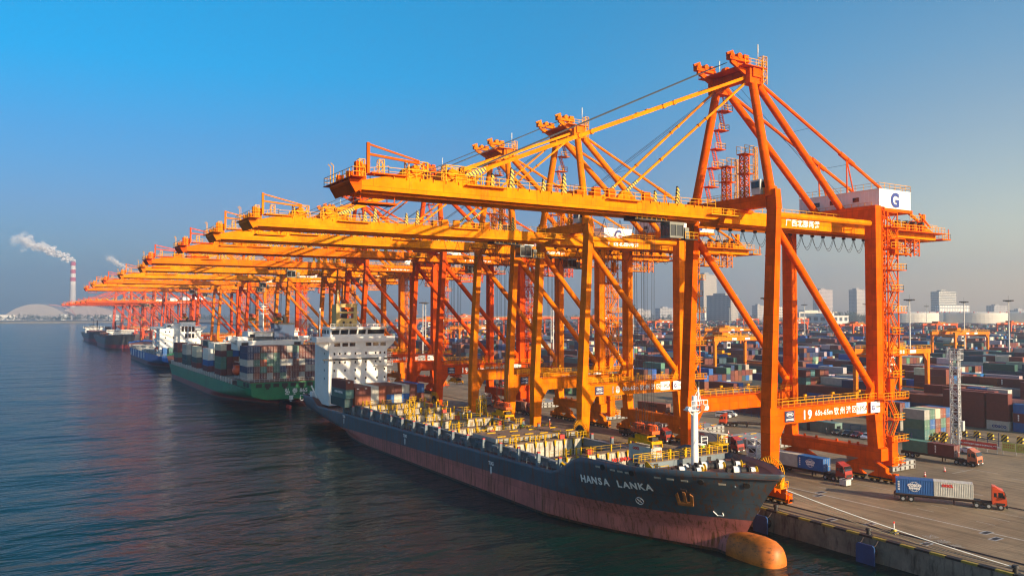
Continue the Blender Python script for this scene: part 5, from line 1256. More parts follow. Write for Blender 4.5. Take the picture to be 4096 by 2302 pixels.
    for q in cand:
        dep, x, y, t, ft, c, bi, r, k, u = q
        if left > 0 and u < 2600:
            left -= 1; fk = firstk.setdefault(bi, k)
            half = '' if ft == 40 else (' near half,' if (y - (yb0 + k * L)) < 0 else ' far half,')
            kk = k - 11 if bi == 0 else k - 11
            container(c, ft, (x, y, 0.012 + t * (CH + 0.02)), '%s container, %s, %s row of %s yard block, %s bay%s' % (c, tiern[t], nth[r], ['front', 'second', 'third'][min(bi, 2)], nth[max(0, kk)] if kk < 20 else 'far', half.rstrip(',')), GY,
                      word=(globe(12.1, 0) if ft == 40 else globe(5.98)) if c == 'blue' and YR.random() < 0.6 else (side_word('CHINA SHIPPING', 0.95) if c in ('dark teal', 'teal') and ft == 40 and YR.random() < 0.6 else (bes if c == 'maroon' and YR.random() < 0.25 and ft == 40 else None)))
        else: far.append(q)
    # the rest of the yard reads as one mass
    n = len(far); A = np.array([(q[1], q[2], q[3], q[4]) for q in far], float)
    hx = 1.2; hy = np.where(A[:, 3] > 30, 6.05, 2.98); z0 = 0.012 + A[:, 2] * 2.6; z1 = z0 + 2.57
    sg = np.array([(-1, -1, 0), (1, -1, 0), (1, 1, 0), (-1, 1, 0), (-1, -1, 1), (1, -1, 1), (1, 1, 1), (-1, 1, 1)], float)
    V = np.empty((n, 8, 3)); V[:, :, 0] = A[:, 0:1] + sg[:, 0] * hx; V[:, :, 1] = A[:, 1:2] + sg[:, 1] * hy[:, None]; V[:, :, 2] = z0[:, None] + sg[:, 2] * (z1 - z0)[:, None]
    F = np.array([(4, 5, 6, 7), (0, 1, 5, 4), (1, 2, 6, 5), (2, 3, 7, 6), (3, 0, 4, 7)])
    FF = (np.arange(n)[:, None, None] * 8 + F[None]).reshape(-1, 4)
    me = bpy.data.meshes.new('container_mass'); me.vertices.add(n * 8); me.vertices.foreach_set('co', V.ravel())
    me.loops.add(len(FF) * 4); me.loops.foreach_set('vertex_index', FF.ravel().astype(np.int32))
    me.polygons.add(len(FF)); me.polygons.foreach_set('loop_start', np.arange(0, len(FF) * 4, 4, dtype=np.int32))
    at = me.attributes.new('tint', 'FLOAT_COLOR', 'FACE')
    cols = np.array([[*[v * YR.uniform(0.8, 1.2) for v in CC[q[5]]], 1] for q in far]); at.data.foreach_set('color', np.repeat(cols, 5, axis=0).ravel().astype(np.float32))
    me.materials.append(M['contfar']); me.update(calc_edges=True); me.validate(); me.shade_flat()
    o = link('container_mass', me); o['kind'] = 'stuff'; o['label'] = 'far rows of stacked containers filling the yard to the horizon'
    return blocks
BLOCKS = yard()

# ---------------------------------------------------------------- yard gantries
def gantry(span, base_, h, cant=0.0):
    root = thing('yard_gantry', 'orange yard gantry over containers', 'gantry crane')
    cm = M['crane']
    for y in (0, base_):
        for x in (0, span):
            b = MB().taper((x - 0.55, x + 0.55, y - 0.5, y + 0.5, 1.6), (x - 0.7, x + 0.7, y - 0.6, y + 0.6, h - 1.6))
            s = 1 if x == 0 else -1
            b.prism([(x + s * 0.6, h - 1.7), (x + s * 2.6, h - 1.7), (x + s * 0.6, h - 4.2)], 1, y - 0.4, y + 0.4)
            for q in (-1.2, 1.2): b.box(x - 0.35, x + 0.35, y + q - 0.9, y + q + 0.9, 0.02, 1.6)
            b.build('leg', cm, root)
        b = MB().box(-1.2 - cant, span + 1.2 + cant, y - 0.7, y + 0.7, h - 1.6, h)
        g = b.build('girder', cm, root)
        MB().rail([(-1 - cant, y - 0.8, h), (span + 1 + cant, y - 0.8, h)], 1.1, 2.5, 0.1).build('railing', M['yellow'], g)
    for x in (0, span):
        b = MB().box(x - 0.4, x + 0.4, 0.6, base_ - 0.6, 1.4, 2.6); b.box(x - 0.35, x + 0.35, 0.6, base_ - 0.6, h - 2.6, h - 1.7)
        b.tube((x, 0.5, 8), (x, base_ - 0.5, 8), 0.25, 8); b.build('sill_beam', cm, root)
    t = 0.3 * span
    b = MB().box(t - 3, t + 4, -0.5, base_ + 0.5, h + 0.3, h + 0.8, 0); b.box(t - 2, t + 2, base_ * 0.25, base_ * 0.7, h + 0.8, h + 2.4, 1); b.tube((t + 2.6, base_ * 0.3, h + 1.6), (t + 2.6, base_ * 0.7, h + 1.6), 0.7, 10, 1)
    b.rail([(t - 3, -0.5, h + 0.8), (t + 4, -0.5, h + 0.8)], 1.2, 1.2, 0.1, 0)
    b.build('trolley', [M['yellow'], cm], root)
    b = MB().box(t - 1.2, t + 1.2, 1.4, 3.6, h - 5.2, h - 2.4, 0); b.box(t - 1.0, t + 1.0, 1.3, 1.39, h - 4.6, h - 3, 1); b.box(t - 0.2, t + 0.2, 2, 3, h - 2.4, h + 0.3, 0)
    b.build('operator_cab', [M['white'], M['glass']], root)
    b = MB().box(t - 1.1, t + 1.1, base_ / 2 - 5.8, base_ / 2 + 5.8, 13.2, 13.8, 0); b.box(t - 0.8, t + 0.8, base_ / 2 - 2, base_ / 2 + 2, 13.8, 15, 0)
    for dx in (-0.8, 0.8):
        for dy in (-1.5, 1.5): b.tube((t + dx, base_ / 2 + dy, 15), (t + dx, base_ / 2 + dy, h + 0.4), 0.06, 4, 1)
    b.build('spreader', [M['yellow'], M['cable']], root)
    b = MB().box(span * 0.55, span * 0.55 + 3.4, -0.78, -0.71, h - 1.3, h - 0.3, 0); b.box(span * 0.3, span * 0.3 + 3, -0.78, -0.71, h - 1.3, h - 0.3, 0); s_ = b.build('sign_panel', M['letter'], root)
    lettering('G', 1.0, M['letblue'], (span * 0.3 + 0.2, -0.8, h - 1.2), s_, bold=0.05)
    return root
GG = 'orange gantry cranes over the container yard'
OG, RG = (0.80, 0.20, 0.012), (0.70, 0.11, 0.03)
def gantries():
    small = gantry(24.5, 10, 21.5); wide = gantry(36, 14, 21.5); big = gantry(42, 16, 27.5, 9)
    spec = [(small, 121.6, 57, OG, 'orange yard gantry seen through the stair tower of the nearest quay crane'),
            (wide, 165.8, 172, OG, 'orange yard gantry with white cab between the two waterside legs of the nearest crane'),
            (wide, 358, 165, OG, 'orange yard gantry with white cab behind the white lattice mast'),
            (wide, 309.5, 305, OG, 'amber yard gantry directly behind the one with the white cab between the crane legs'),
            (wide, 662, 352, RG, 'hazy red gantry just left of the one behind the lattice mast'),
            (wide, 776, 338, RG, 'hazy red gantry at the right edge before the pale storage tanks'),
            (wide, 566, 378, RG, 'hazy red gantry left of the stair tower under the slanting brace'),
            (wide, 565, 655, RG, 'hazy gantry left of the near far-side crane leg, beneath the glass towers'),
            (wide, 902, 815, RG, 'faint gantry right of the second glass tower'),
            (wide, 646, 520, RG, 'hazy gantry between the pair of legs right of the twin towers'),
            (wide, 998, 790, RG, 'faintest gantry beside the leg below the hazy block'),
            (wide, 182, 458, OG, 'amber gantry seen between legs above the cable reel of the red crane'),
            (big, 150, 470, RG, 'long red gantry with white signs behind the twin light masts'),
            (big, 462, 985, RG, 'long pale red gantry farthest behind the red crane legs'),
            (big, 262, 575, RG, 'long red gantry beside the leftmost amber gantry'),
            (big, 356, 640, RG, 'long red gantry just left of the tall twin white poles'),
            (big, 405, 585, RG, 'long red gantry at the right behind the crane numbered 18')]
    used = set()
    for proto, x, y, c, lab in spec:
        g = copy_tree(proto) if id(proto) in used else proto
        used.add(id(proto)); g.location = (x, y, 0.012); tag(g, lab, 'gantry crane', GG)
        for o in g.children:
            o.color = (*c, 1)
            for q in o.children: q.color = (*c, 1)
gantries()

# ---------------------------------------------------------------- light masts
def light_mast():
    r = thing('light_mast', 'tall light mast in yard', 'light mast')
    MB().tube((0, 0, 0), (0, 0, 40), 0.5, 12, 0, 0.24).build('pole', M['ltgrey'], r, smooth=True)
    b = MB().tube((0, 0, 39.2), (0, 0, 39.5), 1.4, 14, 0)
    for k in range(12):
        t = 2 * math.pi * k / 12; d = Vector((math.cos(t), math.sin(t), 0)); b.beam(d * 0.3 + Vector((0, 0, 39.6)), d * 2.0 + Vector((0, 0, 39.9)), 0.1, 0.1, 0); p = d * 2.1 + Vector((0, 0, 39.7)); b.box(p.x - 0.35, p.x + 0.35, p.y - 0.35, p.y + 0.35, 39.4, 40.0, 0)
    b.tube((0, 0, 40), (0, 0, 42.5), 0.04, 5, 0)
    b.build('lamp_ring', M['dark'], r)
    return r
def masts():
    def pos(px, D):
        u = (px - 1288) / 2004.6; return (CAM[0] + D * (fwv[0] + u * rtv[0]), CAM[1] + D * (fwv[1] + u * rtv[1]))
    L = [(2287, 400, 'tall grey light mast just right of the nearest stair tower'), (2536, 430, 'tall grey light mast nearest the right edge of the yard'), (2424, 490, 'tall light mast in front of the big pale storage tank'),
         (2178, 640, 'thin light mast in front of the hazy apartment block'), (1835, 1016, 'thin light mast before the second glass tower'), (1928, 352, 'tall light mast half hidden by the waterside leg of the nearest crane'),
         (1064, 527, 'tall white light mast left of the red crane portal, nearer of a pair'), (1071, 560, 'tall white light mast standing just behind another one left of the red portal'), (1315, 660, 'thin white mast between the two amber cranes'),
         (1391, 480, 'tall white mast right of the amber leg, nearer of two'), (1386, 560, 'tall white mast right of the amber leg, farther of two'), (1983, 600, 'thin mast left of the orange landside leg of the nearest crane'), (2023, 700, 'thin mast right of the orange landside leg of the nearest crane'),
         (1760, 900, 'thin mast at the left foot of the tall glass tower'), (2330, 900, 'thin far mast left of the white office building'), (1592, 760, 'far thin mast right of the portal of crane 18'), (1565, 1000, 'farthest thin mast right of the portal of crane 18'), (960, 620, 'thin mast behind the yellow ship funnel')]
    p = light_mast()
    for i, (px, D, lab) in enumerate(L):
        o = p if i == 0 else copy_tree(p); x, y = pos(px, D); o.location = (x, y, 0.012); tag(o, lab, 'light mast', 'light masts in the yard')
masts()
# ---------------------------------------------------------------- vehicles; forward is -Y, base at z = 0
def wheel(root, x, y, r=0.52, w=0.3, name='wheel'):
    o = MB().tube((x - w / 2, y, r), (x + w / 2, y, r), r, 16, 0).build(name, M['black'], root, smooth=True)
    MB().tube((x - w / 2 - 0.02, y, r), (x + w / 2 + 0.02, y, r), r * 0.5, 12, 0).build('rim', M['grey'], o)
def truck(label, loc, rz, col, trailer=True, group='container trucks on the quay'):
    t = thing('container_truck', label, 'truck', loc, rz, group)
    # trailer bed runs from y = -6.4 to 6.3, cab in front of it
    prof = [(-11.0, 0.75), (-11.0, 1.7), (-10.85, 2.4), (-10.55, 3.25), (-9.9, 3.5), (-8.9, 3.62), (-8.85, 0.95), (-9.5, 0.95), (-9.75, 0.75)]
    b = MB().prism(prof, 0, -1.2, 1.2, 0); b.box(-1.24, 1.24, -11.1, -10.9, 0.35, 0.95, 1); b.prism([(-9.9, 3.5), (-8.9, 3.62), (-8.9, 3.95), (-9.3, 3.9)], 0, -1.05, 1.05, 0)
    for s in (-1, 1): b.box(min(s * 1.2, s * 1.3), max(s * 1.2, s * 1.3), -10.7, -9.4, 0.9, 1.25, 1); b.box(min(s * 1.25, s * 1.5), max(s * 1.25, s * 1.5), -10.75, -10.6, 2.0, 2.7, 1); b.box(min(s * 0.7, s * 1.1), max(s * 0.7, s * 1.1), -11.13, -11.09, 0.7, 0.9, 2)
    b.box(-0.9, 0.9, -11.04, -10.99, 1.05, 1.6, 1)
    cab = b.build('cab', [M['trred'], M['dark'], M['letter']], t, color=col)
    MB().prism([(-10.9, 2.35), (-10.6, 3.2), (-10.66, 3.22), (-10.97, 2.36)], 0, -1.08, 1.08).build('windshield', M['glass'], cab)
    for s in (-1, 1):
        MB().prism([(-10.65, 2.1), (-10.4, 3.0), (-9.75, 3.0), (-9.75, 2.1)], 0, min(s * 1.2, s * 1.215), max(s * 1.2, s * 1.215)).build('side_window', M['glass'], cab)
        MB().box(min(s * 1.2, s * 1.215), max(s * 1.2, s * 1.215), -9.5, -9.1, 2.2, 2.9).build('side_window', M['glass'], cab)
    b = MB()
    for x in (-0.45, 0.45): b.box(x - 0.09, x + 0.09, -10.8, 6.2, 0.85, 1.2)
    for x in (-1.15, 1.15): b.box(x - 0.08, x + 0.08, -6.0, 6.2, 1.22, 1.44)
    for y in (-5.9, -3, 0, 3, 6.1): b.box(-1.2, 1.2, y - 0.12, y + 0.12, 1.2, 1.46)
    b.box(-1.0, -0.5, -7.6, -6.2, 0.5, 1.0); b.box(-0.9, 0.9, -7.2, -5, 1.2, 1.3); b.box(-0.7, -0.55, -3.2, -3, 0.05, 1.2); b.box(0.55, 0.7, -3.2, -3, 0.05, 1.2); b.box(-1.2, 1.2, 6.1, 6.4, 0.6, 1.3)
    b.box(-1.15, -0.8, -8.6, -7.6, 0.5, 1.0); b.box(0.8, 1.15, -8.6, -7.6, 0.5, 1.0)
    b.build('chassis', M['chassis'], t)
    for y in (-10.1, -8.3, -6.5, 3.6, 4.9):
        for x in (-1.05, 1.05): wheel(t, x, y)
    return t
TR, TB, TD = (0.62, 0.075, 0.02), (0.30, 0.03, 0.02), (0.45, 0.14, 0.07)
GT = 'containers riding on trucks'
def on_truck(loc, rz, dy, col, ft, label, word=None, bars=True):
    c, s = math.cos(rz), math.sin(rz); x, y = 0, dy
    container(col, ft, (loc[0] + c * x - s * y, loc[1] + s * x + c * y, 1.47), label, GT, rz, bars, word)
def oocl_side(o): lettering('OOCL', 0.6, M['letred'], (-CW / 2 - 0.01, 1.8, 1.75), o, FACE_W, bold=0.05)
def traffic():
    a = ((23.5, -16.4, 0.012), R(31.7))
    truck('red tractor hauling blue and pale grey containers, nearest truck on the quay', *a, TR)
    on_truck(*a, 3.05, 'blue', 20, 'blue container with white globe emblem at the rear of the nearest truck', globe(5.98))
    on_truck(*a, -3.05, 'pale grey', 20, 'pale grey container with red letters on the nearest truck', oocl_side)
    a = ((24.9, 12.8, 0.012), R(2))
    truck('red tractor with a blue container stopped beside the ship bow', *a, TB)
    on_truck(*a, -3.05, 'blue', 20, 'blue container with globe emblem on the truck beside the bow', globe(5.98))
    on_truck(*a, 3.05, 'pale grey', 20, 'pale grey container half hidden by the crane leg beside the bow truck')
    a = ((63.4, 7.6, 0.012), R(1))
    truck('faded red tractor with a green and a maroon container by the lattice mast', *a, TD)
    on_truck(*a, 3.05, 'green', 20, 'faded green container at the rear of the truck by the lattice mast')
    on_truck(*a, -3.05, 'maroon', 20, 'maroon container with white letters on the truck by the lattice mast', side_word('BES', 0.62, y=1.2, z=1.7, vertical=True))
    truck('bright red tractor pulling an empty chassis behind the ship foremast', (69.0, 62.5, 0.012), R(-148), TR)
    a = ((31.6, 46.5, 0.012), R(2))
    truck('dark red tractor carrying a pale container behind the foremast', *a, TB)
    on_truck(*a, 0, 'pale grey', 40, 'pale grey long container on the truck behind the ship foremast', lambda o: (lettering('OOCL', 0.6, M['letred'], (-CW / 2 - 0.01, 1.0, 1.75), o, FACE_W, bold=0.04), lettering('OOCL', 0.4, M['letred'], (0.1, -6.12, 1.7), o, bold=0.03)))
    a = ((27.6, 130.5, 0.012), R(2)); truck('truck with a red brown container behind the amber leg amidships', *a, TB); on_truck(*a, 0, 'brown', 40, 'red brown long container on a truck behind the amber leg amidships', side_word('G BEIBU', 0.8))
    a = ((63.5, 101, 0.012), R(8)); truck('truck with a brown container under the portal of crane 18', *a, TB); on_truck(*a, 0, 'brown', 40, 'brown long container with dark letters on the truck under the portal of crane 18', side_word('G CARAVEL', 0.9, mat='letblk'))
    a = ((66.5, 219, 0.012), R(28)); truck('truck with dark and green boxes in the far gap between crane legs', *a, TB); on_truck(*a, -3.05, 'navy', 20, 'dark navy container on the truck in the far gap between crane legs'); on_truck(*a, 3.05, 'teal', 20, 'teal container at the rear of the truck in the far gap')
    truck('dark red tractor with bare chassis beside the amber waterside leg of crane 18', (27.0, 66.5, 0.012), R(4), TB)

    def car(label, loc, rz, col, van=False):
        c = thing('parked_van' if van else 'parked_car', label, 'van' if van else 'car', loc, rz, 'cars and vans parked beyond the apron')
        if van: low = [(-2.35, 0.4), (-2.38, 0.95), (-1.9, 1.2), (-1.2, 1.9), (-0.8, 1.98), (2.2, 1.98), (2.35, 1.6), (2.38, 0.4)]; win = [(-1.72, 1.22), (-1.18, 1.8), (2.0, 1.8), (2.1, 1.25)]
        else: low = [(-2.3, 0.3), (-2.35, 0.68), (-2.2, 0.84), (-1.1, 0.98), (-0.45, 1.44), (0.2, 1.52), (1.0, 1.46), (1.75, 1.08), (2.25, 1.0), (2.35, 0.7), (2.3, 0.3)]; win = [(-0.98, 0.98), (-0.42, 1.38), (0.2, 1.45), (0.95, 1.4), (1.6, 1.04)]
        w = 0.9 if not van else 0.85
        b = MB(); n = len(low); v = []
        for x, f in ((-w, 0.0), (-w * 0.86, 1.0), (w * 0.86, 1.0), (w, 0.0)):
            for y, z in low: v.append((x if z < 1.0 or f else x, y, z if not (f == 0 and z > 1.0) else 1.0 + (z - 1.0) * 0.12))
        fcs = []
        for r in range(3):
            for k in range(n): fcs.append((r * n + k, r * n + (k + 1) % n, (r + 1) * n + (k + 1) % n, (r + 1) * n + k))
        fcs += [tuple(range(n)), tuple(range(4 * n - 1, 3 * n - 1, -1))]
        bo = b.add(v, fcs).build('body', M['carp'], c, color=col)
        for s in (-1, 1): MB().prism(win, 0, min(s * w * 0.8, s * (w * 0.955)), max(s * w * 0.8, s * (w * 0.955))).build('side_window', M['glass'], bo)
        k = 3 if not van else 2
        (y0, z0), (y1, z1) = (low[3], low[4]) if not van else (low[2], low[3])
        MB().beam((0, y0 * 0.98, z0 + 0.02), (0, y1, z1 + 0.01), w * 1.6, 0.05).build('windshield', M['glass'], bo)
        for s in (-1, 1): MB().box(s * 0.62 - 0.18, s * 0.62 + 0.18, -2.37, -2.28, 0.6, 0.76).build('headlight', M['letter'], bo)
        for y in (-1.45, 1.45):
            for x in (-w + 0.08, w - 0.08): wheel(c, x, y, 0.33, 0.22)
    rz = R(-78)
    for i, (y, col, l) in enumerate(((42.5, (0.05, 0.055, 0.06), 'dark grey car at the left end of the parked row'), (39.4, (0.012, 0.012, 0.014), 'black car second in the parked row'), (36.6, (0.14, 0.015, 0.02), 'dark red car third in the parked row'), (33.6, (0.72, 0.74, 0.78), 'white car at the right end of the parked row'))): car(l, (78.2, y, 0.012), rz, col)
    car('white car with dark windows beside the red banner', (78.5, 6.8, 0.012), R(-25), (0.75, 0.77, 0.8))
    car('white van parked nearer, behind the ship foremast', (76.5, 83, 0.012), R(20), (0.62, 0.63, 0.62), True)
    car('white van parked just behind another van', (80.8, 84.5, 0.012), R(20), (0.60, 0.61, 0.60), True)
traffic()

# ---------------------------------------------------------------- hatch covers, cabins, small quay things
def hatch_stack(x, y, sx, sy, n, where, rz=0.0):
    for k in range(n):
        z = 0.25 + k * 0.98; b = MB()
        b.box(-sx / 2, sx / 2, -sy / 2, sy / 2, z, z + 0.82, 0); b.box(-sx / 2 + 0.1, sx / 2 - 0.1, -sy / 2 + 0.1, sy / 2 - 0.1, z + 0.83, z + 0.84, 0)
        for q in np.arange(-sx / 2 + 0.8, sx / 2, 1.7): b.box(q, q + 0.35, -sy / 2 - 0.12, -sy / 2, z + 0.1, z + 0.7, 1); 
        for q in np.arange(-sy / 2 + 0.8, sy / 2, 1.7): b.box(-sx / 2 - 0.1, -sx / 2, q, q + 0.3, z + 0.1, z + 0.7, 0)
        if k == n - 1:
            for u, v_ in ((-0.3, 0.25), (0.28, -0.3), (0.25, 0.33), (-0.28, -0.28)): b.box(u * sx - 1.1, u * sx + 1.1, v_ * sy - 0.17, v_ * sy + 0.17, z + 0.84, z + 1.0, 2)
            for u, v_ in ((-0.1, 0), (0.4, 0.1), (-0.42, 0), (0.1, 0.42), (0.1, -0.42), (-0.3, 0.45)): b.box(u * sx - 0.25, u * sx + 0.25, v_ * sy - 0.2, v_ * sy + 0.2, z + 0.84, z + 0.98, 3)
        else:
            for u in (-0.42, 0, 0.42): b.box(u * sx - 0.3, u * sx + 0.3, -sy / 2 + 0.4, sy / 2 - 0.4, z + 0.82, z + 0.98, 1)
        if k == 0:
            for u in (-0.42, 0, 0.42): b.box(u * sx - 0.3, u * sx + 0.3, -sy / 2 + 0.4, sy / 2 - 0.4, 0.012, 0.25, 1)
        o = b.build('hatch_cover', [M['hatch'], M['chassis'], M['deckyel'], M['letred']], None, (x, y, 0)); o.rotation_euler = (0, 0, rz)
        tag(o, 'grey hatch cover %s, %s' % (where, ['under another', 'on top'][k]), 'hatch cover', 'ship hatch covers laid on the quay')
hatch_stack(45.5, 42, 11.5, 12.8, 2, 'behind the bow of the dark ship')
hatch_stack(49, 66.5, 9, 11, 2, 'behind the far waterside leg of crane 19')
hatch_stack(45.8, 8.5, 8.2, 11, 2, 'behind the landside wheels of crane 19')
hatch_stack(46, 104, 10, 12, 2, 'between the landside legs of crane 18')
hatch_stack(47, 79, 9, 12, 2, 'right of the landside wheels of crane 18')
hatch_stack(46, 140, 10, 12, 2, 'behind the amber legs amidships')

def cabin(x, y, sx, sy, h, mat, label, rz=0.0):
    r = thing('site_cabin', label, 'cabin', (x, y, 0.012), rz)
    b = MB().box(-sx / 2, sx / 2, -sy / 2, sy / 2, 0, h); b.box(-sx / 2 - 0.1, sx / 2 + 0.1, -sy / 2 - 0.1, sy / 2 + 0.1, h, h + 0.12)
    for q in np.arange(-sy / 2 + 0.3, sy / 2, 0.6): b.box(-sx / 2 - 0.05, -sx / 2, q, q + 0.3, 0.2, h - 0.15)
    w = b.build('wall', mat, r)
    MB().box(-sx / 2 - 0.07, -sx / 2 - 0.051, sy * 0.1, sy * 0.1 + 1.1, 0.05, 2.1).build('door', M['dark'], r)
    MB().box(-0.8, 0.8, -sy / 2 - 0.07, -sy / 2 - 0.01, 1.0, 2.1).build('window', M['glass'], r)
cab_g = paint('cabin_green', (0.13, 0.21, 0.19), 0.6, dirt=0.3, rust=0.4); cab_d = paint('cabin_dark_green', (0.03, 0.12, 0.06), 0.6, dirt=0.25)
cabin(79.5, 50, 3.2, 13.5, 2.8, cab_g, 'grey green site cabin with a dark door left of the parked cars')
cabin(79, 176, 3, 12, 5.2, cab_d, 'two storey dark green cabin right of the amber portal amidships')
cabin(79, 160, 3, 10, 5.2, cab_d, 'dark green cabin seen just left of the plate on crane 18')
cabin(23.3, 27.2, 2, 4, 2.8, M['ltgrey'], 'small grey control cabin behind the truck beside the bow') if False else None

def lattice_mast():
    r = thing('lattice_mast', 'white steel lattice mast standing in front of the maroon containers', 'mast', (83.4, 12.8, 0.012), R(12))
    MB().lattice(-0.9, 0.9, -0.9, 0.9, 0, 24, 1.5, 0.13).build('frame', M['galv'], r)
    b = MB().box(-1.5, 1.5, -1.5, 1.5, 21.8, 21.95); b.rail([(-1.5, -1.5, 22), (1.5, -1.5, 22), (1.5, 1.5, 22), (-1.5, 1.5, 22), (-1.5, -1.5, 22)], 2.6, 0.9, 0.11); b.rail([(-1.5, -1.5, 23), (1.5, -1.5, 23)], 0.6, 1, 0.08)
    b.build('platform', M['galv'], r)
    b = MB()
    for z in np.arange(0.4, 23, 0.5): b.beam((-0.3, -0.95, z), (0.3, -0.95, z), 0.05)
    for x in (-0.3, 0.3): b.beam((x, -0.95, 0), (x, -0.95, 23.5), 0.06)
    b.build('ladder', M['galv'], r); MB().box(0.7, 1.9, -1.5, -0.9, 4.3, 6.7).build('control_box', M['ltgrey'], r)
lattice_mast()

chev = stripes('chevron_bands', (0.70, 0.45, 0.02), (0.02, 0.02, 0.02), 0.9, 1, 0.9)
def chevrons():
    pos = [(105, 22.6, 'behind the lattice mast'), (105, 19.1, 'second right of the lattice mast'), (105, 15.6, 'third right of the lattice mast'), (105, 12.0, 'fourth right of the lattice mast'), (105, 8.2, 'at the right end of its row'),
           (86.4, 20.6, 'left of the mast foot, nearer left one'), (86.6, 17.9, 'left of the mast foot, nearer right one'), (92.5, 23, 'before the green stack, left one'), (96.2, 23, 'before the green stack, right one'), (105, 25.4, 'half hidden just behind the lattice mast')]
    p = None
    for x, y, w in pos:
        if p is None: p = MB().taper((-0.45, 0.45, -0.75, 0.75, 0), (-0.28, 0.28, -0.72, 0.72, 1.7)).build('chevron_block', chev)
        else: p = p.copy(); COL.objects.link(p)
        p.location = (x, y, 0.012); tag(p, 'yellow and black chevron crash block ' + w, 'crash block', 'chevron crash blocks by the yard road')
chevrons()
def banners():
    r = thing('banner', 'long red banner with white writing on posts beside the white car', 'banner', (84, 8, 0.012))
    MB().box(-0.03, 0.03, -4.6, 4.6, 0.9, 2.3).build('cloth', M['red'], r)
    b = MB()
    for y in np.arange(-4.6, 4.7, 2.3): b.box(0.04, 0.12, y - 0.05, y + 0.05, 0, 2.4)
    b.build('post', M['grey'], r)
    lettering('深入开展港区道路交通安全专项整治行动, 严管重罚', 0.42, M['letter'], (-0.05, 4.0, 1.42), r, FACE_W, bold=0.012); lettering('G', 0.7, M['letter'], (-0.05, 4.5, 1.3), r, FACE_W, bold=0.03)
    yg = paint('sign_lime', (0.50, 0.52, 0.12), 0.5, dirt=0.1)
    r = thing('notice_board', 'pale lime notice board with brown drawings on posts at the right', 'sign', (84.6, -0.6, 0.012))
    for y in (-1.5, 1.6):
        p = MB().box(-0.04, 0.04, y - 1.45, y + 1.45, 0.9, 2.9).build('panel', yg, r)
        b = MB()
        for i in range(5):
            for j in range(2): b.box(-0.06, -0.041, y - 1.1 + i * 0.5, y - 0.8 + i * 0.5, 2.2 - j * 0.55, 2.45 - j * 0.55)
        if y < 0: b = MB().path([(-0.05, y - 0.6 + 0.45 * math.cos(t), 1.9 + 0.5 * math.sin(t)) for t in np.linspace(0, 6.28, 14)], 0.05, 4); b.path([(-0.05, y + 0.6 + 0.45 * math.cos(t), 1.9 + 0.5 * math.sin(t)) for t in np.linspace(0, 6.28, 14)], 0.05, 4)
        b.build('drawing', paint('sign_brown', (0.5, 0.14, 0.04), 0.6), p)
    b = MB(); [b.box(0.05, 0.13, y - 0.05, y + 0.05, 0, 2.9) for y in (-2.9, 0, 3.0)]; b.build('post', M['grey'], r)
    r = thing('pipe_barrier', 'dark blue pipe barrier between the lattice mast and the chevron blocks', 'barrier', (96, 14, 0.012))
    b = MB()
    for z in (0.9, 1.4, 1.9): b.tube((2, 7, z), (-1, -5.5, z), 0.07, 6)
    b.build('rail', M['navy'], r); b = MB(); [b.beam((2 - 3 * t, 7 - 12.5 * t, 0), (2 - 3 * t, 7 - 12.5 * t, 2.0 if t < 0.9 else 3.4), 0.14) for t in np.linspace(0, 1, 5)]; b.build('post', M['navy'], r)
    r = thing('wire_fence', 'long low blue fence between the apron and the front container stack', 'fence', (86, 60, 0.012))
    b = MB()
    for z in (0.6, 1.2, 1.8): b.tube((0, -34, z), (0, 60, z), 0.05, 5)
    b.build('rail', M['navy'], r); b = MB(); [b.beam((0, y, 0), (0, y, 1.9), 0.1) for y in range(-34, 61, 3)]; b.build('post', M['navy'], r)
banners()

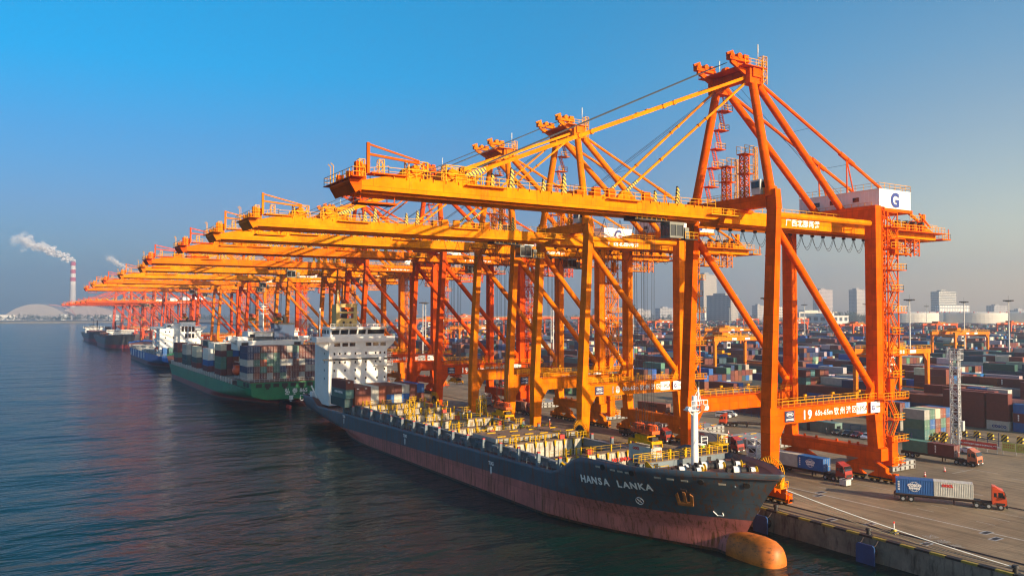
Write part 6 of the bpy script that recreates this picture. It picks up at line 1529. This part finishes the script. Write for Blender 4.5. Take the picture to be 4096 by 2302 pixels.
def bits():
    def cone(x, y, w):
        c = thing('traffic_cone', 'orange and white traffic cone ' + w, 'cone', (x, y, 0.012), 0, 'traffic cones on the quay')
        MB().box(-0.28, 0.28, -0.28, 0.28, 0, 0.06).build('foot', M['black'], c); b = MB()
        for z0, z1, mi in ((0.06, 0.36, 0), (0.36, 0.56, 1), (0.56, 0.76, 0), (0.76, 0.9, 1), (0.9, 1.05, 0)): b.tube((0, 0, z0), (0, 0, z1), 0.24 - z0 * 0.18, 12, mi, 0.24 - z1 * 0.18, cap=z1 > 1)
        b.build('body', [M['red'], M['letter']], c)
    cone(44, -2.6, 'before the hatch covers'); cone(52.3, -2, 'beside the painted corner line'); cone(53, 59, 'behind the ship foremast')
    b = MB().box(-0.75, 0.75, -0.75, 0.75, 0.2, 1.2, 0); b.box(-0.82, 0.82, -0.82, 0.82, 1.2, 1.28, 0)
    for x in (-0.6, 0.6):
        for y in (-0.6, 0.6): b.box(x - 0.1, x + 0.1, y - 0.1, y + 0.1, 0, 0.2, 1)
    for q in (-0.5, 0, 0.5): b.box(q - 0.04, q + 0.04, -0.78, -0.75, 0.25, 1.2, 0); b.box(-0.78, -0.75, q - 0.04, q + 0.04, 0.25, 1.2, 0); b.box(q - 0.1, q + 0.1, -0.3, 0.3, 1.28, 1.4, 1)
    tag(b.build('gear_box', [M['ltgrey'], M['dark']], None, (22.4, 0.6, 0.012)), 'open pale grey metal box standing before the truck cab', 'box')
    c = thing('warning_lamp', 'small yellow and black warning lamp standing on the quay near the rope', 'lamp', (-0.6, -24.2, 0.012))
    MB().taper((-0.5, 0.5, -0.5, 0.5, 0), (-0.2, 0.2, -0.2, 0.2, 0.7)).build('base', chev, c); MB().tube((0, 0, 0.7), (0, 0, 1.5), 0.07, 8).build('stem', M['letter'], c); MB().box(-0.16, 0.16, -0.05, 0.05, 1.5, 1.75).build('flag', M['letred'], c)
    def bollard(y, w):
        b = MB().tube((0, 0, 0), (0, 0, 0.75), 0.36, 14, 0, 0.28); b.tube((0, 0, 0.72), (0, 0, 1.0), 0.5, 14, 0, 0.38); b.tube((0, 0, -0.02), (0, 0, 0.06), 0.6, 14)
        tag(b.build('bollard', M['dark'], None, (-4.6, y, 0.012), smooth=True), 'black iron mooring bollard at the quay edge ' + w, 'bollard', 'mooring bollards along the quay edge')
    bollard(-5.2, 'under the ship bow'); bollard(-43.6, 'where the white rope ends'); bollard(-22.6, 'above the blue fender')
    def fender(y, w):
        r = thing('quay_fender', 'blue fender panel with black rubber cone on the quay wall ' + w, 'fender', (-6.2, y, 0), 0, 'blue fenders on the quay wall')
        MB().prism([(-1.5, -4.4), (1.5, -4.4), (1.5, -0.8), (1.2, -0.5), (-1.2, -0.5), (-1.5, -0.8)], 0, -1.75, -1.5).build('panel', paint('fender_blue', (0.012, 0.05, 0.16), 0.5, dirt=0.35, rust=0.6) if 'fender_blue' not in bpy.data.materials else bpy.data.materials['fender_blue'], r)
        MB().tube((-1.5, 0, -1.9), (0, 0, -1.9), 0.65, 16, 0, 0.95).build('rubber_cone', M['black'], r, smooth=True)
        b = MB(); [b.path([(-1.5, s * 1.2, -0.8), (-0.8, s * 1.2, -0.55), (-0.25, s * 1.2, 0.0)], 0.06, 5) for s in (-1, 1)]; b.build('chain', M['chassis'], r)
    for y, w in ((-24.2, 'right of the ship'), (-4.6, 'behind the bulb')): fender(y, w)
    def rope(p, q, sag, r, mat, label):
        p, q = Vector(p), Vector(q); pts = [p.lerp(q, t) + Vector((0, 0, -sag * 4 * t * (1 - t))) for t in np.linspace(0, 1, 16)]
        tag(MB().path(pts, r, 6).build('mooring_rope', M[mat], None, smooth=True), label, 'rope', 'mooring ropes from the bow')
    rope((-18.4, -18.6, 7.6), (-4.6, -43.6, 0.7), 0.35, 0.06, 'rope', 'taut white mooring rope from the ship bow down to the quay')
    rope((-18.2, -18.0, 7.9), (-4.5, -43.5, 0.75), 1.1, 0.05, 'ropebr', 'sagging brown mooring rope, upper of two, from the bow to the quay')
    rope((-18.8, -18.7, 7.2), (-4.7, -43.7, 0.6), 1.0, 0.05, 'ropebr', 'sagging brown mooring rope, lower of two, from the bow to the quay')
    # rubber tyred machines and straddle frames seen as small clutter
    for i, (x, y, w) in enumerate(((23.6, 29, 'behind the truck beside the bow'), (24, 60.5, 'beside the far waterside leg of crane 19'), (23.5, 152, 'under the portal of the red crane'))):
        r = thing('checker_booth', 'white framed checker booth ' + w, 'booth', (x + 6, y, 0.012), 0, 'checker booths under the cranes')
        MB().box(-1.1, 1.1, -1.2, 1.2, 0.6, 3.0).build('cab', M['ltgrey'], r); MB().box(-1.13, -1.1, -0.9, 0.9, 1.5, 2.6).build('window', M['glass'], r)
        MB().lattice(-1.3, 1.3, -1.4, 1.4, 0, 4.6, 1.6, 0.1).build('frame', M['white'], r)
bits()
# ---------------------------------------------------------------- people
def person(label, loc, rz, top, legs, head, stride=0.12, arm=0.25):
    J = [(0, 0, 0.98), (0, 0, 1.18), (0, 0, 1.42), (0, 0, 1.53), (0, -0.01, 1.66), (-0.09, 0, 0.92), (-0.10, -stride, 0.5), (-0.11, stride * 0.3 - 0.02, 0.08), (-0.11, stride * 0.3 - 0.17, 0.04),
         (0.09, 0, 0.92), (0.10, stride, 0.5), (0.11, stride * 1.5, 0.09), (0.11, stride * 1.5 - 0.15, 0.04), (-0.2, 0, 1.4), (-0.26, 0.03, 1.12), (-0.26, -arm, 0.90), (-0.26, -arm - 0.06, 0.82), (0.2, 0, 1.4), (0.26, 0.03, 1.12), (0.25, -arm * 0.5, 0.88), (0.25, -arm * 0.5 - 0.05, 0.80)]
    E = [(0, 1), (1, 2), (2, 3), (3, 4), (0, 5), (5, 6), (6, 7), (7, 8), (0, 9), (9, 10), (10, 11), (11, 12), (2, 13), (13, 14), (14, 15), (15, 16), (2, 17), (17, 18), (18, 19), (19, 20)]
    RAD = [0.15, 0.13, 0.17, 0.06, 0.1, 0.1, 0.075, 0.055, 0.05, 0.1, 0.075, 0.055, 0.05, 0.07, 0.055, 0.042, 0.04, 0.07, 0.055, 0.042, 0.04]
    me = bpy.data.meshes.new('person'); me.from_pydata(J, E, []); o = link('person', me)
    sk = o.modifiers.new('skin', 'SKIN'); o.modifiers.new('sub', 'SUBSURF').levels = 1
    for d, r in zip(me.skin_vertices[0].data, RAD): d.radius = (r, r * 0.85)
    me.skin_vertices[0].data[0].use_root = True
    dg = bpy.context.evaluated_depsgraph_get(); nm = bpy.data.meshes.new_from_object(o.evaluated_get(dg)); bpy.data.objects.remove(o)
    nm.materials.clear()
    for c, n in ((legs, 'trousers'), (top, 'jacket'), (None, 'skin')): nm.materials.append(M['skin'] if c is None else paint(n, c, 0.8, dirt=0.1))
    for p in nm.polygons:
        z = p.center.z; p.material_index = 0 if z < 1.0 and abs(p.center.x) < 0.21 else (2 if z > 1.5 or z < 0.9 else 1); p.use_smooth = True
    b = link('person', nm, None, loc); b.rotation_euler = (0, 0, rz); tag(b, label, 'person')
    MB().sphere((0, -0.01, 1.74), 0.135, 0.15, 0.1, 12, 6).build('helmet', paint('helmet', head, 0.4, dirt=0.05), b, smooth=True)
    h = MB(); [h.sphere((s * 0.035, -0.105, 1.675), 0.012, 0.01, 0.01, 6, 4) for s in (-1, 1)]; h.box(-0.012, 0.012, -0.13, -0.09, 1.62, 1.66); h.build('face', M['dark'], b)
person('person in dark clothes and white helmet standing by the site cabin', (74.5, 43.5, 0.012), 0.6, (0.02, 0.02, 0.03), (0.02, 0.02, 0.03), (0.8, 0.8, 0.78), 0.05)
person('person in an orange coverall and white helmet on the closed hatch', (-11.6, 52.6, 7.58), 1.2, (0.75, 0.14, 0.02), (0.75, 0.14, 0.02), (0.8, 0.8, 0.78), 0.05)
person('person in a green vest and white helmet beside the lowered spreader', (-16.5, 56.4, 6.62), 0.3, (0.25, 0.6, 0.12), (0.05, 0.06, 0.09), (0.75, 0.75, 0.72), 0.08)
person('person in orange helmet and lime vest behind the breakwater', (-15.0, 2.0 - 0.6, 9.53), -0.6, (0.35, 0.6, 0.08), (0.04, 0.05, 0.08), (0.75, 0.2, 0.03), 0.05)

# ---------------------------------------------------------------- far buildings, tanks, chimney, smoke
def facade(col, px, pz, style):
    m, n, l, b = nmat('far_facade'); b.inputs['Roughness'].default_value = 0.5
    tc = n.new('ShaderNodeTexCoord'); sp = n.new('ShaderNodeSeparateXYZ'); l.new(tc.outputs['Object'], sp.inputs[0])
    ad = n.new('ShaderNodeMath'); ad.operation = 'ADD'; l.new(sp.outputs[0], ad.inputs[0]); l.new(sp.outputs[1], ad.inputs[1])
    cx = n.new('ShaderNodeCombineXYZ'); l.new(ad.outputs[0], cx.inputs[0]); l.new(sp.outputs[2], cx.inputs[1])
    br = n.new('ShaderNodeTexBrick'); br.offset = 0; l.new(cx.outputs[0], br.inputs['Vector']); br.inputs['Scale'].default_value = 1
    br.inputs['Brick Width'].default_value = px if style != 'band' else 400; br.inputs['Row Height'].default_value = pz; br.inputs['Mortar Size'].default_value = min(px, pz) * 0.24; br.inputs['Mortar Smooth'].default_value = 0.1
    g1 = (0.75, 0.73, 0.68, 1) if style == 'light' else (0.05, 0.065, 0.08, 1)
    br.inputs['Color1'].default_value = g1; br.inputs['Color2'].default_value = tuple(v * 1.3 for v in g1); br.inputs['Mortar'].default_value = (*col, 1)
    l.new(br.outputs['Color'], b.inputs['Base Color']); return m
def tower(name, label, x, y, sx, sy, h, col, nfx, nfy, rows, style='grid', cat='building', podium=None):
    r = thing(name, label, cat, (x, y, 0))
    b = MB().box(0, sx, 0, sy, -2, h); b.box(sx * 0.25, sx * 0.6, sy * 0.3, sy * 0.8, h, h + 4.5); b.box(-0.6, sx + 0.6, -0.6, sy + 0.6, h - 1.2, h - 0.05) if style == 'grid' else None
    b.build('wall', facade(col, sx / nfx, h / rows, style), r)
    if podium:
        px, py, pw, pd, ph = podium; b = MB().box(px, px + pw, py, py + pd, -2, ph)
        b.build('podium', facade((0.30, 0.33, 0.36), 8, ph / 2.3, 'light'), r)
def place_far(px, D, dz=0):
    u = (px - 1288) / 2004.6; return (CAM[0] + D * (fwv[0] + u * rtv[0]), CAM[1] + D * (fwv[1] + u * rtv[1]))
def far():
    GT_ = (0.42, 0.38, 0.33)
    x, y = place_far(1770, 1900); tower('office_tower', 'tallest hazy glass tower with a pale vertical grid', x, y, 44, 26, 122, GT_, 14, 6, 26, podium=(-30, -8, 110, 7.5, 40))
    x, y = place_far(1838, 1800); tower('office_tower', 'shorter hazy tower with a blue grey side right of the tallest one', x, y, 24, 74, 71, GT_, 6, 12, 15)
    x, y = place_far(1728, 1800); tower('office_block', 'low dark hazy block left of the tallest tower', x, y, 44, 40, 44, (0.20, 0.24, 0.28), 8, 6, 9, 'band')
    x, y = place_far(1716, 2100); tower('office_block', 'pale low block far left of the tallest tower', x, y, 60, 30, 36, (0.35, 0.36, 0.38), 8, 6, 8)
    x, y = place_far(2155, 2300); tower('apartment_block', 'hazy slab apartment block above the trees left of the stair tower', x, y, 38, 26, 97, (0.46, 0.42, 0.40), 9, 5, 24)
    x, y = place_far(2362, 2200); tower('white_building', 'hazy white building with striped floors above the storage tanks', x, y, 86, 24, 89, (0.60, 0.58, 0.52), 8, 5, 18, 'band', podium=(-20, -12, 150, 11, 50))
    x, y = place_far(2060, 2600); tower('apartment_block', 'very faint wide building with a red roofline behind the landside leg', x, y, 70, 24, 105, (0.5, 0.42, 0.40), 12, 4, 24)
    x, y = place_far(1905, 2400); tower('office_block', 'small hazy block left of the waterside leg of the nearest crane', x, y, 32, 20, 52, (0.46, 0.43, 0.40), 6, 4, 10)
    x, y = place_far(1945, 2100); tower('white_building', 'long pale low building between the legs of the nearest crane', x, y, 90, 20, 42, (0.6, 0.56, 0.5), 14, 4, 6)
    x, y = place_far(2010, 2000); tower('warehouse', 'plain cream warehouse right of the landside leg', x, y, 150, 40, 33, (0.60, 0.54, 0.44), 4, 2, 2, 'band')
    x, y = place_far(2095, 1500); tower('warehouse', 'white roofed shed below the far trees', x, y, 46, 60, 26, (0.62, 0.60, 0.56), 3, 4, 2)
    for i, (px, d, w) in enumerate(((1600, 2500, 'first'), (1660, 2700, 'second'), (2500, 2500, 'third'), (2560, 2400, 'fourth'), (1500, 2900, 'fifth'), (2250, 2500, 'sixth'))):
        x, y = place_far(px, d); tower('apartment_block', ['faint low block over the portal of crane 18', 'faint block between crane 18 and the tall tower', 'faint block right of the white building', 'faint low block at the right edge of the skyline', 'faintest block above the yard in the middle', 'grey low block behind the left storage tank'][i], x, y, 60 + 12 * (i % 3), 24, 38 + 7 * (i % 3), (0.44, 0.42, 0.42), 10, 4, 9)
    for px, D, w in ((2281, 1650, 'left, beside the stair tower'), (2452, 1650, 'largest, behind the lattice mast'), (2600, 1680, 'cut off at the right edge'), (2372, 1880, 'set back between the two larger ones')):
        x, y = place_far(px, D); r = thing('storage_tank', 'white ribbed storage tank ' + w, 'tank', (x, y, 0), 0, 'white storage tanks')
        b = MB().tube((0, 0, -2), (0, 0, 31), 58, 48)
        for z in (6, 11, 16, 21, 26): b.tube((0, 0, z), (0, 0, z + 0.8), 58.9, 48, cap=True)
        b.build('shell', M['bldg'], r, color=(0.66, 0.63, 0.56))
        b = MB().tube((0, 0, 31), (0, 0, 33), 57.5, 48, 0, 50)
        b.build('roof', M['bldg'], r, color=(0.6, 0.57, 0.5)); b = MB()
        for k in range(14): t = 2 * math.pi * k / 14; b.box(57 * math.cos(t) - 0.7, 57 * math.cos(t) + 0.7, 57 * math.sin(t) - 0.7, 57 * math.sin(t) + 0.7, 31, 33.6)
        b.build('roof_vent', M['red'], r)
    # trees as far woods
    def wood(pxs, D0, D1, n, label, hh=(10, 20)):
        b = MB(); rr = random.Random(n)
        for k in range(n):
            x, y = place_far(rr.uniform(*pxs), rr.uniform(D0, D1)); h = rr.uniform(*hh)
            for j in range(7):
                q = Vector((x + rr.uniform(-5, 5), y + rr.uniform(-5, 5), h * rr.uniform(0.35, 1.0)))
                for m in range(10):
                    d = Vector((rr.gauss(0, 1), rr.gauss(0, 1), rr.gauss(0, 1))).normalized() * rr.uniform(1.2, 3.6); a = q + d; u = Vector((rr.gauss(0, 1), rr.gauss(0, 1), rr.gauss(0, 1))).normalized() * 2.0; w = d.cross(u).normalized() * 2.0
                    b.add([a, a + u, a + w], [(0, 1, 2)])
        o = b.build('far_woods', M['leaf']); o['kind'] = 'stuff'; o['label'] = label
    wood((2078, 2200), 1900, 2200, 130, 'dark row of trees under the hazy apartment block', (14, 34))
    wood((-40, 700), 2900, 3150, 420, 'tree line along the far shore across the water', (8, 24))
    wood((1400, 2700), 2000, 2600, 300, 'scattered tree tops along the skyline', (14, 26))
    # dome hall, sheds, chimneys
    x, y = place_far(95, 3080)
    r = thing('domed_hall', 'huge pale barrel roofed hall on the far shore below the chimney', 'building', (x, y, 0.6), R(-15))
    def vault(b, x0, x1, yy, hgt, d=150, lo=0.0):
        n = 22; P = [(x0 + (x1 - x0) * k / n, max(lo, hgt * math.sin(math.pi * k / n) ** 0.72)) for k in range(n + 1)]
        v = [(px, yy, pz) for px, pz in P] + [(px, yy + d, pz) for px, pz in P]; m = n + 1
        return b.add(v, [tuple(range(m)), tuple(range(2 * m - 1, m - 1, -1))] + [(k, k + 1, k + 1 + m, k + m) for k in range(n)])
    vault(MB(), -125, 115, 0, 62).build('roof', M['bldg'], r, color=(0.33, 0.30, 0.29)); vault(MB(), 20, 300, 60, 56).build('roof', M['bldg'], r, color=(0.34, 0.29, 0.28))
    n = 16; MB().path([(40 + 80 * math.sin(math.pi * 0.5 * q / n), -2.0 + 60 * (q / n), 58 * math.cos(math.pi * 0.5 * q / n) ** 0.7 + 1) for q in range(n + 1)], 2.2, 5).build('roof_edge', M['bldg'], r, color=(0.40, 0.22, 0.22))
    MB().box(-122, 330, -20, -4, 0, 14).build('wall', M['bldg'], r, color=(0.42, 0.40, 0.40)); MB().box(90, 112, -40, -22, 0, 22).build('annex', M['letter'], r)
    x, y = place_far(275, 3000); r = thing('shed', 'small white shed on the far shore right of the dome', 'building', (x, y, 0.6)); MB().box(0, 34, 0, 20, 0, 20).build('wall', M['bldg'], r, color=(0.7, 0.68, 0.64)); MB().prism([(-1, 20), (35, 20), (17, 26)], 1, -1, 21).build('roof', M['bldg'], r, color=(0.4, 0.3, 0.28))
    x, y = place_far(8, 2980); r = thing('shed', 'low white hall at the left edge of the far shore', 'building', (x, y, 0.6)); MB().box(-20, 40, 0, 20, 0, 20).build('wall', M['bldg'], r, color=(0.7, 0.68, 0.64)); MB().box(-21, 41, -1, 21, 20, 22).build('roof', M['bldg'], r, color=(0.5, 0.45, 0.42))
    for px, D, h, rad, lab in ((183, 3200, 232, 10.5, 'red and white banded power station chimney trailing smoke'), (327, 3350, 200, 8, 'distant chimney mostly hidden behind the crane booms')):
        x, y = place_far(px, D); r = thing('chimney', lab, 'chimney', (x, y, 0.6))
        def rd(z): return rad * (1.25 - 0.35 * z / h)
        MB().tube((0, 0, 0), (0, 0, h * 0.60), rd(0), 24, 0, rd(h * 0.6), cap=False).build('shaft', M['bldg'], r, smooth=True, color=(0.42, 0.40, 0.40))
        for k in range(6):
            z0 = h * (0.60 + 0.40 * k / 6); z1 = h * (0.60 + 0.40 * (k + 1) / 6)
            MB().tube((0, 0, z0), (0, 0, z1), rd(z0), 24, 0, rd(z1), cap=(k == 5)).build('band', M['bldg'], r, smooth=True, color=(0.55, 0.52, 0.50) if k % 2 == 0 else (0.36, 0.06, 0.08))
    # smoke
    def smoke(px, D, h, drift, rise, r0, r1, lab, seed, dens):
        x, y = place_far(px, D); b = MB(); rr = random.Random(seed); n = 80
        for k in range(n):
            t = (k / (n - 1)); rad = r0 + (r1 - r0) * t ** 0.8
            cx = -drift * t * rtv[0]; cy = -drift * t * rtv[1]; cz = rise * t
            for j in range(3):
                q = rr.uniform(0.25, 0.6) * rad; b.sphere((cx + rr.gauss(0, 0.4) * rad, cy + rr.gauss(0, 0.4) * rad, cz + rr.gauss(0, 0.42) * rad), q, q, q * 0.8, 10, 7)
        m, n_, l_, bs = nmat('smoke_%d' % seed); bs.inputs['Base Color'].default_value = (0.86, 0.84, 0.84, 1); bs.inputs['Roughness'].default_value = 1.0; bs.inputs['Specular IOR Level'].default_value = 0
        tr = n_.new('ShaderNodeBsdfTransparent'); mx = n_.new('ShaderNodeMixShader'); tc = n_.new('ShaderNodeTexCoord'); nz = n_.new('ShaderNodeTexNoise'); nz.inputs['Scale'].default_value = 0.12; nz.inputs['Detail'].default_value = 5
        mr = n_.new('ShaderNodeMapRange'); mr.inputs['From Min'].default_value = 0.36; mr.inputs['From Max'].default_value = 0.62; mr.inputs['To Min'].default_value = 0.0; mr.inputs['To Max'].default_value = dens
        l_.new(tc.outputs['Object'], nz.inputs['Vector']); l_.new(nz.outputs['Fac'], mr.inputs['Value']); ln = n_.new('ShaderNodeVectorMath'); ln.operation = 'LENGTH'; l_.new(tc.outputs['Object'], ln.inputs[0]); fd = n_.new('ShaderNodeMapRange'); l_.new(ln.outputs['Value'], fd.inputs['Value']); fd.inputs['From Max'].default_value = drift * 1.12; fd.inputs['To Min'].default_value = 1.0; fd.inputs['To Max'].default_value = 0.06; ml = n_.new('ShaderNodeMath'); ml.operation = 'MULTIPLY'; l_.new(mr.outputs[0], ml.inputs[0]); l_.new(fd.outputs[0], ml.inputs[1]); l_.new(ml.outputs[0], mx.inputs[0]); l_.new(tr.outputs[0], mx.inputs[1]); l_.new(bs.outputs[0], mx.inputs[2])
        l_.new(mx.outputs[0], n_['Material Output'].inputs['Surface'])
        o = b.build('smoke_plume', m, None, (x, y, h), smooth=True); tag(o, lab, 'smoke')
    smoke(186, 3200, 238, 240, 92, 9, 30, 'white smoke plume drifting left from the banded chimney', 4, 0.55)
    smoke(322, 3350, 212, 95, 55, 6, 17, 'smaller smoke plume rising behind the crane boom tips', 9, 0.35)
far()
